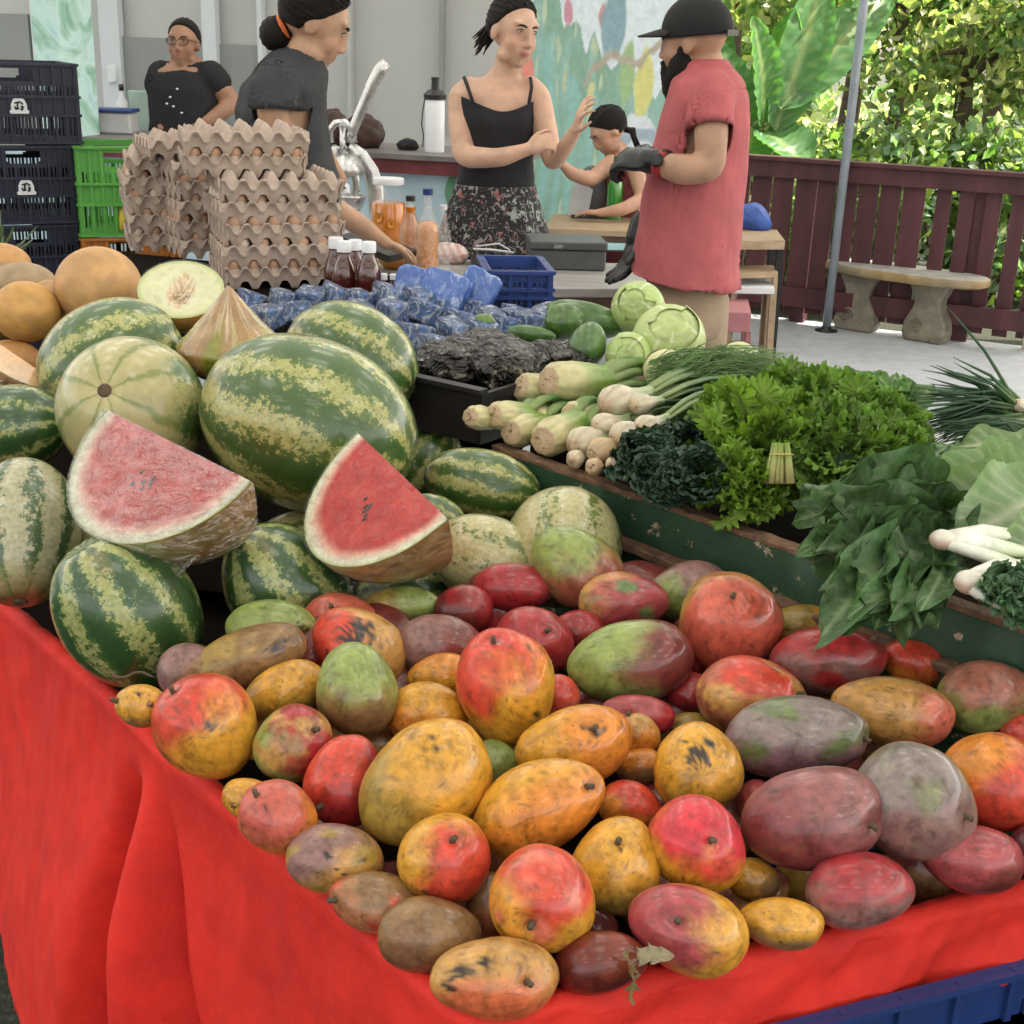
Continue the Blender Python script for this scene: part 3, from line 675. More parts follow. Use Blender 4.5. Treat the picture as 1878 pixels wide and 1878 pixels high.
def mango(label, cx, cy, w_, h_, ang, main, blush, bdir, th=.0, stem=None, spots=(), dz=0.0, taper=.10, third=None, seed=0):
    p = atZ(cx, cy, mz(cx, cy)); p = CAM+(p-CAM)*(1+dz/depth(p)*1.0)
    k = mpp(p); a, b_ = w_*k/2*1.02, h_*k/2*1.02; c_ = min(a, b_)*.96
    Mx = CM(ang); bd_ = Vector(bdir).normalized(); inv = CM(0).transposed()
    rot2 = Matrix.Rotation(R(-ang), 3, 'Z')
    st = None
    if stem:
        d = rot2 @ V((stem[0]-cx)*k, -(stem[1]-cy)*k, 0); x, y = d.x/a, d.y/b_; r2 = x*x+y*y
        if r2 > .96: f = math.sqrt(.96/r2); x *= f; y *= f; r2 = .96
        st = V(x, y, math.sqrt(1-r2))
    sp = []
    for (sx, sy, sr) in spots:
        d = rot2 @ V((sx-cx)*k, -(sy-cy)*k, 0); x, y = d.x/a, d.y/b_; r2 = x*x+y*y
        if r2 > .96: f = math.sqrt(.96/r2); x *= f; y *= f; r2 = .96
        sp.append((V(x, y, math.sqrt(1-r2)), sr*k/max(a, b_)))
    sg = 1 if (seed % 2) else -1
    def fn(d, q):
        q = q.copy()
        if taper: tt = taper*sg; q.y *= 1+tt*d.x; q.z *= 1+tt*d.x; q.y += b_*.05*sg*(d.x*d.x-.4)
        q *= 1+.045*nz(tuple(d), 1.3, seed)+.008*nz(tuple(d), 5, seed)
        if st is not None:
            g = (d-st).length; q *= 1-.09*math.exp(-(g/.20)**2)+.02*math.exp(-((g-.42)/.2)**2)
        return q
    def cf(d, q):
        dd = Matrix.Rotation(R(ang), 3, 'Z') @ d
        n = nz(tuple(dd), 1.3, seed*3.1)*.55+nz(tuple(dd), 4, seed)*.22
        t = sm(th-.35, th+.45, dd.dot(bd_)+n)
        c = mixc(main, blush, t)
        if third: c = mixc(c, third, sm(.1, .5, nz(tuple(dd), 1.7, seed+11)+.25*nz(tuple(dd), 7, seed)))
        f = 1+.22*nz(tuple(dd), 9, seed+5); c = tuple(max(0, x*f) for x in c)
        if nz(tuple(dd), 19, seed+8) > .46: c = mixc(c, (.09, .05, .02), .55)
        if st is not None:
            g = (d-st).length; c = mixc((.15, .08, .04), c, sm(.03, .11, g+.03*nz(tuple(d), 20, seed)))
        for s_, sr in sp:
            g = (d-s_).length/sr+.9*nz(tuple(d), 11, seed+2)+.5*nz(tuple(d), 28, seed+4)
            c = mixc((.035, .025, .02), c, sm(.55, .95, g))
        return c
    mb = MB(); mb.ell(p, (a, b_, c_), Mx, 48, 30, fn, cf)
    o = mb.build('mango', MG, origin=tuple(p)); tag(o, label, 'mango', 'mangoes heaped in the red cloth bin')
    if st is not None:
        q = fn(st, V(st.x*a, st.y*b_, st.z*c_)); nrm = V(st.x/a, st.y/b_, st.z/c_).normalized()
        P0 = p+Mx @ q; nn_ = Mx @ nrm; side = Mx @ V(nrm.y, -nrm.x, .3)
        s2 = MB(); s2.tube([P0-nn_*.003, P0+nn_*.001, P0+nn_*.004, P0+nn_*.0085+side*.002], [.0042, .0034, .0026, .0031], 10)
        s2.build('stem', stem_m, o)
    return o
MGS = [
 ('small green yellow mango at the back, under the right front watermelon', 500,1150,168,96,0, COL_,CG,(.0,1,.3),-.1,None,[(560,1150,22)],.03),
 ('long brown olive mango lying just right of the front left watermelon', 455,1206,222,108,17, CB_,COL_,(-1,.2,.3),.5,None,[(520,1180,25)],0),
 ('dull purple grey mango tucked against the front left watermelon', 345,1228,112,96,20, CL,CB_,(1,-.3,.2),.3,None,(),.03),
 ('tiny yellow mango with black spots at the left rim of the cloth', 258,1293,92,78,-10, CY,CB_,(0,-1,.2),.7,(216,1284),[(285,1290,9),(262,1268,6)],0),
 ('big round mango, red above, yellow below, black scar, resting on the cloth at left', 378,1334,196,180,-52, CY,CRD,(-.55,.8,.2),.12,(325,1259),[(404,1320,10),(412,1342,5),(345,1402,8)],0),
 ('olive yellow mango between the long brown one and the red round one', 522,1266,155,98,22, COL_,CY,(0,.6,.6),.2,None,(),.02),
 ('bright red mango behind the dark blotched one, beside the right front watermelon', 632,1142,150,100,-15, CRD,CS,(.3,.8,.4),.2,(612,1112),(),.06),
 ('red and brown mango with a large black rotten blotch on top', 658,1190,182,145,-35, CT,CRD,(-.9,.1,.2),.1,None,[(668,1150,34),(650,1170,22),(610,1190,9)],.02),
 ('small olive green mango lying flat behind the plum ones', 735,1112,142,74,5, COL_,CG,(1,.2,.3),.0,None,(),.05),
 ('egg-shaped upright mango, green on top and brown at the bottom', 655,1264,172,144,-78, CB_,CG,(0,1,.35),.1,None,(),-.03),
 ('purple grey mango with yellow left end', 806,1183,158,110,0, CL,CP,(.8,-.1,.3),.25,None,(),.02),
 ('plum red mango half hidden near the watermelon wedge', 850,1119,110,94,0, CK,CP,(-.4,-.5,.5),.2,None,(),.05),
 ('deep magenta plum mango against the pale striped watermelon', 943,1078,152,90,0, CP,CK,(-.2,.5,.7),-.1,None,(),.02),
 ('large mango with green top and red brown bottom before the pale melon', 1059,1041,186,138,-38, CG,(.30,.085,.05),(.35,-.8,.35),.12,None,(),-.03),
 ('mottled red and green streaked mango behind the green purple one', 1144,1103,164,105,0, CT,CM_,(.6,-.1,.5),-.05,None,(),0, .1,CDG),
 ('green and dusty pink mango at the back by the trough board', 1262,1085,148,112,10, CG,CL,(.4,.9,.1),.15,None,(),.03),
 ('big round coral red mango with a stalk on top, highest at the back right', 1341,1140,190,176,0, COL_,(.52,.10,.06),(-.1,-.25,.9),-.1,(1332,1089),(),-.04),
 ('yellow green mango behind the lilac glossy one', 1478,1150,158,84,0, COL_,CO,(1,.1,.2),.4,None,(),.06),
 ('glossy lilac and crimson mango beside the coral red one', 1519,1212,214,122,4, CL,CK,(.35,.9,.3),.1,(1604,1167),(),0, .1,(.38,.03,.03)),
 ('small orange red mango under the spinach leaves', 1676,1217,120,86,-20, CO,CRD,(.2,.7,.5),.1,None,(),.02),
 ('green and red brown mango at the right edge of the picture', 1806,1277,172,128,12, CG,(.34,.12,.08),(.3,.9,.2),.0,None,(),-.01),
 ('large mango, green left half and plum right half, mid back row', 1156,1214,232,152,8, CG,CP,(.95,.1,.25),.18,None,(),-.02),
 ('magenta mango behind the tall red and yellow one', 980,1178,150,122,-15, CM_,CK,(.3,.8,.3),.0,(1003,1152),(),.02),
 ('small plum mango right of the magenta one', 1060,1158,100,80,0, CP,CK,(0,.8,.4),.2,None,(),.05),
 ('tall upright mango, red shoulder at upper left and yellow body', 929,1261,212,176,-76, CY,CRD,(-.55,.75,.25),.22,(905,1166),[(968,1185,5),(985,1305,7),(975,1180,4)],-.05),
 ('plain orange mango partly hidden left of the tall red and yellow one', 806,1240,118,82,10, CO,CY,(0,-.5,.5),.2,None,(),.04),
 ('round yellow orange mango behind the biggest yellow one', 784,1308,150,110,0, CY,CO,(-.2,-.8,.3),.2,None,(),.02),
 ('mango with pale green left side and dark red right shoulder', 537,1365,148,138,30, CG,CK,(.8,.65,.3),.2,(586,1331),[(588,1330,7)],0, .1,CT),
 ('crimson mango with a crease down its middle', 634,1431,168,142,75, CK,CRD,(-.6,.6,.2),.15,(595,1470),(),-.0),
 ('biggest yellow mango with a sprinkle of dark specks, centre left of the heap', 778,1438,262,204,40, CY,COL_,(-.7,-.5,.2),.3,None,[(775,1375,11),(810,1358,9),(795,1345,8)],-.05),
 ('green yellow mango peeping out right of the biggest yellow one', 908,1402,90,88,0, COL_,CG,(0,.5,.5),.0,None,(),.04),
 ('orange yellow mango with a black star scar', 1051,1368,214,142,14, CY,CO,(.9,.3,.4),.1,(1088,1326),[(1088,1328,17),(1065,1322,6),(1105,1325,6)],-.03),
 ('long yellow mango with an orange cheek, in front of the star scarred one', 988,1480,250,160,26, CY,CO,(.55,-.1,.7),.25,(1081,1430),[(1082,1430,9)],-.05),
 ('small crimson mango wedged behind the star scarred one', 1170,1311,134,74,-8, CK,CM_,(-.4,.7,.3),.1,(1148,1303),(),.01),
 ('small tan orange mango in the gap behind the black spotted yellow one', 1172,1347,84,72,-30, CT,CO,(0,-.6,.5),.2,None,(),.02),
 ('small orange mango deep in the gap left of the black spotted yellow one', 1172,1405,88,66,10, CO,CB_,(0,-.8,.3),.2,None,(),.05),
 ('dull orange red mango below the star scarred one', 1155,1478,116,88,-10, CO,CRD,(.6,.6,.3),.1,None,(),.02),
 ('yellow mango covered in black spots on top', 1279,1408,166,160,-70, CY,COL_,(0,-1,.2),.4,None,[(1270,1372,26),(1285,1385,17),(1250,1350,13),(1295,1350,12)],-.03),
 ('glossy brick red mango in front of the coral one', 1377,1278,200,142,-8, (.36,.13,.07),CRD,(.7,.75,.3),.1,(1462,1265),(),-.01, .1,CT),
 ('tan yellow mango with a pink right end', 1637,1305,222,128,-10, CT,CS,(1,-.3,.15),.35,None,(),-.01),
 ('long mango, green left tip, grey purple body and a leafy dry stalk', 1461,1352,262,148,4, (.22,.12,.14),CLG,(-.1,.8,.4),.25,(1586,1350),(),-.04, .08,(.12,.16,.06)),
 ('long wrinkled dusty pink and wine mango', 1489,1500,262,182,12, (.26,.10,.10),(.20,.045,.05),(-.6,-.6,.3),.1,(1590,1500),[(1415,1440,6)],-.05, .06,(.20,.045,.045)),
 ('fat grey lilac mango with a scarred right end', 1675,1474,226,208,-25, CLG,CL,(.2,-.9,.3),.1,(1754,1482),[(1630,1378,4)],-.05, .08,(.19,.19,.10)),
 ('scarlet mango at the right edge above the plum one', 1820,1431,186,172,-10, CRD,CO,(-.7,.8,.1),.45,None,(),-.02),
 ('coral mango just cut by the right edge behind the scarlet one', 1882,1340,96,60,0, CS,CRD,(0,.5,.5),.2,None,(),.03),
 ('wine coloured mango low at the right, just above the cloth rim', 1782,1574,184,122,-8, CP,CM_,(-.3,.8,.4),.0,None,(),.0),
 ('blotchy wine and grey mango behind the front cloth rim', 1577,1634,196,136,6, CL,CK,(.1,.8,.2),.2,None,(),-.01, .1,CM_),
 ('small brownish yellow mango touching the front cloth rim', 1432,1692,156,92,-6, CY,CB_,(0,-.9,.3),.35,None,[(1424,1712,5)],0),
 ('mango with a red star around its stalk and a yellow belly', 1279,1551,186,166,-38, CY,(.55,.03,.045),(.2,.75,.45),.15,(1293,1523),[(1247,1598,6)],-.05),
 ('yellow mango half hidden below the wrinkled pink one', 1378,1612,102,78,-20, CY,CB_,(.5,-.5,.3),.3,None,(),.03),
 ('plain golden mango with a small stalk scar, between two red cheeked ones', 1132,1587,178,160,80, CY,COL_,(0,-1,.3),.3,(1128,1528),[(1133,1545,5)],-.03),
 ('large front mango with a wine left cheek and yellow right side', 1261,1703,222,158,-18, CY,CM_,(-.9,.3,.3),.0,(1233,1665),[(1270,1668,4),(1300,1720,3)],-.03),
 ('red topped mango with pale freckles and a stalk low at its left', 996,1651,196,188,-30, CY,CRD,(.05,.8,.6),.25,(972,1671),[(1070,1610,4)],-.06, .08,CS),
 ('yellow mango with red cheek and stout stalk, left of the long yellow one', 813,1575,170,162,10, CY,CRD,(.6,.05,.7),.35,(834,1524),[(780,1620,9)],-.04),
 ('red and orange mango against the left cloth rim, stalk at its upper left', 512,1501,150,128,-32, CO,(.5,.10,.07),(-.2,.8,.5),.1,(474,1449),[(500,1470,5)],-.01),
 ('yellow mango with a black nick behind the red and orange one at the rim', 455,1466,98,76,-20, CY,CO,(1,0,.2),.3,None,[(434,1470,9)],.02),
 ('brownish yellow mango with a cluster of dark pits', 616,1577,178,126,-4, CT,CL,(-.6,.7,.2),.2,None,[(610,1555,9),(625,1580,6),(590,1585,4),(640,1590,4),(670,1565,6)],0, .1,COL_),
 ('small red brown mango with a dry stalk pointing left', 687,1654,164,108,-10, (.42,.16,.07),CB_,(.5,.7,.3),.1,(614,1645),(),0, .1,CRD),
 ('plain chestnut brown mango at the lower left rim', 789,1716,192,134,-4, CB_,(.20,.09,.045),(0,-.8,.3),.0,None,(),-.01),
 ('foremost tan mango with a grey rough scab and an orange red cheek', 905,1793,234,144,3, CT,(.58,.13,.05),(.1,-.75,.4),.25,(972,1780),[(850,1760,26),(820,1790,20),(890,1745,18)],-.03),
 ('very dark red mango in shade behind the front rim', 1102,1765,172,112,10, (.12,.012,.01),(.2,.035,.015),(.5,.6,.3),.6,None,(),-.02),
 ('dull orange mango hidden behind the red topped freckled one', 893,1668,78,136,0, (.38,.12,.05),CB_,(0,.6,.3),.3,(880,1690),(),.02),
 ('pink mango peeking out right of the tall red and yellow one', 1028,1278,72,80,0, CS,CRD,(0,.5,.5),.3,None,(),.02),
 ('magenta mango end peeking behind the coral red one', 1440,1112,54,46,0, CM_,CK,(0,.5,.5),.3,None,(),.06),
 ('pink mango end under the wrinkled pink one', 1392,1470,76,76,0, CS,CM_,(0,.5,.5),.3,None,(),.03),
 ('maroon glossy mango in the dark gap below the green and plum one', 1262,1272,84,80,0, CP,CK,(0,.5,.5),.3,None,(),.05),
 ('small olive mango deep in the gap below the maroon one', 1268,1330,84,46,0, CB_,COL_,(0,.5,.5),.2,None,(),.05),
 ('dark plum mango cut off by the right edge beside the scarlet one', 1890,1560,80,90,0, CP,(.10,.02,.03),(0,.5,.5),.3,None,(),.02),
]
for i, a in enumerate(MGS): mango(*a, seed=i)
# buried mangoes that close the gaps of the heap
rnd = random.Random(5)
deep = [(430,1270),(600,1330),(720,1265),(690,1370),(620,1510),(900,1330),(880,1440),(1090,1290),(1230,1320),(1210,1490),(1330,1330),(1420,1250),(1560,1270),(1740,1250),(1860,1400),(1500,1420),(1620,1380),(1700,1600),(1340,1500),(900,1580),(740,1640),(860,1690),(1060,1700),(1180,1640),(1370,1650),(1490,1600),(1270,1200),(900,1130),(1200,1100),(1420,1150),(1600,1170),(560,1220),(720,1180),(480,1330),(1000,1360)]
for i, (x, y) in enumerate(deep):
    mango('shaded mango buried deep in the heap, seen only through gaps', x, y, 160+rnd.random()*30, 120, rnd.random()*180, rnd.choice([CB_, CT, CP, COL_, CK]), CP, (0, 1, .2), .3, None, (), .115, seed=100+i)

# ---------------------------------------------------------------- watermelons
def wm_mat(name, dark, mid, light, n=10, wid=.0, pale=0.0, brown=.3):
    t = NT(name); v = t.coord('Object')
    sp = t.n('ShaderNodeSeparateXYZ'); t.l(v, sp.inputs[0])
    nA = t.noise(v, 11, 7, .72, .6); nB = t.noise(v, 85, 6, .78); nC = t.noise(v, 4, 3); nD = t.noise(v, 150, 3, .6)
    th = t.math('ARCTAN2', sp.outputs[1], sp.outputs[0])
    a = t.math('MULTIPLY', th, float(n))
    a = t.math('ADD', a, t.math('MULTIPLY', t.math('SUBTRACT', nA.outputs[0], .5), 6.0))
    s_ = t.math('SINE', a)
    # high-frequency breakup makes the light stripes ragged
    s2 = t.math('ADD', s_, t.math('MULTIPLY', t.math('SUBTRACT', nB.outputs[0], .5), 9.0))
    s2 = t.math('ADD', s2, t.math('MULTIPLY', t.math('SUBTRACT', nC.outputs[0], .5), 2.4))
    f = t.ramp(t.math('MULTIPLY', t.math('ADD', s2, 1.5+wid), .33), [(.60, 0.), (.65, 1.)])
    shade = t.ramp(t.math('MULTIPLY', t.math('ADD', s_, 1.0), .5), [(.2, dark), (.75, mid)])
    f3 = t.mix(.35, shade, t.ramp(nB.outputs[0], [(.35, dark), (.65, mid)]))
    lt = t.mix(t.ramp(nD.outputs[0], [(.4, 0.), (.62, 1.)]), light, tuple(x*.62+y*.25 for x, y in zip(light, mid)))
    c = t.mix(f, f3, lt)
    pt = t.ramp(t.math('ADD', t.noise(v, 5.5, 6, .6).outputs[0], 0.), [(.64, 0.), (.70, brown)])
    c = t.mix(pt, c, (.42, .30, .14))
    if pale:
        zz = t.math('ADD', sp.outputs[2], t.math('MULTIPLY', t.math('SUBTRACT', nC.outputs[0], .5), .12))
        pf = t.ramp(t.math('ADD', t.math('MULTIPLY', zz, 6.0*abs(pale)), .0), [(.35, 0.), (.6, .85)])
        rib = t.ramp(t.math('MULTIPLY', t.math('ADD', t.math('SINE', t.math('ADD', a, 1.0)), 1.0), .5), [(.0, (.22, .25, .07)), (.12, (.44, .39, .18))])
        c = t.mix(pf, c, rib)
    at = t.n('ShaderNodeAttribute'); at.attribute_name = 'col'
    c = t.mix(1.0, c, at.outputs['Color'], 'MULTIPLY')
    t.col(c); t.setp(rough=.32, spec=.5, coat=.55, coatr=.1)
    t.bump(nA.outputs[0], .12, .006); return t.m
WM = {'d': wm_mat('melon_dark', (.016, .06, .016), (.06, .13, .03), (.36, .38, .14), 9, -.15),
      'm': wm_mat('melon_mid', (.035, .09, .02), (.11, .17, .035), (.42, .41, .15), 9, .0),
      'p': wm_mat('melon_pale', (.10, .15, .025), (.24, .26, .06), (.50, .46, .23), 8, 1.35),
      'e': wm_mat('melon_end', (.05, .12, .03), (.16, .24, .06), (.45, .42, .18), 8, .35, pale=1.5),
      'g': wm_mat('melon_grey', (.04, .09, .03), (.12, .18, .07), (.46, .42, .26), 9, .9, pale=1.0, brown=.8)}
def watermelon(label, cx, cy, D, w_, h_, axis, mat, pole=None, asp=1.0, brownend=False):
    """w_,h_: picture size; axis: direction of the stem-to-blossom axis in camera terms (right, up, towards)."""
    p = atD(cx, cy, D); k = D/FP; ax = (CR*axis[0]+CU*axis[1]-CF*axis[2]).normalized()
    # half-sizes: along axis (long) and across
    a2 = math.hypot(axis[0], axis[1])/math.sqrt(sum(x*x for x in axis))
    big, small = max(w_, h_)*k/2, min(w_, h_)*k/2
    if a2 > .5: Rr = small; L = math.sqrt(max(big**2-(1-a2*a2)*small**2, small**2*.5))/a2 if a2 < .98 else big
    else: Rr = (big+small)/2; L = Rr*asp
    q = ax.to_track_quat('Z', 'Y').to_matrix()
    def fn(d, s_): 
        g = max(0, abs(d.z)-.93)/.07
        return s_*(1+.012*nz(tuple(d), 1.8, cx))*(1-.05*g*g)
    def cf(d, s_):
        f = 1.0+.12*nz(tuple(d), 1.5, cx)
        c = (f, f, f)
        r_ = math.hypot(d.x, d.y)
        if d.z > 0: c = mixc((.22, .14, .08), c, sm(.02, .055, r_)); 
        if brownend and d.z > 0: c = mixc((.42, .26, .18), c, sm(.25, .75, r_+.15*nz(tuple(d), 5)))
        return c
    mb = MB(); mb.ell((0, 0, 0), (Rr, Rr, L), None, 56, 40, fn, cf)
    o = mb.build('watermelon', mat, origin=(0, 0, 0)); o.location = p; o.rotation_euler = q.to_euler(); o['_o'] = (0, 0, 0)
    tag(o, label, 'watermelon', 'watermelons piled behind the mangoes')
    if pole:
        b = MB(); b.lathe((0, 0, L*.955), [(.0105, -.003), (.0105, .001), (.008, .0035), (.0055, .002), (.003, .0035), (.001, .003)], 18); b.build('stem_scar', stem_m, o)
    return o
watermelon('largest watermelon, green with pale ragged stripes, at the centre of the pile', 567, 778, 1.98, 412, 318, (.92, -.36, .05), WM['m'])
watermelon('big green watermelon at the back left under the orange melons', 207, 668, 2.22, 275, 235, (.8, .45, -.2), WM['m'])
watermelon('watermelon seen end-on with cream ribs radiating from its stem scar', 242, 752, 2.02, 278, 258, (-.07, .18, 1), WM['e'], True, 1.05)
watermelon('green watermelon with a brown scab at the back right, beside the black tray', 645, 660, 2.28, 258, 205, (.88, -.45, .1), WM['m'])
watermelon('dark watermelon cut by the left edge, above the pale one', 20, 785, 2.1, 230, 158, (.95, .1, .2), WM['d'])
watermelon('pale scarred watermelon at the left edge standing on a brown blossom end', 42, 975, 1.86, 278, 208, (.12, -.93, .42), WM['g'], True, 1, True)
watermelon('front left watermelon with slanting cream stripes, right behind the cloth rim', 235, 1122, 1.70, 302, 252, (.42, -.72, -.35), WM['d'])
watermelon('front dark green watermelon between the two red wedges', 530, 1086, 1.80, 278, 214, (.45, -.62, -.3), WM['d'])
watermelon('olive striped watermelon hidden under the left red wedge', 225, 1010, 1.96, 236, 178, (.7, -.4, .2), WM['p'])
watermelon('small dark watermelon peeping out right of the largest one', 786, 850, 2.36, 128, 140, (.5, .8, .2), WM['m'])
watermelon('mid green watermelon near the leek roots, with a tan scar', 884, 889, 2.06, 224, 132, (.93, -.2, .15), WM['m'])
watermelon('round cream watermelon with patchy green stripes behind the top mango', 1033, 1003, 1.90, 226, 216, (.2, .75, -.5), WM['p'])
watermelon('pale cream watermelon with thin green lines under the right wedge', 896, 1028, 1.88, 224, 165, (.93, -.35, .1), WM['p'])
watermelon('watermelon top showing in the gap between the two red wedges', 548, 1000, 2.02, 170, 126, (.9, .1, .1), WM['p'])
watermelon('shaded watermelon under the right red wedge', 745, 1085, 1.95, 190, 120, (.9, .1, .1), WM['d'])
watermelon('striped watermelon sliver showing above the right red wedge', 800, 948, 1.98, 120, 80, (.9, -.4, .1), WM['m'])
# melon stalk at the front
b = MB(); q0 = atD(212, 1236, 1.62); b.tube([atD(205+i*14, 1238+(6*math.sin(i*1.3)), 1.60) for i in range(7)], [.003, .0025, .002, .002, .002, .0018, .001], 6)
tag(b.build('dry_stalk', stem_m, origin=tuple(q0)), 'thin dry stalk lying under the front left watermelon', 'stalk')

# ---------------------------------------------------------------- red wedges in cling film
flesh = NT('melon_flesh'); at = flesh.n('ShaderNodeAttribute'); at.attribute_name = 'col'; v = flesh.coord('Object')
n1 = flesh.noise(v, 60, 6, .75, .8); n2 = flesh.noise(v, 200, 3)
flesh.col(flesh.mix(1.0, at.outputs['Color'], flesh.ramp(n1.outputs[0], [(.3, (.7, .55, .55)), (.65, (1.1, 1.2, 1.2))]), 'MULTIPLY'))
flesh.setp(rough=.3, coat=.15, coatr=.1, sss=.0); flesh.b.inputs['Subsurface Scale'].default_value = .01; flesh.bump(n1.outputs[0], .55, .01)
def wedge(label, pl, pr, D1, D2, facen, span, Rw, seed, filmop):
    A = atD(pl[0], pl[1], D1); B = atD(pr[0], pr[1], D2); c = (A+B)/2; ax = (B-A).normalized(); L = (B-A).length/2
    fnrm = (CR*facen[0]+CU*facen[1]-CF*facen[2]); fnrm = (fnrm-ax*fnrm.dot(ax)).normalized()
    down = ax.cross(fnrm); 
    if down.dot(CU) > 0: down = -down
    # local frame: ax, down, back(-fnrm)
    back = -fnrm
    def P(u, th, r):      # u in -1..1 along axis; th 0 = on the face (down), increasing to the back; r radial 0..1
        rr = math.sqrt(max(0, 1-u*u))*Rw*r
        return c+ax*u*L+(down*math.cos(th)+back*math.sin(th))*rr
    t = thing('watermelon_wedge', tuple(c), label, 'watermelon wedge')
    def fc(rho, u, v_):
        n = nz((u*4, v_*4, seed), 1)
        col = mixc((.46, .007, .005), (.56, .028, .016), sm(-.3, .4, n)); 
        col = mixc(col, (.80, .45, .33), sm(.80, .90, rho+.03*n)); col = mixc(col, (.70, .68, .50), sm(.88, .94, rho+.02*n)); col = mixc(col, (.35, .42, .15), sm(.975, .99, rho)); return col
    # the two cut faces
    for th, nm in ((0, 'cut_face'), (span, 'cut_face')):
        b = MB(); nu, nv = 60, 26
        def g(u_, v_, th=th):
            uu = math.cos(math.pi*(1-u_)); q = P(uu, th, v_); return q+(fnrm if th == 0 else back)*.0015*nz((uu*9, v_*6, seed), 2)
        b.grid(g, nu, nv, cf=lambda u_, v_: fc(math.hypot(math.cos(math.pi*(1-u_)), math.sin(math.pi*u_)*v_), math.cos(math.pi*(1-u_)), v_)); b.build(nm, flesh.m, t)
    b = MB()
    def rc(u_, v_):
        uu = math.cos(math.pi*(1-u_)); n = nz((uu*3, v_*3, seed)); 
        base = mixc((.40, .42, .15), (.55, .42, .16), sm(-.3, .3, n)); base = mixc(base, (.30, .16, .05), sm(.35, .85, uu+.4*n)*.85)
        return mixc(base, (.13, .22, .05), sm(.2, .4, nz((v_*9, uu*1.2, seed)))*(1-sm(.0, .5, uu)))
    b.grid(lambda u_, v_: P(math.cos(math.pi*(1-u_)), v_*span, 1.0), 60, 30, cf=rc); b.build('rind', simple('rind_skin%d' % seed, None, .4, .45, 40, .5, 90, attr=True, coat=.4), t)
    # seeds
    b = MB(); rr = random.Random(seed)
    for _ in range(7):
        uu = .0+rr.random()*.25-.1; v_ = .35+rr.random()*.15
        q = P(uu, 0, v_)+fnrm*.001; b.ell(q, (.0022, .0045, .0012), Matrix((ax, down, fnrm)).transposed(), 8, 6)
    b.build('seed', simple('seed%d' % seed, (.05, .02, .01), .4), t)
    # cling film
    b = MB()
    b.grid(lambda u_, v_: P(math.cos(math.pi*(1-u_)), 0, v_*1.02)+fnrm*(.003+.003*nz((u_*14, v_*9, seed), 1)), 70, 30); 
    b.grid(lambda u_, v_: c+(P(math.cos(math.pi*(1-u_)), v_*span, 1.0)-c)*(1.015+.012*nz((u_*16, v_*14, seed))), 60, 24)
    def rf_(u_, v_):
        uu = lerp(-.1, .72, u_); q = P(uu, span*.42, 1.0); return q+down*(.006+v_*(.020+.008*math.sin(u_*23)))+fnrm*(.004*math.sin(u_*41+v_*3))+ax*.004*math.sin(u_*30)
    b.grid(rf_, 60, 6)
    b.build('cling_film', film('wedge_film%d' % seed, filmop), t)
    return t
wedge('left red watermelon wedge in glaring cling film, resting on the two front melons', (196, 752), (462, 884), 1.80, 1.63, (-.16, .50, .82), R(72), .158, 1, .24)
wedge('right red watermelon wedge with a few seeds, under the largest watermelon', (656, 794), (822, 952), 1.80, 1.65, (-.22, .38, .88), R(72), .155, 2, .07)

# ---------------------------------------------------------------- orange melons
ml = NT('cantaloupe_skin'); v = ml.coord('Object'); n1 = ml.noise(v, 14, 5, .6); vz = ml.n('ShaderNodeTexVoronoi', feature='DISTANCE_TO_EDGE'); vz.inputs['Scale'].default_value = 150; ml.l(v, vz.inputs['Vector'])
at = ml.n('ShaderNodeAttribute'); at.attribute_name = 'col'
c = ml.mix(ml.ramp(vz.outputs[0], [(.0, .45), (.12, 0.)]), ml.mix(1., at.outputs['Color'], ml.ramp(n1.outputs[0], [(.3, (.8, .75, .7)), (.7, (1.1, 1.1, 1.1))]), 'MULTIPLY'), (.45, .33, .18))
ml.col(c); ml.setp(rough=.55); ml.bump(vz.outputs[0], .25, .002)
def omelon(label, cx, cy, D, w_, h_, c):
    p = atD(cx, cy, D); k = D/FP; mb = MB(); mb.ell(p, (w_*k/2, h_*k/2, h_*k/2), CM(0), 36, 24, lambda d, q: q*(1+.012*nz(tuple(d), 2, cx)), lambda d, q: mixc(c, tuple(x*.75 for x in c), sm(-.2, .5, nz(tuple(d), 3, cx))))
    return tag(mb.build('melon', ml.m, origin=tuple(p)), label, 'melon', 'orange melons at the back left')
OR = (.58, .30, .10)
omelon('large orange melon directly above the back left watermelon', 181, 528, 2.38, 158, 150, (.60, .34, .13))
omelon('smooth orange melon left of the large one', 48, 572, 2.34, 122, 112, (.62, .33, .08))
omelon('orange melon at the very back in the left corner', 2, 487, 2.55, 110, 82, OR)
omelon('grey tan netted melon behind the smooth orange one', 40, 522, 2.48, 130, 82, (.38, .28, .17))
omelon('half hidden orange melon behind the netted one', 95, 548, 2.46, 90, 70, (.5, .30, .13))
omelon('small orange melon at the left edge above the dark watermelon', 0, 690, 2.26, 64, 60, (.5, .22, .05))
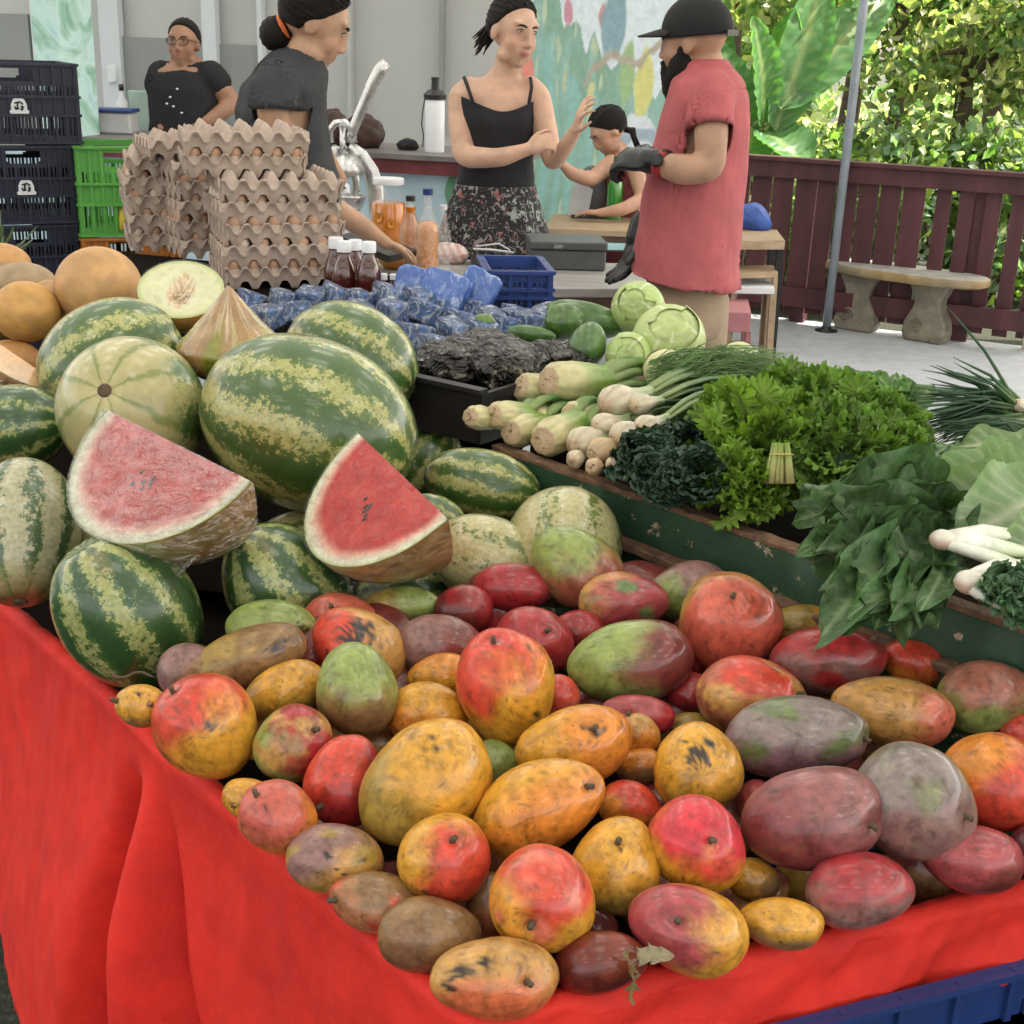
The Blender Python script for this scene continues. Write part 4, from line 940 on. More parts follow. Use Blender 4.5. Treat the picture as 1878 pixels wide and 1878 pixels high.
# half melon with seeds
def CMv(z, x=None):
    z = z.normalized(); x = (x or CR); x = (x-z*x.dot(z)).normalized(); y = z.cross(x); return Matrix((x, y, z)).transposed()
hp = atD(332, 530, 2.28); k = 2.28/FP; zf = (-CF*.75+CU*.62+CR*.12); Mh = CMv(zf, CR-CU*.1)
hm = thing('half_melon', tuple(hp), 'halved pale honey melon showing its seed hollow, beside the wrapped conical melon', 'half melon')
ra = 78*k; rb_ = 79*k
b = MB()
vs = []
def hb_(u_, v_):
    a = 2*math.pi*u_; t = math.pi/2*(1-v_); return hp+Mh @ V(ra*math.cos(a)*math.sin(t), rb_*math.sin(a)*math.sin(t), -ra*.98*math.cos(t))
b.grid(hb_, 48, 16, cf=lambda u_, v_: mixc((.55, .27, .06), (.42, .30, .10), sm(-.2, .4, nz((u_*9, v_*4, 2))))); b.build('rind', ml.m, hm)
b = MB()
def hf(u_, v_):
    a = 2*math.pi*u_; r_ = v_; q = V(ra*.995*math.cos(a)*r_, rb_*.995*math.sin(a)*r_, 0)
    g = math.exp(-((q.x/ra/.36)**2+(q.y/rb_/.55)**2)*1.6); q.z = -.022*g*(1+.6*nz((q.x*90, q.y*60, 1))); return hp+Mh @ q
def hc_(u_, v_):
    a = 2*math.pi*u_; x = math.cos(a)*v_; y = math.sin(a)*v_; g = math.hypot(x/.32, y/.62)
    c = mixc((.62, .62, .34), (.42, .48, .16), sm(.88, .97, v_)); c = mixc(c, (.66, .67, .42), sm(.9, .3, v_)*.5)
    s_ = nz((x*14, y*6, 3)); c2 = mixc((.60, .38, .17), (.75, .68, .52), sm(-.1, .3, s_)); return mixc(c2, c, sm(.8, 1.05, g+.2*nz((x*6, y*6, 8))))
b.grid(hf, 60, 30, cf=hc_); b.build('flesh', simple('pale_flesh', None, .3, .15, 50, .4, 120, attr=True, coat=.5), hm)
b = MB(); rr = random.Random(9)
for _ in range(46):
    x = rr.gauss(.12, .12); y = rr.gauss(0, .26); q = hp+Mh @ V(x*ra, y*rb_, -.016+.006*rr.random()); b.ell(q, (.0016, .005, .0014), Mh @ Matrix.Rotation(rr.uniform(-.5, .5), 3, 'Z'), 7, 5, col=mixc((.55, .40, .2), (.75, .66, .45), rr.random()))
b.build('seeds', simple('melon_seeds', None, .4, .1, attr=True), hm)
b = MB(); b.grid(lambda u_, v_: hp+Mh @ V(ra*1.01*math.cos(6.283*u_)*v_, rb_*1.01*math.sin(6.283*u_)*v_, .003+.003*nz((u_*9, v_*9, 4))), 50, 20); b.build('cling_film', film('melon_film', .10), hm)
# wrapped conical half melon: skin outward, film gathered into a peak
cpk = atD(424, 632, 2.16); k = 2.16/FP; Mc = CMv(V(0, 0, 1)*.95-CF*.05, CR)
cm = thing('wrapped_melon', tuple(cpk), 'brownish green half melon with clear film twisted to a peak', 'wrapped melon')
prof = []; R0 = 98*k
for j in range(31):
    t = j/30
    if t < .5: a = t/.5*math.pi/2; prof.append((R0*math.sin(a*.98+.02), -R0*.72*math.cos(a)))
    else: s_ = (t-.5)/.5; prof.append((R0*((1-s_)**.95)*(.96+.04*(1-s_))+.0015, R0*1.12*s_-R0*.06*math.sin(s_*3.14)))
b = MB(); vs = []; cs = []; n = 64
for j, (r_, z_) in enumerate(prof):
    for i in range(n):
        a = 6.28318*i/n; cr = .018*math.sin(a*19+3*nz((i*.3, j*.2, 1)))*sm(.45, .9, j/30); rr_ = r_*(1+cr+.02*nz((math.cos(a)*2, math.sin(a)*2, z_*9)))
        vs.append(cpk+Mc @ V(rr_*math.cos(a), rr_*math.sin(a), z_))
        g = nz((math.cos(a)*3, math.sin(a)*3, z_*5), 1, 4); cc = mixc((.36, .21, .075), (.27, .27, .03), sm(-.05, .3, g)*(1-sm(.6, .9, j/30))); cc = mixc(cc, (.13, .13, .04), sm(.3, .0, j/30)); cc = mixc(cc, (.50, .40, .26), sm(.0, .5, nz((a*9, z_*20, 2)))*sm(.55, .9, j/30)); cs.append(cc)
b.add(vs, [(j*n+i, j*n+(i+1) % n, (j+1)*n+(i+1) % n, (j+1)*n+i) for j in range(30) for i in range(n)], cs); b.build('skin', simple('wrapped_skin', None, .25, .35, 30, .4, 90, attr=True, coat=.8), cm)
# orange melon slice wrapped at the left edge
sp_ = atD(35, 655, 2.2)
sl_ = thing('melon_slice', tuple(sp_), 'cut orange melon slice in clear film at the left edge', 'melon slice')
b = MB(); Ms = CMv(-CF*.5+CU*.6+CR*.4, CR*.8-CU*.55)
def slp(u_, v_):
    a = lerp(-1.25, 1.25, u_); r_ = .078*(1-.0*v_); t = lerp(0, R(80), v_); return sp_+Ms @ V(math.sin(a)*.085, -math.cos(a)*.055*math.cos(t), -math.cos(a)*.062*math.sin(t))
b.grid(slp, 30, 14, cf=lambda u_, v_: (.50, .24, .07)); b.build('rind', ml.m, sl_)
b = MB(); b.grid(lambda u_, v_: sp_+Ms @ V(math.sin(lerp(-1.25, 1.25, u_))*.085, -math.cos(lerp(-1.25, 1.25, u_))*.055*v_, 0), 30, 10, cf=lambda u_, v_: mixc((.68, .34, .12), (.6, .42, .22), v_)); b.build('flesh', M.setdefault('oflesh', simple('orange_flesh', None, .3, .2, 60, .5, 90, attr=True, coat=.6)), sl_)
b = MB(); b.grid(lambda u_, v_: slp(u_, v_)+V(0, -.002, .002)+CU*(.004*nz((u_*12, v_*9, 2))), 40, 14); b.build('cling_film', film('slice_film', .35), sl_)
# wedge filler under the slice
omelon('orange melon under the wrapped slice at the left edge', 20, 668, 2.34, 120, 90, (.5, .24, .07))
# ================================================================ EGG TRAYS
PT = .052; CELL = .0485
def tray_mesh(ph):
    b = MB(); L, Wd = CELL*6, CELL*5; h = .010; bandh = PT-2*h
    def T(t): return max(-1, min(1, 1.5*math.cos(2*math.pi*(t/CELL+ph))))
    # top heightfield (cups and peaks)
    def hfz(x, y): return -.012*1.2*(math.cos(2*math.pi*(x/CELL+ph+.5))+math.cos(2*math.pi*(y/CELL+ph+.5)))
    n = 54; m_ = 45
    def g(u, v_):
        x, y = u*L, v_*Wd; e = min(x, y, L-x, Wd-y); k = sm(0, .012, e)
        edge = -T(x if min(y, Wd-y) < min(x, L-x) else y)*h
        return V(x, y, PT-h+lerp(edge, hfz(x, y)*1.0+.0, k)*1.0+.0015*nz((x*60, y*60, ph)))
    b.grid(g, n, m_)
    # side walls as a ring
    per = []
    for i in range(72): per.append((i/72*L, 0, 0, -1, i/72*L))
    for i in range(60): per.append((L, i/60*Wd, 1, 0, i/60*Wd))
    for i in range(72): per.append((L-i/72*L, Wd, 0, 1, L-i/72*L))
    for i in range(60): per.append((0, Wd-i/60*Wd, -1, 0, Wd-i/60*Wd))
    vs = []; rows = [0, .12, .3, .5, .7, .82, .88, .94, 1.0]
    for j, r_ in enumerate(rows):
        for (x, y, nx_, ny_, t) in per:
            T_ = T(t); z0 = -T_*h-.0; zt_ = PT-h-T_*h; z = lerp(z0+.006, zt_, r_)
            o = .0035*math.cos(2*math.pi*(t/CELL+ph))*math.sin(r_*3.1)-.010*(1-r_)*.6+(.0045 if .8 < r_ < .96 else 0)+.0012*nz((x*90, y*90+z*60, 3))
            vs.append(V(x+nx_*o, y+ny_*o, z+.001*nz((x*70, y*70, j))))
    N = len(per); b.add(vs, [(j*N+i, j*N+(i+1) % N, (j+1)*N+(i+1) % N, (j+1)*N+i) for j in range(len(rows)-1) for i in range(N)])
    return b
egg_m = simple('egg_shell', (.46, .27, .17), .5, .15, 20, .1, 120); egg_w = simple('egg_shell_pale', (.68, .55, .45), .5, .1, 20)
trays = {}; eggs = {}
def egg_stack(px, py, D, rot, z0, nlev, name_l, offs=(0, 0), long_front=True, top_first=0):
    c0 = atD(px, py, D); out = []
    for k in range(nlev):
        ph = .0 if (k+top_first) % 2 else .5
        jit = math.sin(k*2.3+px)*.006
        key = ph
        lab = name_l[k] if k < len(name_l) else name_l[-1]
        if key not in trays: o = tray_mesh(ph).build('egg_tray', M['card'], smooth=True, auto=50); trays[key] = o
        else: o = trays[key].copy(); COL.objects.link(o)
        th = rot+R(1.8)*math.sin(k*1.7+px)+(math.pi if False else 0)
        base = V(c0.x, c0.y, z0+k*PT)+V(jit, 0, 0)
        o.location = base; o.rotation_euler = (0, R(.6)*math.sin(k+px), th); o['_o'] = (0, 0, 0)
        tag(o, lab, 'egg tray', 'stacked cardboard egg trays')
        if k < nlev-1 or True:
            Mx = Matrix.Translation(base) @ Matrix.Rotation(th, 4, 'Z')
            top = (k == nlev-1)
            if not top:
                for i in range(6):
                    x = ((i+.5)+(0 if ph == .5 else -.5))*CELL
                    if x < .01: continue
                    add_egg(Mx @ V(x, .027, PT+.002), i+k)
                for i in range(5):
                    y = ((i+.5)+(0 if ph == .5 else -.5))*CELL
                    if y > .03: add_egg(Mx @ V(.027, y, PT+.002), i+k+3)
    return c0
def add_egg(p, s_):
    pale = (int(p.x*1000)+s_) % 9 == 0; key = pale
    if key not in eggs:
        b = MB(); b.ell((0, 0, 0), (.0195, .0195, .023), None, 16, 12, lambda d, q: q*(1-.07*d.z)); o = b.build('egg', egg_w if pale else egg_m); eggs[key] = o
    else: o = eggs[key].copy(); COL.objects.link(o)
    o.location = p; o['_o'] = (0, 0, 0)
    tag(o, 'pale egg seen through a gap in the tray side' if pale else 'brown egg seen through a gap between two stacked trays', 'egg', 'pale eggs in the trays' if pale else 'brown eggs in the trays')
zs0 = 1.022; ordn = ['lowest', 'second lowest', 'middle', 'fourth', 'fifth', 'topmost']
egg_stack(418, 600, 3.2, R(-20)+R(42), zs0, 5, ['lowest cardboard egg tray of the near right pile, just behind the blue packets', 'second cardboard egg tray from the bottom of the near right pile', 'middle cardboard egg tray of the five in the near right pile', 'fourth cardboard egg tray from the bottom of the near right pile', 'uppermost wide egg tray of the near right pile, carrying the narrower upper pile'])
egg_stack(356, 600, 3.24, R(-12)+R(30), zs0+5*PT, 2, ['lower of the two egg trays crowning the pile, below the topmost one', 'topmost cardboard egg tray of the whole pile, beside the girl in grey'])
egg_stack(335, 520, 3.6, R(30), zs0, 5, ['lowest egg tray of the rear left pile, above the halved melon', 'next to lowest egg tray of the rear left pile', 'middle egg tray of the rear left pile', 'next to top egg tray of the rear left pile', 'uppermost wide egg tray of the rear left pile beside the green crate'], top_first=1)
egg_stack(243, 500, 3.68, R(20), zs0, 5, ['lowest egg tray of the outermost left pile, above the orange crate', 'next to lowest egg tray of the outermost left pile', 'middle egg tray of the outermost left pile, next to the crates', 'next to top egg tray of the outermost left pile', 'uppermost egg tray of the outermost left pile, beside the green crate'])
egg_stack(285, 500, 3.6, R(24), zs0+5*PT, 1, ['short single egg tray step left of the two crowning trays'], top_first=1)

# ================================================================ BOTTLES ON THE BACK SHELF
syr = glass('syrup_glass', (.16, .025, .008), .03); amber = NT('syrup'); amber.col((.06, .008, .003)); amber.setp(rough=.08, coat=1.0)
def lathe_thing(name, px, py, D, prof, mat, label, cat, group=None, extra=None, n=24, base_z=None, tilt=None):
    p = atD(px, py, D)
    if base_z is not None: p = atY(px, py, p.y); p.z = base_z
    t = thing(name, tuple(p), label, cat, group); b = MB(); b.lathe(p, prof, n); b.build('body', mat, t, auto=50)
    for (nm, pr, mt) in (extra or []): b = MB(); b.lathe(p, pr, n); b.build(nm, mt, t, auto=50)
    return t
def syrup(px, py, D, s_, label):
    p = atD(px, py, D); pr = [(.0, 0), (.024*s_, 0), (.026*s_, .006), (.026*s_, .05*s_), (.020*s_, .072*s_), (.013*s_, .088*s_), (.013*s_, .098*s_)]
    return lathe_thing('syrup_bottle', px, py, D, pr, amber.m, label, 'bottle', 'dark syrup bottles beside the egg trays', [('cap', [(.0, .096*s_), (.0155*s_, .096*s_), (.0155*s_, .116*s_), (.014*s_, .118*s_), (0, .118*s_)], M['white_plastic'])])
syrup(632, 545, 3.0, 1.08, 'dark syrup bottle nearest the egg trays, with a white cap'); syrup(677, 545, 2.98, 1.06, 'right front syrup bottle with a white cap, reddest against the light')
syrup(652, 536, 3.12, 1.05, 'syrup bottle standing behind and between the two front ones'); syrup(617, 540, 3.14, 1.15, 'syrup bottle half hidden behind the egg trays'); 
syrup(703, 560, 3.02, .62, 'small short brown bottle right of the syrup bottles'); syrup(722, 556, 3.08, .58, 'smallest white capped bottle beside the blue packets')

# ================================================================ BLUE PACKETS
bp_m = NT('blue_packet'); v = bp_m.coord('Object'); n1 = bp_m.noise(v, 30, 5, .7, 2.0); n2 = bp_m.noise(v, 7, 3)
bp_m.col(bp_m.mix(bp_m.ramp(n1.outputs[0], [(.50, 0.), (.58, .85)]), bp_m.ramp(n2.outputs[0], [(.35, (.02, .05, .17)), (.65, (.08, .19, .46))]), (.62, .70, .80)))  # pale patches paint wrap glints into the blue
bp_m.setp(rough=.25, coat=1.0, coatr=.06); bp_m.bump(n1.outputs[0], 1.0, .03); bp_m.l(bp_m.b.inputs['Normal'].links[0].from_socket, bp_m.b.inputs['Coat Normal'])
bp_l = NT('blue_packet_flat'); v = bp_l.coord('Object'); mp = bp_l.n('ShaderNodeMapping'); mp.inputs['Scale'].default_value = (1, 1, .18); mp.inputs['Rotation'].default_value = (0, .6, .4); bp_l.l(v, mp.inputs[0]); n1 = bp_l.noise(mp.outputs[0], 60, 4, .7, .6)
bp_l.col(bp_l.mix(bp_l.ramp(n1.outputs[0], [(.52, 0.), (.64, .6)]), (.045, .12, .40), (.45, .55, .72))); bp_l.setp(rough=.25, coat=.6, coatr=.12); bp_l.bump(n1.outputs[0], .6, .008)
def packet(px, py, D, sx, sy, sz, rx, ry, rz, mat, label, group, seed):
    p = atD(px, py, D); b = MB(); Mx = Matrix.Translation(p) @ Matrix.Rotation(rz, 4, 'Z') @ Matrix.Rotation(rx, 4, 'X') @ Matrix.Rotation(ry, 4, 'Y')
    # lumpy pillow box
    N = 12; S = [V(1, 0, 0), V(0, 1, 0), V(0, 0, 1)]
    for ax in range(3):
        for sg in (-1, 1):
            def g(u, v_, ax=ax, sg=sg):
                q = V(0, 0, 0); q[ax] = sg; q[(ax+1) % 3] = (2*u-1)*sg; q[(ax+2) % 3] = 2*v_-1
                l = (abs(q.x)**7+abs(q.y)**7+abs(q.z)**7)**(1/7); q = q/l
                q = V(q.x*sx/2, q.y*sy/2, q.z*sz/2); q *= 1+.10*nz(tuple(q), 38, seed)+.04*nz(tuple(q), 90, seed); return Mx @ q
            b.grid(g, N, N)
    o = b.build('wrapped_packet', mat, origin=tuple(p)); 
    return tag(o, label, 'packet', group)
rr = random.Random(21); k = 0
for row, (y0, y1, x0, x1, n, D0) in enumerate([(553, 545, 470, 760, 7, 2.86), (578, 570, 490, 775, 6, 2.74), (598, 578, 740, 1000, 6, 2.78), (560, 590, 745, 1010, 5, 2.9), (622, 606, 715, 880, 4, 2.62), (640, 636, 735, 800, 2, 2.52), (603, 588, 930, 1010, 3, 2.72), (575, 560, 640, 760, 3, 2.95)]):
    for i in range(n):
        t = i/(n-1); x = lerp(x0, x1, t)+rr.uniform(-8, 8); y = lerp(y0, y1, t)+rr.uniform(-5, 5)
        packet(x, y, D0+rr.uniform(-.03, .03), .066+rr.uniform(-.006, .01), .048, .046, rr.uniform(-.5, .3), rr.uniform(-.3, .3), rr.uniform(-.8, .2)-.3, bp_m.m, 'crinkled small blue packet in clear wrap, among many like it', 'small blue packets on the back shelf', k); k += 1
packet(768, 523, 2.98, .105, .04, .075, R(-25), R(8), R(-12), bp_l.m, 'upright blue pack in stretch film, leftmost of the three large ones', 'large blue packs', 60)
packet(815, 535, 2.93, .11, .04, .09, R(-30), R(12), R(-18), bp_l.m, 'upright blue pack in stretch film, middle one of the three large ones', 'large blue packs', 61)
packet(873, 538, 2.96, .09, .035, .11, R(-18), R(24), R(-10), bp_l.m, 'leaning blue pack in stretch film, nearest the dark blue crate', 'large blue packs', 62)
# dark bags in crumpled film
bag_m = NT('dark_bag'); v = bag_m.coord('Object'); n1 = bag_m.noise(v, 12, 3, .55, 1.5)
bag_m.col(bag_m.ramp(n1.outputs[0], [(.50, (.010, .008, .006)), (.62, (.03, .025, .018)), (.69, (.34, .28, .22))])); bag_m.setp(rough=.35, coat=.7, coatr=.05, spec=.2); n5 = bag_m.noise(v, 12, 2, .5, 2.5); bag_m.bump(n5.outputs[0], 1.0, .05); bag_m.l(bag_m.b.inputs['Normal'].links[0].from_socket, bag_m.b.inputs['Coat Normal'])  # palest ramp stop paints film highlights into the bag colour
def bag(px, py, D, r3, label, seed, peaks=5):
    p = atD(px, py, D); b = MB()
    b.ell(p, r3, Matrix.Rotation(seed, 3, 'Z'), 64, 44, lambda d, q: q*(1+.16*nz(tuple(d), 2.2, seed)+.10*abs(nz(tuple(d), 6, seed))+.05*abs(nz(tuple(d), 11, seed)))); return tag(b.build('produce_bag', bag_m.m, origin=tuple(p)), label, 'bag', 'crumpled film bags in the black tray')
bag(830, 668, 2.42, (.085, .07, .045), 'crumpled clear bag of dark produce at the left end of the black tray', 1)
bag(925, 672, 2.40, (.10, .075, .050), 'largest crumpled bag of dark produce, in the middle of the black tray', 2)
bag(1010, 672, 2.44, (.085, .06, .045), 'glossy dark bag reaching to the celery, right end of the black tray', 3)
bag(880, 640, 2.52, (.10, .06, .035), 'flat film bag lying across the back of the black tray', 4)

# ================================================================ VEGETABLES
LF = leafmat('leaf', None, .25, .42); LFD = leafmat('dark_leaf', None, .12, .45); LFP = leafmat('pale_leaf', None, .3, .45, .18)
def leaf(mb, base, d, up, L, Wd, curl=.3, ruff=.0, fr=6, cA=(.06, .16, .02), cR=(.25, .35, .10), nu=14, nv=6, tipw=.6, seed=0, cup=.15, stem=.0):
    base = Vector(base); d = Vector(d).normalized(); up = Vector(up); up = (up-d*up.dot(d)).normalized(); side = d.cross(up)
    def wf(t): 
        t2 = max(0, (t-stem)/(1-stem+1e-6)); return .04+math.sin(math.pi*min(1, t2**tipw))**.6*(1 if t2 > 0 else 0) if t2 > 0 else .05
    def g(u, v_):
        t = u; s_ = 2*v_-1; w_ = wf(t)*Wd/2; e0 = abs(s_); vn = -.020*Wd*max(0, math.cos((t*9-e0*2.2)*6.283))**3*sm(.05, .3, e0)*(1 if nv > 9 else 0)+(.03*Wd*nz((t*6, s_*3, seed)) if nv > 9 else 0)
        q = base+d*L*(t-curl*curl*.3*t*t)+up*(curl*L*(t-t*t*1.4))
        e = abs(s_); rf = ruff*(e**1.5)*(math.sin(fr*6.283*t+seed+(2 if s_ > 0 else 0))+.8*nz((t*fr*1.3, s_*2, seed)))
        return q+side*s_*w_*(1-.15*e)+up*(rf+vn+cup*w_*e*e)+d*ruff*.7*e*math.cos(fr*6.283*t*1.1+seed)
    def cc(u, v_):
        s_ = abs(2*v_-1); vein = max(0, math.cos((u*9-s_*2.2)*6.283))**(3 if nv > 9 else 8)*.35*(1 if s_ > .1 else 0)
        c = mixc(cR, cA, sm(.02, .16, s_)); c = mixc(c, cR, vein*(1.6 if nv > 9 else .6)); return mixc(c, tuple(x*1.35 for x in cA), sm(.6, 1, s_)*.6)
    mb.grid(g, nu, nv, cc)
def frill(mb, base, d, up, L, Wd, amp, f, cA, cR, seed, n=64):
    # a curly leaf: flat middle, tightly waved rim
    base = Vector(base); d = Vector(d).normalized(); up = Vector(up); up = (up-d*up.dot(d)).normalized(); side = d.cross(up)
    vs = []; cs = []; rr_ = (.0, .5, .8, .92, 1.0)
    for i in range(n):
        a = -2.75+5.5*i/(n-1); ph = f*a+seed
        for r in rr_:
            x = math.sin(a)*Wd*.5*r*(1+.12*math.sin(3*a+seed)); y = L*(.5-.5*math.cos(a)*-r) if False else L*(.52+.48*math.cos(a)*r)
            e = r**3
            vs.append(base+side*(x*(1+.16*e*math.sin(ph*1.7+1)))+d*(y+L*.08*e*math.cos(ph*1.3))+up*(amp*e*(math.sin(ph)+.5*math.sin(ph*2.3+seed))+.25*Wd*(x/Wd*2)**2*.5-.10*L*(y/L)**2))
            c = mixc(cR, cA, min(1, r*1.6)); cs.append(mixc(c, tuple(k*1.7 for k in cA), e*.6*(.5+.5*math.sin(ph))))
    m_ = len(rr_); mb.add(vs, [(i*m_+j, i*m_+j+1, (i+1)*m_+j+1, (i+1)*m_+j) for i in range(n-1) for j in range(m_-1)], cs)
def rv(r_): return V(r_.gauss(0, 1), r_.gauss(0, 1), r_.gauss(0, 1)).normalized()
def leafy_head(name, lumps, n, L, Wd, ruff, fr, cA, cR, label, cat, mat=None, seed=0, group=None, nu=40, nv=5, zmin=-.2):
    r_ = random.Random(seed); c0 = atD(*lumps[0][:3]); mb = MB()
    for (px, py, D, rad) in lumps:
        c = atD(px, py, D)
        for _ in range(n):
            d = rv(r_)
            while d.z < zmin or d.dot(CF) > .55: d = rv(r_)
            b0 = c+d*rad*.35
            up = (V(0, 0, 1)+rv(r_)*.6)
            ca = mixc(cA, tuple(x*1.7 for x in cA), r_.random()); 
            if fr < 7: frill(mb, b0+d*rad*.3*r_.random(), d, up+rv(r_)*.5, rad*(.40+.2*r_.random())+.01, Wd*(.8+.5*r_.random()), ruff*.55, 13, ca, cR, r_.random()*9); continue
            leaf(mb, b0, d, up, rad*(.5+.35*r_.random())+L*.3, Wd*(.8+.6*r_.random()), r_.uniform(-.3, .5), ruff*(.6+.8*r_.random()), fr, ca, cR, nu, nv, seed=r_.random()*9, cup=.1, tipw=1.9)
    o = mb.build(name, mat or LF, origin=tuple(c0)); return tag(o, label, cat, group)
lt = leafy_head('curly_lettuce', [(1395, 850, 1.93, .105), (1360, 800, 2.02, .075), (1350, 905, 1.84, .06)], 88, .02, .052, .0085, 6.5, (.115, .20, .025), (.26, .36, .08), 'bright green frilly lettuce bunch on the left, tied with pale stalks', 'lettuce', seed=1)
leafy_head('curly_lettuce', [(1485, 762, 2.14, .078), (1420, 755, 2.2, .055)], 88, .02, .05, .0080, 6.5, (.10, .185, .03), (.26, .36, .1), 'upper frilly lettuce at the back, beside the dill', 'lettuce', seed=2)
leafy_head('curly_lettuce', [(1590, 815, 2.02, .085), (1540, 860, 1.86, .085), (1610, 845, 1.88, .06)], 88, .02, .052, .0085, 6.5, (.095, .175, .03), (.24, .34, .1), 'right hand frilly lettuce bunch beside the big pale leaf', 'lettuce', seed=3)
# pale stalks tied with a string
c0 = atD(1432, 850, 1.80); st_ = thing('lettuce_stalks', tuple(c0), 'tied bundle of pale yellow green stalks in front of the frilly lettuce', 'stalks')
r_ = random.Random(4); b = MB()
for i in range(14):
    a = r_.uniform(-1, 1); z = r_.uniform(-1, 1); p0 = c0+CR*(a*.012)+CU*.028+CF*z*.006; p1 = c0+CR*(a*.022-.004)-CU*.028-CF*.01+CF*z*.01
    b.tube([p0, (p0+p1)/2, p1], [.0022, .003, .0034], 7, [(.30, .42, .10), (.48, .50, .18), (.62, .55, .27)])
b.build('stalk', LFP, st_); b = MB(); b.tube([c0+CU*.012+CR*math.cos(a*.5)*.016-CF*(.010*math.sin(a*.5)+.004) for a in range(14)], .0012, 6); b.build('string', simple('string', (.6, .5, .15), .7), st_)
# dark kale
leafy_head('dark_kale', [(1195, 865, 1.93, .055), (1250, 850, 1.97, .06), (1225, 890, 1.86, .045), (1275, 890, 1.83, .045)], 60, .03, .045, .005, 8, (.020, .044, .024), (.09, .14, .08), 'very dark crinkled kale under the white bulbs', 'kale', LFD, 5)
c0 = atD(1200, 800, 1.97); b = MB(); r_ = random.Random(6)
for i in range(22):
    a = r_.uniform(-1, 1); p0 = atD(1190+a*14, 815+r_.uniform(-22, 18), 1.95+a*.02); p1 = atD(1310, 790+r_.uniform(-25, 20), 2.06)
    b.tube([p0, (p0+p1)/2+V(0, 0, .006), p1], [.003, .0035, .003], 6, (.10, .16, .09))
tag(b.build('kale_bundle', LFP, origin=tuple(c0)), 'bundle of thin grey green kale stems under the onion leaves', 'kale')
# bulbs, leeks and celery
bulb_m = simple('bulb_skin', None, .4, .22, 40, .25, 90, attr=True, coat=.15)
def bulb(name, px, py, D, w_, tip, label, cat, L=.16, kind=0, fan=3, group=None, seed=0):
    """w_: photo pixels of the thickest part. tip: picture point (px, py, D) the leaves run to."""
    p = atD(px, py, D); R_ = w_*D/FP/2; q = atD(*tip); ax = (q-p).normalized(); Lt = (q-p).length
    t = thing(name, tuple(p), label, cat, group)
    Mz = CMv(ax, V(0, 0, 1)); b = MB()
    if kind == 0: prof = [(.0, -.9), (.28, -.92), (.36, -.84), (.72, -.60), (.96, -.15), (1.0, .2), (.86, .75), (.60, 1.35), (.45, 2.1), (.40, 3.0)]
    elif kind == 1: prof = [(.0, -.42), (.62, -.44), (.72, -.40), (.76, -.30), (.88, -.1), (.98, .4), (1.0, .9), (.95, 1.6), (.9, 2.6), (.8, 3.6)]
    else: prof = [(.0, -.7), (.5, -.72), (.68, -.55), (.86, -.2), (1., .3), (.9, .9), (.72, 1.6), (.5, 2.2), (.4, 2.6)]
    cols = []
    for (r__, z) in prof:
        if z < -.38 and r__ < .7: c = (.50, .36, .22)
        elif kind == 2: c = mixc((.56, .38, .20), (.40, .34, .14), sm(.5, 2.4, z))
        elif kind == 1: c = mixc((.55, .50, .26), (.20, .34, .06), sm(.3, 2.6, z))
        else: c = mixc((.60, .53, .38), (.34, .44, .22), sm(.9, 2.4, z))
        cols.append(c)
    n = 28; vs = []; cs = []
    for j, (r__, z) in enumerate(prof):
        for i in range(n):
            a = 6.2832*i/n; f = 1+(.05*math.sin(a*9+z) if kind == 1 else .03*math.sin(a*5))+.04*nz((math.cos(a), math.sin(a), z), 1.5, seed)
            vs.append(p+Mz @ V(r__*R_*f*math.cos(a), r__*R_*f*math.sin(a), z*R_)); g = 1+.25*math.sin(a*(13 if kind else 9)+seed)*(.5 if j > 2 else .2)+.2*nz((a*3, z*2, seed)); cs.append(tuple(x*g for x in cols[j]))
    b.add(vs, [(j*n+i, j*n+(i+1) % n, (j+1)*n+(i+1) % n, (j+1)*n+i) for j in range(len(prof)-1) for i in range(n)]+[tuple(range(n))[::-1]], cs)
    b.build('bulb' if kind != 1 else 'base', bulb_m, t)
    # root plate with rough fibres
    b = MB(); r_ = random.Random(seed)
    for i in range(9 if kind else 5):
        a = r_.random()*6.28; rr_ = R_*.5*r_.random(); s0 = p+Mz @ V(rr_*math.cos(a), rr_*math.sin(a), (-.42 if kind == 1 else -.85 if kind == 0 else -.7)*R_)
        b.tube([s0, s0-ax*.004+rv(r_)*.003], [.0016, .0006], 5, (.42, .30, .18))
    b.build('roots', bulb_m, t)
    if fan:
        b = MB(); st = prof[-1][1]*R_
        for i in range(fan):
            a = 6.28*i/fan+seed; o = V(math.cos(a), math.sin(a), 0)*R_*(.55 if kind == 1 else .22); s0 = p+Mz @ (o+V(0, 0, st-.01)); e = q+Mz @ (o*2.2)+rv(r_)*.012
            mid = (s0+e)/2+V(0, 0, .012); cA = (.13, .27, .07) if kind == 1 else (.16, .28, .15)
            pts = [s0, s0.lerp(mid, .6)+V(0, 0, .004), mid, mid.lerp(e, .6), e]; r0 = R_*(.42 if kind == 1 else .26)
            b.tube(pts, [r0*.8, r0, r0*.9, r0*.7, .0015], 8, [mixc((.42, .50, .22), cA, x) for x in (0, .5, 1, 1, 1)], flat=.6)
        b.build('leaves', LFP, t)
    return t
bulb('celery', 1018, 700, 2.24, 78, (1200, 705, 2.42), 'topmost celery head with a broad round cut root end, ribbed green stalks', 'celery', kind=1, fan=9, seed=1)
bulb('celery', 966, 712, 2.28, 66, (1120, 770, 2.4), 'celery head lying just left of and under the topmost one', 'celery', kind=1, fan=7, seed=2)
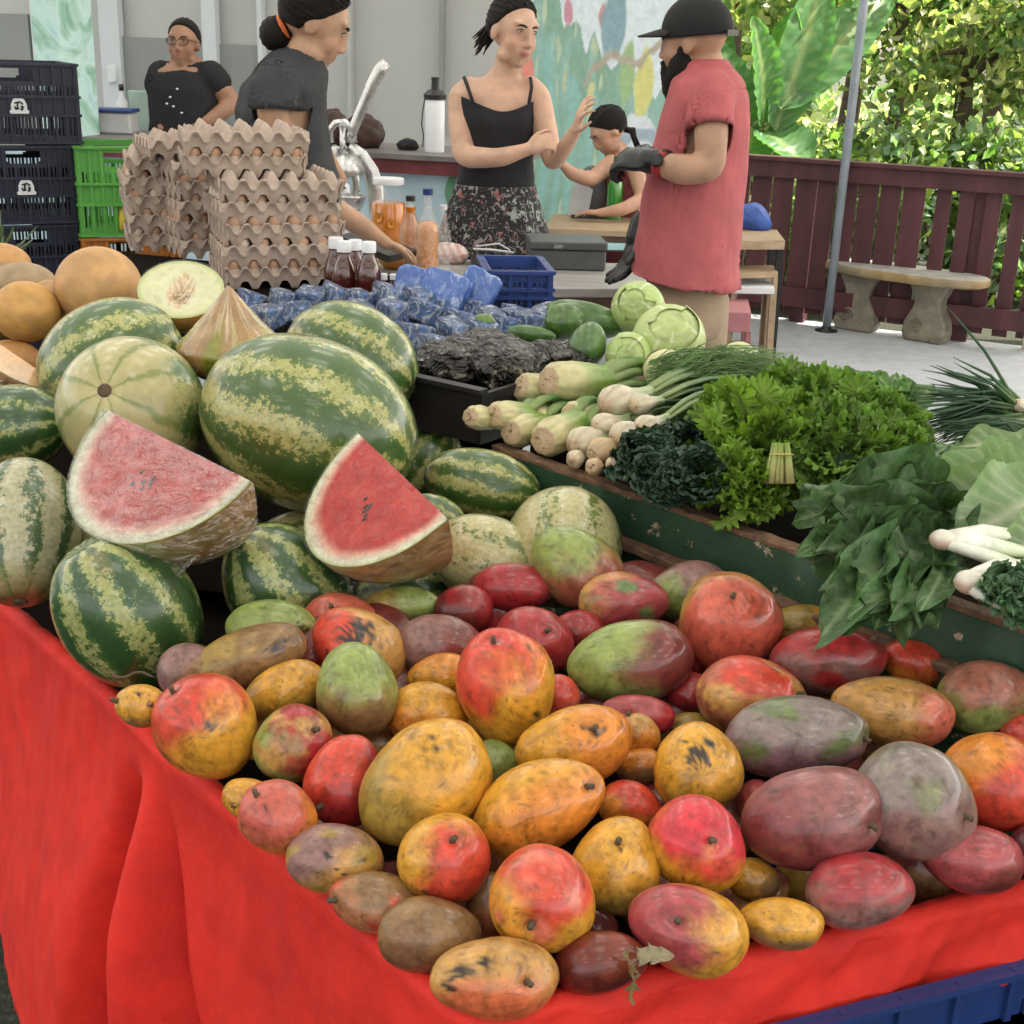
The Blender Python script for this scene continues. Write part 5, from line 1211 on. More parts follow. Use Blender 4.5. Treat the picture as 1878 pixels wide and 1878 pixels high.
bulb('celery', 912, 762, 2.12, 56, (1030, 765, 2.28), 'pale celery head near the black tray, second from its left end', 'celery', kind=1, fan=5, seed=3)
bulb('celery', 868, 765, 2.10, 46, (960, 775, 2.26), 'leftmost celery root end beside the black tray', 'celery', kind=1, fan=3, seed=4)
bulb('celery_root_end', 944, 792, 2.12, 62, (1040, 770, 2.28), 'frilled round root end in the lower left of the celery heap', 'celery', kind=1, fan=4, seed=5)
bulb('celery_root_end', 1003, 805, 2.06, 72, (1100, 760, 2.22), 'brown scuffed root end at the front of the celery heap', 'celery', kind=1, fan=4, seed=6)
bulb('celery_root_end', 985, 768, 2.2, 46, (1080, 770, 2.34), 'tan root end wedged behind the frilled one', 'celery', kind=1, fan=4, seed=7)
bulb('celery_root_end', 1052, 762, 2.16, 58, (1140, 770, 2.3), 'smooth tan root end in the centre of the heap', 'celery', kind=1, fan=4, seed=8)
bulb('white_onion', 1126, 738, 2.12, 66, (1330, 680, 2.3), 'largest white onion, on top of the bulb heap with long green leaves', 'spring onion', kind=0, fan=5, seed=9)
bulb('white_onion', 1172, 742, 2.10, 42, (1370, 700, 2.28), 'small white onion right of the largest one', 'spring onion', kind=0, fan=4, seed=10)
bulb('white_onion', 1182, 785, 2.02, 48, (1350, 710, 2.2), 'white onion with a holed root end, rightmost of the bulb heap', 'spring onion', kind=0, fan=4, seed=11)
bulb('white_onion', 1104, 780, 2.07, 46, (1260, 740, 2.2), 'cream onion with a split skin below the largest one', 'spring onion', kind=0, fan=2, seed=12)
bulb('white_onion', 1142, 800, 2.01, 56, (1260, 750, 2.14), 'egg-shaped cream onion in the middle front of the heap', 'spring onion', kind=0, fan=0, seed=13)
bulb('white_onion', 1066, 812, 2.03, 60, (1150, 780, 2.12), 'tan onion leaning on the brown scuffed root end', 'spring onion', kind=0, fan=0, seed=14)
bulb('white_onion', 1098, 828, 1.98, 52, (1180, 800, 2.1), 'onion with peeling papery skin at the front of the heap', 'spring onion', kind=2, fan=0, seed=15)
bulb('white_onion', 1124, 852, 1.95, 30, (1180, 835, 2.05), 'pinkish small onion at the bottom of the heap over the board', 'spring onion', kind=0, fan=0, seed=16)
bulb('white_onion', 1088, 857, 1.95, 34, (1120, 840, 2.05), 'broken skinned little onion lowest on the trough edge', 'spring onion', kind=2, fan=0, seed=17)
bulb('white_onion', 1054, 842, 2.0, 34, (1100, 830, 2.08), 'tiny brown onion below the tan leaning one', 'spring onion', kind=0, fan=0, seed=18)
# dill
b = MB(); r_ = random.Random(8); c0 = atD(1330, 700, 2.25)
for i in range(900):
    s0 = atD(r_.uniform(1185, 1300), r_.uniform(660, 790), 2.2+r_.random()*.1); e = atD(r_.uniform(1290, 1450), r_.uniform(645, 745), 2.28+r_.random()*.12)
    pts = [s0]; 
    for k_ in range(1, 5): pts.append(s0.lerp(e, k_/4)+rv(r_)*.012+V(0, 0, .02*math.sin(k_/4*3.1)))
    g = r_.uniform(.7, 1.3); b.tube(pts, [.0010, .0010, .0009, .0008, .0005], 3, (.17*g, .29*g, .10*g))
tag(b.build('dill', LFP, origin=tuple(c0)), 'feathery heap of dill fronds behind the onion leaves', 'dill')
# cabbages
cab_m = simple('cabbage_leaf', None, .42, .12, 14, .12, 60, attr=True, coat=.15, sss=.1)
def cabbage(px, py, D, w_, h_, label, face, seed, pale=0):
    p = atD(px, py, D); k = D/FP; c = thing('cabbage', tuple(p), label, 'cabbage'); ax = (CR*face[0]+CU*face[1]-CF*face[2]).normalized(); Mz = CMv(ax)
    A = mixc((.38, .50, .16), (.60, .60, .30), pale)
    def fn(d, q, sc=1, ph=0, ex=0):
        return q*(sc*(1+.012*nz(tuple(d), 2.5, seed)+.012*math.sin(math.acos(max(-1, min(1, d.z)))*22+3*nz(tuple(d), 1.4, seed+2)+math.atan2(d.y, d.x))*sm(-.6, .5, d.z)))
    def cf(d, q):
        a = math.atan2(d.y, d.x); t = math.acos(max(-1, min(1, d.z))); n = nz(tuple(d), 2, seed)
        v1 = max(0, math.cos(a*4.5+t*1.2+n*2))**24; v2 = max(0, math.sin(t*22+3*nz(tuple(d), 1.4, seed+2)+a))**4*.5
        return mixc(mixc(A, tuple(x*.72 for x in A), sm(-.3, .4, n)), (.66, .70, .44), max(v1*.8*sm(.1, .5, t), v2*.55))
    r3 = ((w_+h_)/4*k, (w_+h_)/4*k, (w_+h_)/4*k*.9)
    b = MB(); b.ell(p, r3, Mz, 64, 44, fn, cf); b.build('head', cab_m, c)
    # wrapper leaves hugging the head with a free edge
    for i in range(3):
        a0 = seed+i*2.1; b = MB()
        def g(u, v_, a0=a0, i=i):
            t = lerp(2.6, .45+.2*i, v_); a = a0+(u-.5)*(2.2*math.sin(min(1, v_*1.2+.15)*1.7))
            d = V(math.sin(t)*math.cos(a), math.sin(t)*math.sin(a), math.cos(t)); e = sm(.75, 1, v_)+sm(.35, .5, abs(u-.5))
            return p+Mz @ V(d.x*r3[0], d.y*r3[1], d.z*r3[2])*(1.02+.012*i+.025*e+.012*nz((u*6, v_*4, i+seed))*e)
        b.grid(g, 22, 22, cf=lambda u, v_: mixc(mixc(A, (.66, .70, .46), max(0, 1-abs(u-.5)*22)*.9), (.62, .66, .42), max(0, math.cos((abs(u-.5)*5+v_*4)*6.28))**10*.5)); b.build('wrapper_leaf', cab_m, c)
    return c
cabbage(1170, 564, 2.62, 96, 96, 'smaller smooth pale green cabbage at the very top of the cabbage heap', (-.3, .2, 1), 1)
cabbage(1226, 622, 2.46, 138, 122, 'largest cabbage with rippled curved veins, in front of the tan shorts', (.0, .5, 1), 2, .25)
cabbage(1152, 652, 2.42, 84, 82, 'green cabbage left of and below the largest one', (-.2, -.1, 1), 3)
cabbage(1222, 680, 2.34, 98, 72, 'cream coloured cabbage mostly buried by celery and dill', (-.1, .8, .6), 4, 1)
cabbage(1355, 662, 2.5, 92, 60, 'pale cabbage on the right, in front of the wooden stool legs', (.1, .8, .6), 5, .8)
# green gourds
gd = NT('gourd_skin'); at = gd.n('ShaderNodeAttribute'); at.attribute_name = 'col'; v = gd.coord('Object'); n1 = gd.noise(v, 30, 5, .65)
gd.col(gd.mix(1., at.outputs['Color'], gd.ramp(n1.outputs[0], [(.35, (.7, .7, .7)), (.65, (1.25, 1.2, 1.1))]), 'MULTIPLY')); gd.setp(rough=.28, coat=.3); gd.bump(n1.outputs[0], .08, .003)
def gourd(px, py, D, w_, h_, ang, label, rib=0, seed=0, c=(.05, .13, .03)):
    p = atD(px, py, D); k = D/FP; b = MB()
    def fn(d, q):
        s_ = -d.x; f = 1+rib*.10*math.sin(math.atan2(d.y, d.z)*5+seed)*sm(.1, .9, s_); g = 1-.12*d.x; return V(q.x, q.y*f*g, q.z*f*g)*(1-rib*.12*sm(.9, 1, s_))
    b.ell(p, (w_*k/2, h_*k/2, h_*k/2*.95), CM(ang), 44, 28, fn, lambda d, q: mixc(c, (.11, .20, .05), sm(.0, .5, nz((d.x*1, d.y*5, d.z*5), 1, seed))+.25*max(0, -d.x)*rib)); return tag(b.build('green_gourd', gd.m, origin=tuple(p)), label, 'gourd')
gourd(1072, 588, 2.64, 160, 70, -8, 'long dark green gourd with a furrowed end, lying beside the cabbages', 1, 1); gourd(1038, 590, 2.62, 82, 68, -4, 'furrowed round end of a second dark green gourd under the long one', 1, 3, (.06, .14, .03))
gourd(1078, 632, 2.44, 86, 70, 72, 'smooth glossy green chayote standing in front of the long gourd', 0, 2, (.07, .16, .045)); gourd(975, 612, 2.58, 90, 30, -6, 'flat dark green cucumber behind the crumpled bags', 0, 4); gourd(888, 590, 2.62, 42, 30, 0, 'small round green gourd among the blue packets', 1, 5, (.10, .19, .03))
# spinach / chard hanging over the board
def bunch(name, label, cat, specs, mat, cA, cR, ruff, fr, seed, nu=18, nv=8, jit=.0):
    r_ = random.Random(seed); mb = MB(); c0 = None
    for (x0, y0, D0, x1, y1, D1, wpx, upz) in specs:
        a = atD(x0, y0, D0); b_ = atD(x1, y1, D1); c0 = c0 or a; L = (b_-a).length
        up = V(0, 0, 1)*upz-CF*.9+rv(r_)*.25
        leaf(mb, a, b_-a, up, L*1.03, wpx*D0/FP, .12+r_.random()*.12, ruff, fr, mixc(cA, tuple(x*1.6 for x in cA), r_.random()), cR, nu, nv, tipw=.7, seed=r_.random()*9, cup=.35)
    return tag(mb.build(name, mat, origin=tuple(c0)), label, cat)
r_ = random.Random(11); sp = []
for i in range(34):
    x0 = r_.uniform(1630, 1740); y0 = r_.uniform(900, 1030); a = r_.uniform(2.3, 4.9)
    L_ = r_.uniform(120, 190); x1 = x0+math.cos(a)*L_*1.05; y1 = y0-math.sin(a)*L_*.8
    if y1 > 1150: y1 = 1140
    if y1 < 890: y1 = 895
    dd = 1.66-(y0-900)*.0008; sp.append((x0, y0, dd, x1, y1, dd-.07+r_.uniform(-.03, .02)-(.06 if y1 > 1040 else 0), r_.uniform(110, 170), r_.uniform(-.3, .9)))
bunch('spinach', 'dark green smooth spinach bunch hanging over the green board', 'spinach', sp, LFD, (.045, .095, .035), (.19, .28, .13), .019, 1.9, 12, 36, 10)
sp = [(1640, 1000, 1.60, 1555, 1150, 1.44, 80, .2), (1660, 1020, 1.58, 1610, 1140, 1.43, 95, .3), (1620, 990, 1.60, 1520, 1090, 1.46, 90, .2), (1700, 1030, 1.55, 1650, 1110, 1.42, 95, .2), (1600, 950, 1.62, 1475, 1010, 1.52, 90, .5), (1560, 930, 1.64, 1465, 950, 1.56, 80, .7), (1690, 1040, 1.54, 1570, 1120, 1.42, 85, .4), (1740, 1010, 1.55, 1700, 1110, 1.42, 80, .3)]
bunch('spinach', 'long spinach leaves drooping furthest down over the trough edge', 'spinach', sp, LFD, (.05, .115, .035), (.22, .32, .15), .008, 1.8, 13, 24, 10)
# big pale pak choi
sp = [(1960, 930, 1.72, 1668, 840, 1.86, 190, 1.2), (1950, 940, 1.68, 1700, 930, 1.70, 230, .9), (1930, 900, 1.66, 1760, 990, 1.56, 190, .6), (1980, 870, 1.75, 1760, 800, 1.9, 160, 1.2), (1990, 980, 1.6, 1840, 1010, 1.5, 150, .6), (1900, 880, 1.74, 1700, 880, 1.76, 150, .9)]
bunch('pak_choi_leaves', 'big pale grey green cabbage leaves with white veins at the right edge', 'pak choi', sp, LFP, (.15, .23, .11), (.50, .55, .38), .010, 2.2, 14, 60, 22)
def stems(label, px, py, D, w_, tips, seed):
    p = atD(px, py, D); t = thing('pak_choi', tuple(p), label, 'pak choi'); b = MB(); k = D/FP; d0 = (atD(*tips[0])-p).normalized()
    b.ell(p, (w_*k*.43, w_*k*.42, w_*k*.34), CMv(V(0, 0, 1), d0), 24, 16, lambda d, q: q*(1+.06*nz(tuple(d), 3, seed)), lambda d, q: mixc((.50, .34, .26), (.70, .66, .56), sm(-.2, .8, d.z))); b.build('root_end', bulb_m, t)
    for i, tp_ in enumerate(tips):
        e = atD(*tp_); b = MB(); mid = (p+e)/2+V(0, 0, .008*(1-i*.5))
        b.tube([p, p.lerp(mid, .5), mid, mid.lerp(e, .6), e], [w_*k*.40, w_*k*.42, w_*k*.42, w_*k*.38, w_*k*.32], 14, [(.68, .66, .56), (.72, .72, .64), (.70, .73, .62), (.62, .68, .48), (.45, .56, .28)], flat=.6); b.build('stem', bulb_m, t)
    return t
stems('upper pak choi with thick white stems at the right edge', 1728, 990, 1.50, 56, [(1880, 985, 1.56), (1885, 1015, 1.52), (1870, 1040, 1.50)], 1)
stems('lower pak choi with a pinkish root end, bottom of the pile on the board', 1778, 1068, 1.42, 66, [(1890, 1040, 1.50), (1895, 1068, 1.46), (1890, 1090, 1.45), (1860, 1110, 1.4)], 2)
leafy_head('kale_sprig', [(1862, 1105, 1.40, .035), (1885, 1120, 1.40, .03)], 50, .02, .03, .005, 8, (.07, .14, .07), (.25, .33, .2), 'small frilly grey green kale sprig in the lower right corner of the trough', 'kale', seed=15)
# broad leaved greens behind the lettuce
r_ = random.Random(16); sp = []
for i in range(46):
    x0 = r_.uniform(1450, 1680); y0 = r_.uniform(715, 770); a = r_.uniform(.3, 2.9); L_ = r_.uniform(40, 85)
    y1 = max(672, y0-math.sin(a)*L_); sp.append((x0, y0, 2.2, x0+math.cos(a)*L_, y1, 2.24, r_.uniform(32, 60), r_.uniform(.2, 1)))
sp.append((1490, 715, 2.25, 1515, 662, 2.27, 24, .2))
sp += [(1640, 760, 2.1, 1690, 800, 2.0, 70, .5), (1650, 740, 2.12, 1700, 830, 1.98, 60, .5)]
bunch('basil_bunch', 'row of smooth oval leaved greens behind the frilly lettuces', 'leafy greens', sp, LF, (.06, .14, .03), (.24, .34, .12), .004, 1.5, 17, 12, 6)
sp = []
for i in range(26):
    x0 = r_.uniform(1560, 1700); y0 = r_.uniform(850, 900); a = r_.uniform(.3, 3.0); L_ = r_.uniform(50, 90); sp.append((x0, y0, 1.82, x0+math.cos(a)*L_, y0-math.sin(a)*L_*.6, 1.84, r_.uniform(40, 70), .8))
bunch('mustard_greens', 'flat grey green leaves between the frilly lettuce and the spinach', 'leafy greens', sp, LF, (.08, .15, .07), (.35, .42, .25), .006, 2.5, 18)
# spring onions / chives fan
b = MB(); r_ = random.Random(19); c0 = atD(1882, 762, 2.1)
for i in range(120):
    a = r_.gauss(math.pi+.05, .33) if i > 14 else r_.uniform(2.2, 2.9); L_ = r_.uniform(120, 235); x1 = 1880+math.cos(a)*L_; y1 = 765-math.sin(a)*L_*.65
    if i == 0: x1, y1 = 1735, 560
    if i == 1: x1, y1 = 1748, 655
    e = atD(x1, y1, 2.12+r_.uniform(-.1, .1)); s0 = c0+rv(r_)*.012; mid = (s0+e)/2+V(0, 0, .01+.01*r_.random()); g = r_.uniform(.6, 1.4)
    b.tube([s0, s0.lerp(mid, .5), mid, mid.lerp(e, .5), e], [.0022, .003, .0026, .0018, .0004], 6, [(.42, .50, .26), (.12*g, .22*g, .09*g), (.07*g, .15*g, .075*g), (.07*g, .15*g, .08*g), (.09*g, .18*g, .08*g)])
for i in range(50):
    x0 = 1890; y0 = 790+r_.uniform(-10, 40); x1 = r_.uniform(1700, 1800); y1 = r_.uniform(770, 850); s0 = atD(x0, y0, 2.0); e = atD(x1, y1, 1.98); g = r_.uniform(.5, 1.2)
    b.tube([s0, (s0+e)/2+V(0, 0, .015), e], [.003, .0028, .0006], 6, (.07*g, .15*g, .07*g))
tag(b.build('spring_onions', LFP, origin=tuple(c0)), 'fan of thin blue green chives spreading left from the right edge', 'chives')
bulb('garlic_shoot', 1868, 742, 2.08, 24, (1900, 770, 2.1), 'little cream bulb at the base of the chives, right edge', 'bulb', kind=0, fan=0, seed=31)
# a dried leaf on the front mangoes
b = MB(); leaf(b, atD(1150, 1835, 1.16), -CF*.2+CU*1+CR*.1, CR, .05, .03, .4, .006, 3, (.22, .18, .10), (.3, .25, .16)); leaf(b, atD(1165, 1755, 1.165), CR+CU*.1, CU-CF, .035, .02, .3, .005, 3, (.35, .32, .2), (.4, .35, .2)); 
tag(b.build('dried_leaf', LFP, origin=tuple(atD(1155, 1790, 1.16))), 'curled dry grey leaf on the darkest red mango near the front rim', 'leaf')
# ================================================================ PLANTS BEYOND THE FENCE
def leaves(mb, c, rad, n, s0, s1, cols, r_, shell=.55, flat=1.0):
    c = Vector(c)
    for _ in range(int(n*.48)):
        d = rv(r_); rr_ = (shell+(1-shell)*r_.random()); p = c+V(d.x*rad[0], d.y*rad[1], d.z*rad[2])*rr_
        a = rv(r_); a.z -= .35; a.normalize(); b_ = a.cross(rv(r_)); b_.normalize(); nn_ = a.cross(b_); L = r_.uniform(s0, s1); w_ = L*r_.uniform(.22, .34)
        g = r_.uniform(.7, 1.35); cc = r_.choice(cols); cc = tuple(x*g for x in cc)
        v0 = p; v1 = p+a*L*.45+b_*w_+nn_*w_*.25; v2 = p+a*L-nn_*L*.12; v3 = p+a*L*.45-b_*w_+nn_*w_*.25; v4 = p+a*L*.5
        mb.add([v0, v1, v2, v3, v4], [(0, 1, 4), (1, 2, 4), (4, 2, 3), (0, 4, 3)], cc)
TL = leafmat('tree_leaf', None, .55, .35, .2, 5)
bark = simple('bark', (.12, .09, .065), .9, .5, 12, .7, 40, bd=.02)
def tree(px, Y, hgt, crown, n, s0, s1, cols, label, seed, trunk=.07, name='leafy_tree', group='trees beyond the fence'):
    base = atY(px, 600, Y); base.z = 0; r_ = random.Random(seed); t = thing(name, tuple(base), label, 'tree', group)
    b = MB(); top = base+V(r_.uniform(-.3, .3), r_.uniform(-.2, .2), hgt); mid = base.lerp(top, .5)+V(r_.uniform(-.12, .12), 0, 0)
    b.tube([base, base.lerp(mid, .5), mid, mid.lerp(top, .5), top], [trunk*1.3, trunk, trunk*.85, trunk*.6, trunk*.3], 10)
    f = MB(); k = max(5, int(crown[0]*crown[2]*9))
    for i in range(k):
        d = rv(r_); c = top+V(d.x*crown[0], d.y*crown[1], d.z*crown[2]-.2)*r_.uniform(.35, 1)
        j = base.lerp(top, r_.uniform(.45, .95)); b.tube([j, (j+c)/2+V(0, 0, .08), c], [trunk*.4, trunk*.25, .008], 6)
        s_ = r_.uniform(.28, .55); leaves(f, c, (s_*1.25, s_, s_*.7), n//k, s0, s1, cols, r_, .2)
    b.build('trunk', bark, t); f.build('crown', TL, t, smooth=False)
    return t
GA = [(.09, .18, .05), (.14, .24, .07), (.20, .28, .08)]; GB_ = [(.16, .26, .12), (.30, .36, .18), (.55, .55, .34)]; GC = [(.16, .27, .18), (.28, .38, .28), (.45, .52, .40)]  # palest greens of the last two sets put sun glare into the leaves
tree(1130, 9.6, 2.9, (.8, .5, .5), 2600, .07, .13, GA, 'green tree whose branches hang in above the mural', 31)
tree(1420, 10.2, 2.3, (.9, .7, 1.0), 4200, .08, .15, GB_, 'yellow green tree behind the banana plant and the man', 32)
tree(1575, 10.8, 2.4, (1.0, .8, 1.1), 5000, .07, .14, GB_, 'sunlit yellow tree directly behind the grey metal pole', 33)
tree(1700, 9.8, 1.9, (.95, .7, .9), 5200, .07, .13, GB_, 'tree above the concrete bench, its leaves coloured bright for sun glare', 34)
tree(1850, 10.2, 2.2, (1.0, .7, 1.1), 5200, .08, .14, GA, 'dense green tree at the right edge beyond the fence', 35)
tree(1760, 12.5, 3.2, (1.6, 1.0, 1.2), 5200, .1, .18, GC, 'tall blue green tree far behind the bench', 36, .1)
tree(1500, 13.0, 3.2, (1.6, 1.0, 1.3), 5200, .1, .18, GC, 'tall blue green tree far behind the metal pole', 37, .1)
tree(1280, 12.0, 3.0, (1.4, 1.0, 1.2), 4200, .1, .18, GA, 'tall dark green tree behind the bearded man', 38, .1)
tree(1980, 12.5, 3.0, (1.4, 1.0, 1.3), 3500, .1, .18, GA, 'tall green tree just off the right edge', 39, .1)
# low shrubs seen through the fence slats
for i, px in enumerate((1400, 1520, 1630, 1720, 1800, 1880)):
    base = atY(px, 600, 9.0+.25*(i % 3)); base.z = 0; r_ = random.Random(50+i); t = thing('shrub', tuple(base), ['low dark shrub behind the left end of the fence', 'low shrub behind the fence near the metal pole foot', 'low leafy shrub behind the fence over the left bench foot', 'low sunlit shrub behind the fence over the right bench foot', 'shrub behind the wide fence gaps right of the bench', 'green shrub at the far right end of the fence'][i], 'shrub', 'shrubs behind the fence')
    f = MB(); b = MB()
    for k in range(7):
        c = base+V(r_.uniform(-.5, .4), r_.uniform(-.2, .2), r_.uniform(.15, 1.1)); leaves(f, c, (.34, .28, .28), 420, .06, .12, GA+GC, r_, .2); b.tube([base, c], [.02, .008], 6)
    b.build('stem', bark, t); f.build('foliage', TL, t, smooth=False)
f = MB(); r_ = random.Random(77)
for i in range(60):
    c = V(r_.uniform(-5, 26), r_.uniform(19, 24), r_.uniform(.2, 3.0)); leaves(f, c, (1.6, 1.0, .9), 620, .22, .42, [(.45, .52, .36), (.62, .64, .48), (.25, .36, .24)], r_, .2)  # near-white leaf tones: blown-out daylight put into the colour
tag(f.build('far_woodland', TL, smooth=False), 'mass of far woodland beyond the trees, its leaves paled to imitate glare', 'woodland', kind='stuff')
# banana plants
bl = leafmat('banana_leaf', None, .5, .35, .15, 6)
def banana(px, Y, label, specs, seed):
    base = atY(px, 600, Y); base.z = 0; t = thing('banana_plant', tuple(base), label, 'banana plant', 'banana plants'); r_ = random.Random(seed)
    top = base+V(0, 0, 1.25); b = MB(); b.tube([base, base+V(.02, 0, .6), top], [.10, .085, .05], 14, [(.20, .24, .08)]*3); b.build('stem', simple('banana_stem%d' % seed, None, .5, .3, 10, .2, attr=True), t)
    for (x0, y0, x1, y1, w_, dy) in specs:
        a = atY(x0, y0, Y-.1); e = atY(x1, y1, Y+dy); m_ = MB(); up = V(.3, -.6, .6)
        leaf(m_, a, e-a, up, (e-a).length, w_, .14, .012, 9, (.10, .25, .09), (.32, .42, .18), 30, 10, tipw=.85, seed=r_.random()*9, cup=.28); m_.build('leaf', bl, t)
        p = MB(); p.tube([top, (top+a)/2, a], [.03, .022, .016], 8, (.3, .4, .15)); p.build('leaf_stalk', LFP, t)
banana(1400, 9.2, 'banana plant with big torn leaves right behind the bearded man', [(1420, 240, 1520, -60, .42, .2), (1400, 230, 1390, 30, .34, -.3), (1380, 250, 1300, 60, .36, .1), (1400, 240, 1480, 300, .5, -.4), (1380, 230, 1350, 330, .4, -.2), (1430, 200, 1650, -40, .4, .5)], 1)
banana(1240, 9.6, 'banana plant behind the bearded man, its leaves above the mural', [(1270, 200, 1120, -20, .36, .2), (1280, 190, 1210, -60, .4, 0), (1290, 200, 1330, 20, .3, .3), (1300, 150, 1140, 70, .3, -.5), (1380, 180, 1460, 20, .36, -.4)], 2)
# ================================================================ TABLES, STOOLS AND PROPS
tw = simple('grey_table_top', (.33, .32, .30), .5, .35, 3, .2, 30, stretch=(1, 8, 8)); wb = simple('brown_wood', (.11, .065, .04), .6, .45, 5, .3, 30, stretch=(1, 6, 6))
tan_w = simple('tan_wood', (.40, .29, .18), .5, .3, 5, .2, 30, stretch=(1, 6, 6))
def table(px4, z, label, top_m, leg_m, th=.03, apron=.07, name='table', legs=True, legr=.03, cat='table', inset=.06):
    q = [atZ(x, y, z) for x, y in px4]; c = sum(q, Vector())/4; t = thing(name, (c.x, c.y, 0), label, cat)
    b = MB(); b.prism([(p.x, p.y) for p in q], z-th, z); o = b.build('table_top' if cat == 'table' else 'seat', top_m, t, smooth=False); md = o.modifiers.new('b', 'BEVEL'); md.width = .004; md.segments = 2
    if apron:
        b = MB()
        for i in range(4):
            a = q[i].lerp(c, .06); e = q[(i+1) % 4].lerp(c, .06); b.bar(V(a.x, a.y, z-th-apron/2-.002), V(e.x, e.y, z-th-apron/2-.002), .02, apron)
        b.build('apron', leg_m, t, smooth=False)
    if legs:
        for p in q:
            a = p.lerp(c, inset+.04); e = p.lerp(c, -.02 if cat != 'table' else .05); b = MB(); b.bar(V(a.x, a.y, z-th), V(e.x, e.y, 0), legr*1.6, legr*1.2, up=(1, 0, 0)); b.build('leg', leg_m, t, smooth=False)
    return t
TZ = .88
table([(600, 530), (1178, 529), (1200, 484), (610, 470)], TZ, 'grey topped trestle table carrying the juice jar and the cash box', tw, wb)
table([(995, 418), (1180, 424), (1185, 392), (1015, 392)], .80, 'small brown wooden table holding the green bottle', tan_w, wb)
table([(1068, 446), (1190, 448), (1175, 424), (1095, 421)], .74, 'pale turquoise table top just behind the grey cash box', simple('turquoise_top', (.35, .58, .62), .3, .1), M['dark_metal'], apron=0)
table([(1300, 441), (1440, 441), (1425, 421), (1300, 420)], .66, 'pale wooden table with the blue bag on it, behind the man', tan_w, M['dark_metal'], th=.05, apron=0)
table([(1322, 526), (1421, 528), (1408, 507), (1325, 502)], .43, 'white topped bench with slanting tan wooden legs behind the man', M['white_paint'], tan_w, th=.035, apron=0, name='bench', cat='bench', legr=.022, inset=.02)
table([(1345, 501), (1427, 499), (1418, 486), (1350, 486)], .50, 'tan wooden stool behind the white topped bench', tan_w, tan_w, th=.03, apron=0, name='stool', cat='stool', legr=.02)
table([(1325, 572), (1378, 574), (1372, 548), (1325, 546)], .36, 'pink stool under the white topped bench', simple('pink_paint', (.42, .17, .18), .6), simple('pink_leg', (.30, .11, .12), .6), th=.10, apron=0, name='stool', cat='stool', legr=.022)
def pz(px, py, z=TZ): return atZ(px, py, z)
# blue bag
c = pz(1378, 420, .66); b = MB(); b.ell(c+V(0, 0, .06), (.10, .09, .085), Matrix.Rotation(.3, 3, 'Y'), 40, 28, lambda d, q: V(q.x*(1.15-.3*d.z), q.y, max(q.z, -.06))*(1+.08*nz(tuple(d), 3, 2)+.05*nz(tuple(d), 9, 2)))
tag(b.build('cloth_bag', simple('blue_bag', (.03, .09, .36), .5, .3, 12, .4, 30), origin=tuple(c)), 'bright blue soft bag lying on the pale table behind the man', 'bag')
# juice jar
og = NT('orange_juice'); og.col((.62, .19, .006)); og.setp(rough=.15, coat=.8)
c = pz(712, 470); t = thing('juice_jar', tuple(c), 'large clear glass jar of orange juice with citrus slices beside the press', 'jar')
k_ = mpp(c); rj = 31*k_
b = MB(); b.lathe(c, [(0, .002), (rj*.93, .002), (rj, .012), (rj, .18), (rj*.93, .19), (0, .19)], 32); b.build('juice', og.m, t, auto=50)
b = MB(); b.lathe(c, [(rj*1.03, 0), (rj*1.05, .012), (rj*1.05, .205), (rj*.85, .232), (rj*.82, .25)], 32); b.build('glass', film('jar_glass', .07), t)
b = MB(); b.lathe(c, [(0, .25), (rj*.9, .25), (rj*.92, .254), (rj*.92, .268), (rj*.88, .272), (0, .272)], 32); b.build('lid', M['white_plastic'], t, auto=40)
for (ax_, az, rr_) in ((-.45, .14, .018), (.25, .12, .017), (-.1, .075, .02), (.5, .06, .015)):
    b = MB(); p = c+V(math.sin(ax_)*rj*1.012, -math.cos(ax_)*rj*1.012, az); Mq = CMv(V(math.sin(ax_), -math.cos(ax_), 0), V(0, 0, 1)); b.lathe(p, [(rr_*.2, 0), (rr_*.25, .0025), (rr_*.82, .0025), (rr_*.9, .003), (rr_, .001)], 18, M=Mq.to_4x4(), col=[(.5, .14, .01), (.75, .3, .02), (.75, .3, .02), (.35, .08, .01), (.35, .08, .01)]); b.build('citrus_slice', simple('slice_m', None, .3, .2, attr=True) if 'slice_m' not in bpy.data.materials else bpy.data.materials['slice_m'], t)
def bottle(px, py, hpx, wpx, liquid, label, capm, lvl=.6, z=TZ, body=None, name='bottle', cat='bottle'):
    c = pz(px, py, z); k = mpp(c); H_ = hpx*k; r_ = wpx*k/2; t = thing(name, tuple(c), label, cat)
    def prof(s_): return [(0, .001), (r_*s_, .001), (r_*s_, H_*.50), (r_*.9*s_, H_*.58), (r_*.42*s_, H_*.76), (r_*.34*s_, H_*.90), (r_*.34*s_, H_*.94)]
    if liquid: 
        pl_ = [p for p in prof(.9) if p[1] < H_*lvl]+[(r_*.5, H_*lvl), (0, H_*lvl)]; b = MB(); b.lathe(c, pl_, 24); b.build('juice', liquid, t, auto=50)
    b = MB(); b.lathe(c, prof(1.0), 28); b.build('glass', body or film('bottle_glass_%d' % px, .2), t, auto=60)
    b = MB(); b.lathe(c, [(0, H_*.93), (r_*.42, H_*.93), (r_*.42, H_), (0, H_*1.002)], 18); b.build('cap', capm, t, auto=40); return t
pale_o = NT('pale_juice'); pale_o.col((.66, .25, .03)); pale_o.setp(rough=.15, coat=.8)
bottle(783, 500, 150, 44, pale_o.m, 'tall ribbed glass bottle of pale orange juice with a blue cap', blue_p, .62)
bottle(752, 492, 130, 42, og.m, 'bottle of deep orange juice standing behind the blue capped one', M['black_plastic'], .85)
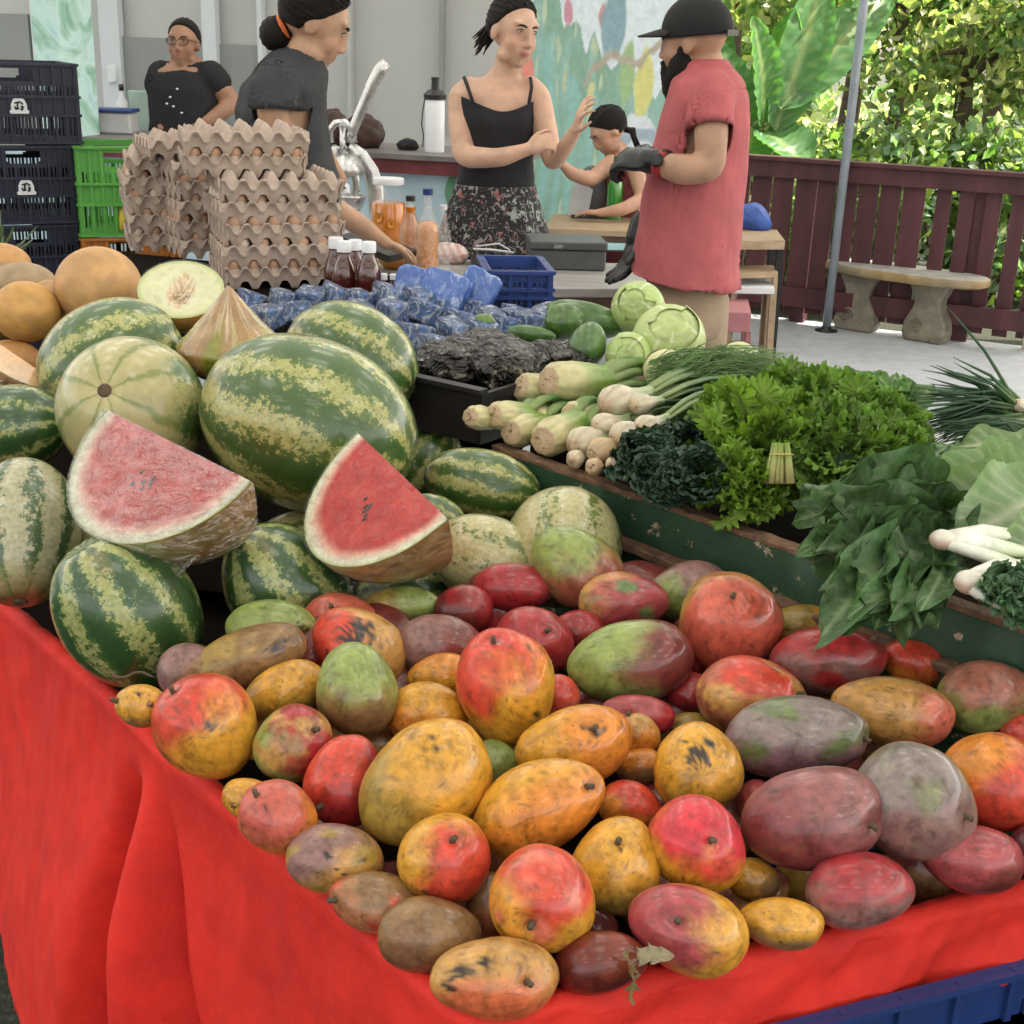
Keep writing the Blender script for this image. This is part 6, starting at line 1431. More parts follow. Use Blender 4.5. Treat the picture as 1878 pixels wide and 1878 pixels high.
bottle(812, 496, 118, 30, None, 'slim clear empty bottle right of the juice bottles', M['white_plastic'])
gg = NT('green_bottle_glass'); gg.col((.03, .22, .02)); gg.setp(rough=.06, coat=1.0, spec=.8)
bottle(1125, 402, 112, 29, None, 'green glass bottle standing on the small wooden table', gg.m, z=.80, body=gg.m)
# bowl of sliced fruit
c = pz(722, 492); b = MB(); t = thing('fruit_bowl', tuple(c), 'small turquoise topped bowl with orange slices near the girl\'s hand', 'bowl')
b.lathe(c, [(.03, 0), (.05, .02), (.055, .04), (.052, .04), (.03, .02)], 24); b.build('bowl', simple('orange_bowl', (.5, .2, .04), .4), t); b = MB(); b.lathe(c, [(0, .05), (.03, .055), (.05, .045), (.052, .038), (0, .036)], 24); b.build('contents', simple('turquoise', (.2, .5, .5), .4), t)
# meat packet in film
c = pz(822, 482); b = MB(); b.ell(c+V(0, 0, .03), (.07, .05, .04), None, 40, 26, lambda d, q: q*(1+.12*nz(tuple(d), 5, 3)), lambda d, q: mixc((.55, .30, .26), (.75, .62, .58), .5+.5*math.sin(d.x*16+d.z*5)))
tag(b.build('wrapped_snack', simple('snack', None, .3, .3, 40, .5, attr=True, coat=.6), origin=tuple(c)), 'striped pinkish food parcel in film right of the juice bottles', 'food parcel')
# black tray with tongs, grey cash box
a = pz(860, 486); t = thing('serving_tray', tuple(pz(925, 485)), 'low black tray on the table in front of the woman\'s skirt', 'tray')
b = MB(); p0 = pz(862, 497); p1 = pz(985, 500); dv = (p1-p0).normalized(); b.bar((p0)+V(0, .09, .012), p1+V(0, .09, .012), .2, .024); b.build('tray_body', M['black_plastic'], t, smooth=False)
b = MB(); b.tube([pz(868, 472)+V(0, 0, .03), pz(900, 476)+V(0, 0, .035), pz(942, 479)+V(0, 0, .03)], .004, 6); b.tube([pz(872, 468)+V(0, 0, .032), pz(915, 470)+V(0, 0, .045), pz(935, 474)+V(0, 0, .03)], .003, 6); tag(b.build('tongs', M['white_plastic'], origin=tuple(pz(905, 475))), 'thin pale tongs resting on the low black tray', 'tongs')
t = thing('cash_box', tuple(pz(1040, 497)), 'closed dark grey metal cash box on the table', 'cash box'); gm = simple('grey_paint', (.085, .095, .095), .45, .15, 20)
p0 = pz(972, 495); p1 = pz(1110, 498); dv = (p1-p0).normalized(); nv_ = V(-dv.y, dv.x, 0)
b = MB(); b.bar(p0+nv_*.10+V(0, 0, .035), p1+nv_*.10+V(0, 0, .035), .2, .066); o = b.build('box', gm, t, smooth=False); md = o.modifiers.new('b', 'BEVEL'); md.width = .004
b = MB(); b.bar(p0+nv_*.10+V(0, 0, .084)-dv*.004, p1+nv_*.10+V(0, 0, .084)+dv*.004, .21, .028); o = b.build('lid', gm, t, smooth=False); md = o.modifiers.new('b', 'BEVEL'); md.width = .006; md.segments = 2
b = MB(); b.bar(p0.lerp(p1, .3)-nv_*.006+V(0, 0, .082), p0.lerp(p1, .42)-nv_*.006+V(0, 0, .082), .004, .012); b.build('latch', M['steel'], t, smooth=False)
b = MB(); pp = atZ(1078, 399, .802); b.box(pp+V(0, 0, .004), (.17, .08, .008), bev=.003); tag(b.build('phone', M['black_plastic'], origin=tuple(pp)), 'flat black phone lying in front of the green bottle', 'phone')
# grey and white rucksack on the small table
c = atZ(1075, 393, .80); t = thing('rucksack', tuple(c), 'grey soft bag with a white front panel beside the green bottle', 'bag'); k_ = mpp(c)
b = MB(); b.ell(c+V(.02, .05, .11), (.085, .07, .13), None, 36, 26, lambda d, q: V(q.x*(1-.15*d.z), q.y, max(q.z, -.11))*(1+.05*nz(tuple(d), 3, 5))); b.build('body', simple('grey_bag', (.16, .16, .17), .8, .3, 12, .4, 30), t)
b = MB(); b.prism([(-.075, 0), (.025, 0), (.045, .13), (-.02, .17), (-.06, .14)], 0, .02, M=Matrix.Translation(c+V(-.02, -.045, 0)) @ Matrix.Rotation(R(90), 4, 'X')); b.build('front_panel', M['white_paint'], t, smooth=False)
b = MB(); b.bar(c+V(-.01, -.02, .215), c+V(.03, -.02, .215), .006, .01); b.build('tag_label', M['white_plastic'], t, smooth=False)
# citrus press
c = atZ(655, 448, TZ); Yp = c.y; k_ = mpp(c); t = thing('citrus_press', tuple(c), 'cast aluminium lever citrus press with its handle raised', 'juice press')
def pp_(x, y, dy=0): return atY(x, y, Yp+dy)
al = simple('cast_aluminium', (.66, .66, .65), .28, .2, 14, .15, 50, metal=.85)
b = MB(); b.tube([pp_(640, 262), pp_(650, 232), pp_(665, 195), pp_(682, 155), pp_(697, 128), pp_(709, 114)], [.016, .019, .019, .021, .024, .018], 12, flat=.5, fdir=(0, 1, 0)); b.build('lever', al, t)
b = MB(); b.tube([pp_(607, 262, .02), pp_(604, 240, .02), pp_(615, 226, .02), pp_(632, 224, .02), pp_(646, 238, .02), pp_(650, 262, .02)], [.012, .014, .014, .014, .014, .012], 10); b.tube([pp_(628, 230), pp_(630, 300)], .012, 12); b.tube([pp_(616, 270), pp_(606, 300, .03), pp_(600, 340, .05)], [.016, .014, .012], 10); b.build('yoke', al, t)
for (x, y) in ((628, 232), (642, 248), (632, 272)):
    b = MB(); q = pp_(x, y, -.018); b.lathe(q, [(0, -.006), (.011, -.006), (.011, .004), (.008, .007), (0, .007)], 6, M=CMv(V(0, -1, 0)).to_4x4()); b.build('bolt', M['steel'], t, smooth=False)
b = MB(); b.lathe(pp_(634, 300), [(.012, .035), (.03, .03), (.055, .0), (.074, -.045), (.07, -.046), (.03, -.01)], 28, M=Matrix.Rotation(R(-12), 4, 'Y')); b.build('press_cone', al, t)
b = MB(); b.tube([pp_(640, 268), pp_(662, 285), pp_(680, 315), pp_(690, 350), pp_(692, 400), pp_(690, 445)], [.02, .026, .03, .032, .03, .034], 12, flat=.55, fdir=(0, 1, 0)); b.tube([pp_(640, 275, .05), pp_(652, 330, .05), pp_(655, 445, .05)], [.014, .016, .02], 10); b.build('column', al, t)
b = MB(); b.lathe(pp_(640, 372), [(.02, -.03), (.05, -.015), (.062, .02), (.066, .03), (.058, .03), (.045, 0)], 28); b.build('juice_cup', al, t)
b = MB(); b.box(pp_(655, 448, .03), (.22, .18, .02), bev=.008); b.build('base', al, t, smooth=False)
# white tub behind the press
q = atZ(602, 440, TZ); b = MB(); b.box(q+V(0, .1, .10), (.13, .12, .2), bev=.012); tag(b.build('storage_tub', M['white_plastic'], origin=tuple(q)), 'white plastic tub on the table between the egg trays and the press', 'tub')
# dark chopping slab under the girl's hand
p0 = atY(645, 432, 4.35); p1 = atY(738, 470, 4.25); b = MB(); b.bar(p0, p1, .16, .022); tag(b.build('chopping_board', M['black_plastic'], origin=tuple(p0), smooth=False), 'dark chopping board tilted under the girl\'s hand', 'board')
b = MB(); 
# things on the counter
CT_ = 1.130
def oc(px, off=.15): p = onwall(px, 250, off); p.z = CT_; return p
c = oc(797); k_ = mpp(c); t = thing('thermos', tuple(c), 'tall white insulated flask with a black pump lid on the counter', 'flask')
b = MB(); b.lathe(c, [(0, 0), (.043, 0), (.045, .006), (.045, .225), (.042, .23), (0, .23)], 28); b.build('body', M['white_plastic'], t, auto=40)
b = MB(); b.lathe(c, [(0, .23), (.05, .23), (.053, .25), (.035, .268), (.018, .275), (.016, .31), (.02, .325), (0, .326)], 24); b.build('lid', M['black_plastic'], t, auto=40)
b = MB(); b.tube([c+V(-.045, 0, .24), c+V(-.055, 0, .18), c+V(-.06, 0, .12), c+V(-.05, 0, .07), c+V(-.055, 0, .02)], .003, 6); b.build('cord', M['black_plastic'], t)
br = simple('brown_leather', (.045, .018, .012), .6, .5, 20, .3)
def lump(name, px, w_, h_, d_, label, cat, mat, off=.2, sd=1):
    c = oc(px, off); b = MB(); b.ell(c+V(0, 0, h_*.4), (w_/2, d_/2, h_*.6), None, 32, 22, lambda d, q: V(q.x, q.y, max(q.z, -h_*.4))*(1+.14*nz(tuple(d), 2.5, sd)+.05*nz(tuple(d), 8, sd))); return tag(b.build(name, mat, origin=tuple(c)), label, cat)
lump('leather_bag', 665, .20, .15, .14, 'dark brown bag slumped on the counter behind the press', 'bag', br, sd=3); lump('leather_bag', 608, .16, .17, .14, 'reddish brown bag on the counter next to the girl in grey', 'bag', br, sd=5)
lump('cloth_pouch', 748, .10, .05, .08, 'small black pouch on the counter left of the white flask', 'pouch', M['black_cloth'], sd=7)
c = oc(208, .25); t = thing('food_tub', tuple(c), 'clear plastic tub with a blue lid on the counter at the left', 'tub'); k_ = mpp(c)
b = MB(); b.box(c+V(0, 0, .05), (.22, .15, .1), bev=.01); b.build('tub', simple('frosted', (.42, .42, .43), .35), t, smooth=False); b = MB(); b.box(c+V(0, 0, .11), (.235, .16, .018), bev=.006); b.build('lid', blue_p, t, smooth=False)
c = oc(228, .55); t = thing('soap_bottle', tuple(c), 'small white labelled bottle behind the blue lidded tub', 'bottle'); b = MB(); b.lathe(c, [(0, 0), (.03, 0), (.03, .13), (.01, .17), (.01, .19), (0, .19)], 16); b.build('body', M['white_plastic'], t); b = MB(); b.lathe(c, [(0, .19), (.013, .19), (.013, .22), (0, .22)], 12); b.build('cap', M['black_plastic'], t)
b = MB(); c = onwall(262, 205, .9); b.box(c-V(0, 0, .1), (.16, .03, .42), bev=.01); tag(b.build('chair_back', simple('pale_teal', (.30, .42, .38), .4), origin=tuple(c)), 'pale teal chair back behind the counter left of the woman in glasses', 'chair')
# pineapple crown at the left edge
c = atD(-22, 480, 2.75); t = thing('pineapple', tuple(c), 'pineapple crown of spiky grey green leaves at the left edge', 'pineapple')
b = MB(); r_ = random.Random(91)
for i in range(46):
    a = r_.uniform(0, 6.28); e = r_.uniform(.2, 1.35); d = V(math.cos(a)*math.cos(e), math.sin(a)*math.cos(e), math.sin(e)); leaf(b, c+V(0, 0, .0), d, V(0, 0, 1)+rv(r_)*.2, r_.uniform(.08, .15), .02, -.25, .001, 2, (.10, .15, .08), (.2, .25, .15), 8, 3, tipw=.5, seed=i)
b.build('crown', LFP, t); b = MB(); b.ell(c-V(0, 0, .08), (.055, .055, .09), None, 30, 24, lambda d, q: q*(1+.04*math.sin(math.atan2(d.y, d.x)*9+d.z*8)*math.cos(d.z*14)), lambda d, q: mixc((.35, .2, .05), (.2, .16, .05), .5+.5*math.sin(d.z*20))); b.build('fruit', bulb_m, t)
# ================================================================ PEOPLE
import bmesh
def loft(mb, secs, n=28):
    """secs: (centre, rx, ry, xdir, ydir) elliptical sections, closed with rounded ends"""
    vs = []; S = []
    c, rx, ry, xd, yd = secs[0]; ax = (Vector(secs[1][0])-Vector(c)).normalized()
    for f in (.0, .5, .85): S.append((Vector(c)-ax*min(rx, ry)*.6*(1-f*f)**.5 if f < 1 else c, rx*max(.02, f), ry*max(.02, f), xd, yd))
    S += [(Vector(a), b, c_, d, e) for a, b, c_, d, e in secs]
    c, rx, ry, xd, yd = secs[-1]; ax = (Vector(c)-Vector(secs[-2][0])).normalized()
    for f in (.85, .5, .0): S.append((Vector(c)+ax*min(rx, ry)*.6*(1-f*f)**.5, rx*max(.02, f), ry*max(.02, f), xd, yd))
    for (c, rx, ry, xd, yd) in S:
        for i in range(n): a = 6.28318*i/n; vs.append(Vector(c)+xd*(rx*math.cos(a))+yd*(ry*math.sin(a)))
    fs = [(j*n+i, j*n+(i+1) % n, (j+1)*n+(i+1) % n, (j+1)*n+i) for j in range(len(S)-1) for i in range(n)]
    fs.append(tuple(range(n))[::-1]); fs.append(tuple((len(S)-1)*n+i for i in range(n))); mb.add(vs, fs)
def limb(mb, pts, rs, n=18):
    P = []; Q = []
    for i in range(len(pts)-1):
        for k in range(6): t = k/6; P.append(Vector(pts[i]).lerp(Vector(pts[i+1]), t)); Q.append(lerp(rs[i], rs[i+1], sm(0, 1, t)))
    P.append(Vector(pts[-1])); Q.append(rs[-1])
    for _ in range(2): P = [P[0]]+[(P[i-1]+P[i]*2+P[i+1])/4 for i in range(1, len(P)-1)]+[P[-1]]
    mb.tube(P, Q, n); mb.ell(P[0], (Q[0],)*3, None, 16, 10); mb.ell(P[-1], (Q[-1],)*3, None, 16, 10)
def fuse(mb, name, mat, parent, voxel=.006, smooth=6, cf=None, origin=None, post=None, cuts=()):
    o = mb.build(name, mat, None, origin=(0, 0, 0)); rm = o.modifiers.new('r', 'REMESH'); rm.mode = 'VOXEL'; rm.voxel_size = voxel; s_ = o.modifiers.new('s', 'SMOOTH'); s_.iterations = smooth; s_.factor = .6
    dg = bpy.context.evaluated_depsgraph_get(); dg.update(); me = bpy.data.meshes.new_from_object(o.evaluated_get(dg)); 
    for m_ in list(o.modifiers): o.modifiers.remove(m_)
    old = o.data; o.data = me; me.name = name; bpy.data.meshes.remove(old)
    if not me.materials: me.materials.append(mat)
    if cuts:
        bm = bmesh.new(); bm.from_mesh(me)
        for (pc, pn, rad, cond) in cuts:      # open hems: drop what lies past the plane, near pc
            fs = [f for f in bm.faces if (f.calc_center_median()-pc).length < rad and cond(f.calc_center_median())]
            ge = set(fs)
            for f in fs: ge.update(f.edges); ge.update(f.verts)
            bmesh.ops.bisect_plane(bm, geom=list(ge), plane_co=pc, plane_no=pn, clear_outer=True)
        bm.to_mesh(me); bm.free(); md = o.modifiers.new('hem', 'SOLIDIFY'); md.thickness = .004
    org = Vector(origin if origin is not None else (parent.get('_o', (0, 0, 0)) if parent is not None else (0, 0, 0)))
    if cf:
        if 'col' in me.color_attributes: me.color_attributes.remove(me.color_attributes['col'])
        ca = me.color_attributes.new('col', 'FLOAT_COLOR', 'POINT'); fl = []
        for v in me.vertices: c = cf(v.co, v.normal); fl.extend((c[0], c[1], c[2], 1))
        ca.data.foreach_set('color', fl)
    for v in me.vertices:
        if post: v.co = post(v.co.copy(), v.normal)
        v.co -= org
    me.polygons.foreach_set('use_smooth', [True]*len(me.polygons)); me.update()
    if parent is not None: o.parent = parent
    else: o.location = org
    o['_o'] = tuple(org); return o
def frame(fwd, up=V(0, 0, 1)):
    f = Vector(fwd).normalized(); x = f.cross(Vector(up)).normalized(); u = x.cross(f); return Matrix((x, f, u)).transposed()   # local x right, y forward, z up
def head_geo(mb, c, Mh, s=1.0, female=True):
    E = lambda p, r: mb.ell(Vector(c)+Mh @ (V(*p)*s), tuple(x*s for x in r), Mh, 26, 18)
    E((0, -.014, .034), (.074, .094, .088)); E((0, .020, .018), (.066, .070, .080)); E((0, .030, -.035), (.056, .058, .060) if female else (.060, .060, .064)); E((0, .052, -.086), (.027, .026, .023) if female else (.032, .028, .026))
    for sx in (-1, 1):
        E((sx*.032, .050, -.026), (.030, .029, .034)); E((sx*.032, .070, .040), (.026, .014, .010)); E((sx*.074, -.012, -.004), (.007, .019, .031)); E((sx*.040, .018, -.070), (.024, .036, .024))
        E((sx*.030, .070, .014), (.015, .013, .008))
        E((sx*.010, .096, -.030), (.009, .010, .007))
    E((0, .086, .016), (.009, .012, .024)); E((0, .094, -.008), (.009, .011, .020)); E((0, .100, -.023), (.0105, .010, .0085))
    E((0, .082, -.052), (.021, .009, .0050)); E((0, .080, -.062), (.018, .009, .0050)); E((0, .068, -.057), (.032, .018, .024))
def face_parts(t, c, Mh, s=1.0, brow=(.02, .012, .008), gl=False, iris=(.05, .03, .02), down=0):
    for sx in (-1, 1):
        b = MB(); p = Vector(c)+Mh @ (V(sx*.030, .0745, .013)*s); b.ell(p, (.0130*s, .0092*s, .0050*s), Mh, 14, 10, cf=lambda d, q: (.02, .012, .01) if (d.x**2+(d.z+down)**2) < .20 and d.y > 0 else (.48, .44, .41)); b.build('eye', M.setdefault('eye', simple('eye_m', None, .2, .05, attr=True)), t)
        b = MB(); b.tube([Vector(c)+Mh @ (V(sx*x, y, z)*s) for x, y, z in ((.012, .0895, .029), (.024, .088, .034), (.036, .081, .034), (.046, .071, .028))], [.0026*s, .0034*s, .003*s, .001*s], 8); b.build('eyebrow', M['hair'], t)
        b = MB(); b.tube([Vector(c)+Mh @ (V(sx*x, y, z)*s) for x, y, z in ((.016, .083, .0165), (.024, .0855, .0205), (.034, .0825, .0205), (.044, .0735, .0145))], .0014*s, 6); b.build('eyelash', M['hair'], t)
SK = (.47, .27, .175); SKL = (.60, .37, .26); SKD = (.36, .19, .115)
def skin_fn(c, Mh, s, base, beard=None, lips=(.46, .17, .13)):
    inv = Mh.transposed()
    def f(co, n):
        l = inv @ (co-Vector(c))/s; k = 1+.05*nz(tuple(co*30)); col = tuple(x*k for x in base)
        if abs(l.x) < .09 and abs(l.z) < .14 and l.y > 0:
            d = math.hypot(l.x/.024, (l.z+.058)/.011); 
            if l.y > .07: col = mixc(lips, col, sm(.75, 1.1, d))
            ch = math.exp(-((abs(l.x)-.04)**2+(l.z+.02)**2)/.0006); col = mixc(col, (base[0]*1.05, base[1]*.75, base[2]*.7), .4*ch)
            ey = math.exp(-((abs(l.x)-.03)**2/.0003+(l.z-.013)**2/.0001)); col = mixc(col, tuple(x*.75 for x in base), .4*ey)  # eye sockets darkened: shading painted into the skin colour
        return col
    return f
def hand(mb, wrist, d, palm_n, s=1.0, curl=.5, spread=.25, thumb=1):
    """palm, five fingers with two bends each; d: wrist-to-fingers, palm_n: out of the palm"""
    d = Vector(d).normalized(); n = Vector(palm_n); n = (n-d*n.dot(d)).normalized(); x = d.cross(n); w_ = Vector(wrist)
    Mh = Matrix((x, d, n)).transposed()
    mb.ell(w_+d*.045*s, (.040*s, .050*s, .017*s), Mh, 18, 12)
    mb.ell(w_+d*.004*s, (.026*s, .028*s, .020*s), Mh, 14, 10)
    for i, (ox, L, a) in enumerate(((-.029, .066, -.9), (-.010, .078, -.25), (.010, .074, .3), (.029, .058, 1.0))):
        p = w_+d*.078*s+x*ox*s; dd = (d+x*a*spread).normalized(); P = [w_+d*.05*s+x*ox*.8*s, p]; ang = 0
        for k, f in enumerate((.45, .32, .25)):
            ang += curl*(.7 if k == 0 else .9); v = dd*math.cos(ang)+n*math.sin(ang); p = p+v*L*f*s; P.append(p)
        mb.tube(P, [.0095*s, .0098*s, .0088*s, .0080*s, .0062*s], 10); mb.ell(P[-1], (.0064*s,)*3, None, 10, 8)
    t0 = w_+d*.02*s-x*.028*s*thumb; p1 = t0+(d*.7-x*.75*thumb+n*.25).normalized()*.034*s; p2 = p1+(d*.9-x*.3*thumb+n*.4).normalized()*.030*s; p3 = p2+(d*.95-x*.05*thumb+n*.5).normalized()*.024*s
    mb.tube([w_+d*.02*s, t0, p1, p2, p3], [.014*s, .0135*s, .0115*s, .0100*s, .0075*s], 10); mb.ell(p3, (.0077*s,)*3, None, 10, 8)
Z = V(0, 0, 1)

# ---------------- woman in the black camisole
Y = 5.0
def J(x, y, dy=0): return atY(x, y, Y+dy)
base = J(905, 400); base.z = 0; k = mpp(J(905, 200))
wm_ = thing('person', tuple(base), 'woman in a black strappy top and dark floral skirt, gesturing with one hand', 'person')
xr = V(.98, .17, 0).normalized(); yf = V(.17, -.98, 0).normalized()
b = MB(); hc = J(941, 62, 0); fh = frame((.60, -.78, -.10), V(.10, 0, 1))
head_geo(b, hc, fh, 1.04)
neck = J(926, 138, .03)
loft(b, [(J(935, 98, .03), .046, .05, xr, yf), (J(930, 120, .03), .050, .052, xr, yf), (J(922, 142, .03), .066, .056, xr, yf)])
loft(b, [(J(921, 140, .03), .06, .05, xr, yf), (J(918, 152, .03), .135, .062, xr, yf), (J(914, 170, .02), .165, .085, xr, yf), (J(914, 200, .02), .155, .10, xr, yf), (J(914, 240, .02), .142, .105, xr, yf), (J(912, 290, .02), .128, .095, xr, yf), (J(910, 335, .02), .138, .10, xr, yf), (J(906, 380, .02), .165, .115, xr, yf), (V(base.x, base.y, .78), .17, .12, xr, yf)])
limb(b, [J(862, 166, .03), J(848, 180, .02), J(845, 225, -.02), J(850, 288, -.08), J(915, 290, -.20), J(968, 274, -.20)], [.050, .054, .047, .041, .034, .024])
limb(b, [J(972, 164, .03), J(986, 180, .02), J(1000, 235, -.02), J(1013, 300, -.06), J(1038, 268, -.14), J(1056, 238, -.18)], [.048, .050, .044, .036, .029, .023])
hand(b, J(968, 274, -.20), (J(995, 262, -.22)-J(968, 274, -.20)), V(0, .6, -.5), .95, 1.25, .05, -1)
hand(b, J(1056, 238, -.18), (J(1066, 205, -.22)-J(1056, 238, -.18)), V(.85, -.2, .4), .95, .42, .45, 1)
for x_ in (-.08, .08): limb(b, [V(base.x, base.y, .8)+xr*x_, V(base.x, base.y, .45)+xr*x_, V(base.x, base.y, .06)+xr*x_], [.085, .055, .036]); b.ell(V(base.x, base.y, .04)+xr*x_+yf*.06, (.04, .11, .035), Matrix((xr, yf, Z)).transposed(), 16, 10)
fuse(b, 'body', M['skin'], wm_, .0062, 8, skin_fn(hc, fh, 1.04, SKL))
face_parts(wm_, hc, fh, 1.04)
# camisole: follows the chest, scooped neckline, two straps
b = MB(); sec = [(196, .152, .108, 914), (215, .151, .114, 914), (240, .147, .113, 914), (290, .133, .102, 912), (330, .143, .108, 910), (352, .152, .114, 909)]
def cami(u, v_):
    a = 6.28318*u; y = lerp(186, 352, v_); sy = math.sin(a)
    i = 0
    while i < len(sec)-2 and sec[i+1][0] < y: i += 1
    t = max(0, min(1, (y-sec[i][0])/(sec[i+1][0]-sec[i][0]))); rx = lerp(sec[i][1], sec[i+1][1], t); ry = lerp(sec[i][2], sec[i+1][2], t); cx = lerp(sec[i][3], sec[i+1][3], t)
    c = J(cx, y, .02); dz = -.030*math.exp(-((math.cos(a))/.55)**2)*(1-v_)**3*(1 if sy > 0 else 1.3); bust = .018*math.exp(-((abs(math.cos(a))-.5)/.3)**2)*(1 if sy > 0 else 0)*math.exp(-((y-215)/30)**2)
    wr = .003*nz((u*9, v_*14, 2))*v_
    return c+xr*((rx+wr)*math.cos(a))+yf*((ry+bust+wr)*sy)+Z*(dz+.022*abs(math.cos(a))**3*(1-v_)**3)
b.grid(cami, 80, 40); ct = b.build('camisole', M['black_cloth'], wm_, solid=.004)
for x0, y0, x1, y1, x2, y2, sg in ((868, 190, 857, 157, 851, 141, -1), (970, 190, 975, 160, 973, 142, 1)):
    b = MB(); b.tube([J(x0, y0, -.115), J((x0+x1)/2, (y0+y1)/2, -.098), J(x1, y1, -.065), J(x2, y2, -.012), J(x2, y2+3, .05), J(x1, y1+10, .11)], .0065, 8, flat=.45, fdir=(0, 1, 0)); b.build('strap', M['black_cloth'], ct)
# skirt
fl = NT('floral_cloth'); v = fl.coord('Object'); n1 = fl.noise(v, 26, 4, .6, 1.5); n2 = fl.noise(v, 9, 2); n3 = fl.noise(v, 45, 3, .6, 2)
fl.col(fl.mix(fl.ramp(n1.outputs[0], [(.56, 0.), (.6, 1.)]), fl.mix(fl.ramp(n3.outputs[0], [(.57, 0.), (.62, .8)]), (.014, .012, .014), (.30, .32, .30)), fl.ramp(n2.outputs[0], [(.45, (.30, .33, .31)), (.52, (.32, .10, .11)), (.6, (.06, .13, .11))]))); fl.setp(rough=.8); fl.bump(n1.outputs[0], .15, .004)
b = MB()
def sk(u, v_):
    a = 6.28318*u; y = 1; top = J(908, 338, .02).z; z = lerp(top, .42, v_); r0 = lerp(.150, .19, min(1, v_*4)) + .06*v_; f = 1+(.05*math.sin(a*7)+.03*math.sin(a*12+2))*sm(0, .4, v_); c = J(908, 345, .02)
    return V(c.x, c.y, z)+xr*(r0*f*math.cos(a))+yf*(r0*.76*f*math.sin(a))
b.grid(sk, 110, 40); b.build('skirt', fl.m, wm_, solid=.004)
# hair: cap of hair pulled back with a loose ponytail
def hair_cap(t, c, Mh, s, fn, name='hair', cut=.15, grow=1.0, voxel=.005):
    b = MB(); nu, nv = 90, 70; vs = []; fs = []; idx = {}
    for j in range(nv+1):
        for i in range(nu):
            th = math.pi*j/nv; a = 6.28318*i/nu; d = V(math.sin(th)*math.cos(a), math.sin(th)*math.sin(a), math.cos(th)); q = fn(d); h = min(-.75*d.y+.66*d.z+cut, d.z+.66); q = q*(1+.004*math.sin(math.atan2(d.x, d.z+.4)*34))*lerp(.80, 1.02, sm(-.10, .05, h))
            vs.append(Vector(c)+Mh @ (q*s))
    b.add(vs, [(j*nu+i, j*nu+(i+1) % nu, (j+1)*nu+(i+1) % nu, (j+1)*nu+i) for j in range(nv) for i in range(nu)]); return b.build(name, M['hair'], t)
def strands(hp, c, Mh, s, tgt, n, seed, cut=.13):
    r_ = random.Random(seed); b = MB(); tgt = Vector(tgt).normalized(); c = Vector(c)
    for _ in range(n):
        for _k in range(60):
            d = rv(r_); h = -.75*d.y+.66*d.z+cut
            if 0 < h < .25 and d.z > -.45 and d.y > -.5: break
        P = []
        for k_ in range(9):
            q = (d.lerp(tgt, k_/8)).normalized(); g = 1.012+.02*math.sin(k_/8*3.14)*r_.random()
            P.append(c+Mh @ (cran(q)*s*g))
        b.tube(P, [.0008]+[r_.uniform(.0018, .0032)]*7+[.002], 5)
    b.build('hair_strands', M['hair'], hp)
def cran(d): return V(d.x*.079, d.y*.101-.014, d.z*.094+.034)*(1+.006*math.sin(math.atan2(d.x, d.z+.3)*26))
hcut = lambda d: (d.z > .62-.0*d.y and d.y < .62) or (d.z > -.35 and d.y < .05-.0) or (d.y < .45 and d.z > .25) or (d.y < -.3 and d.z > -.62)
hp_ = hair_cap(wm_, hc, fh, 1.04, cran, cut=.13)
strands(hp_, hc, fh, 1.05, (0, -1, .1), 110, 5)
b = MB(); r_ = random.Random(3); tl = hc+fh @ V(-.02, -.115, .02)
for i in range(26):
    e = J(878+r_.uniform(-14, 10), 90+r_.uniform(-22, 14), .08+r_.uniform(-.03, .03)); b.tube([tl+rv(r_)*.006, (tl+e)/2+rv(r_)*.008+V(0, 0, .01), e], [.007, .008, .001], 6)
b.build('ponytail', M['hair'], hp_)

# ---------------- bearded man in the faded red shirt
Y = 3.9
base = J(1262, 500); base.z = 0
mn_ = thing('person', tuple(base), 'bearded man in a black cap, faded red t-shirt and tan shorts wearing black gloves', 'person')
xf = V(-.93, .36, 0).normalized(); yl = V(-.36, -.93, 0).normalized()     # xf: the way he faces, yl: his side towards us
b = MB(); hc = J(1270, 80, 0); fh = frame((-.88, .46, -.10), V(-.05, 0, 1))
head_geo(b, hc, fh, .94, False)
loft(b, [(J(1285, 95, 0), .058, .055, xf, yl), (J(1290, 118, 0), .062, .060, xf, yl), (J(1292, 145, 0), .074, .085, xf, yl)])
loft(b, [(J(1290, 140, 0), .065, .10, xf, yl), (J(1294, 165, 0), .080, .135, xf, yl), (J(1292, 210, 0), .095, .145, xf, yl), (J(1284, 270, 0), .105, .14, xf, yl), (J(1276, 330, 0), .115, .14, xf, yl), (J(1270, 400, 0), .112, .135, xf, yl), (J(1266, 460, 0), .108, .13, xf, yl), (J(1264, 540, 0), .105, .13, xf, yl)])
sh = J(1306, 184, -.15); el = J(1304, 308, -.21); wr_ = J(1200, 296, -.16)
limb(b, [J(1300, 160, -.10), sh, J(1304, 240, -.19), el, J(1250, 312, -.21), wr_], [.048, .050, .047, .041, .042, .029])

sh2 = J(1275, 185, .17); el2 = J(1222, 330, .18); wr2 = J(1172, 425, .06)
limb(b, [sh2, el2, wr2], [.055, .043, .029])
for off, fx_ in ((-.08, .03), (.09, -.02)):
    o_ = yl*(-off)+xf*fx_; limb(b, [V(base.x, base.y, .86)+o_, V(base.x, base.y, .48)+o_+xf*.01, V(base.x, base.y, .28)+o_-xf*.02, V(base.x, base.y, .08)+o_], [.085, .058, .056, .036]); b.ell(V(base.x, base.y, .045)+o_+xf*.06, (.12, .045, .04), Matrix((xf, yl, Z)).transposed(), 16, 10)
fuse(b, 'body', M['skin'], mn_, .0062, 5, skin_fn(hc, fh, .94, SK))
face_parts(mn_, hc, fh, .94)
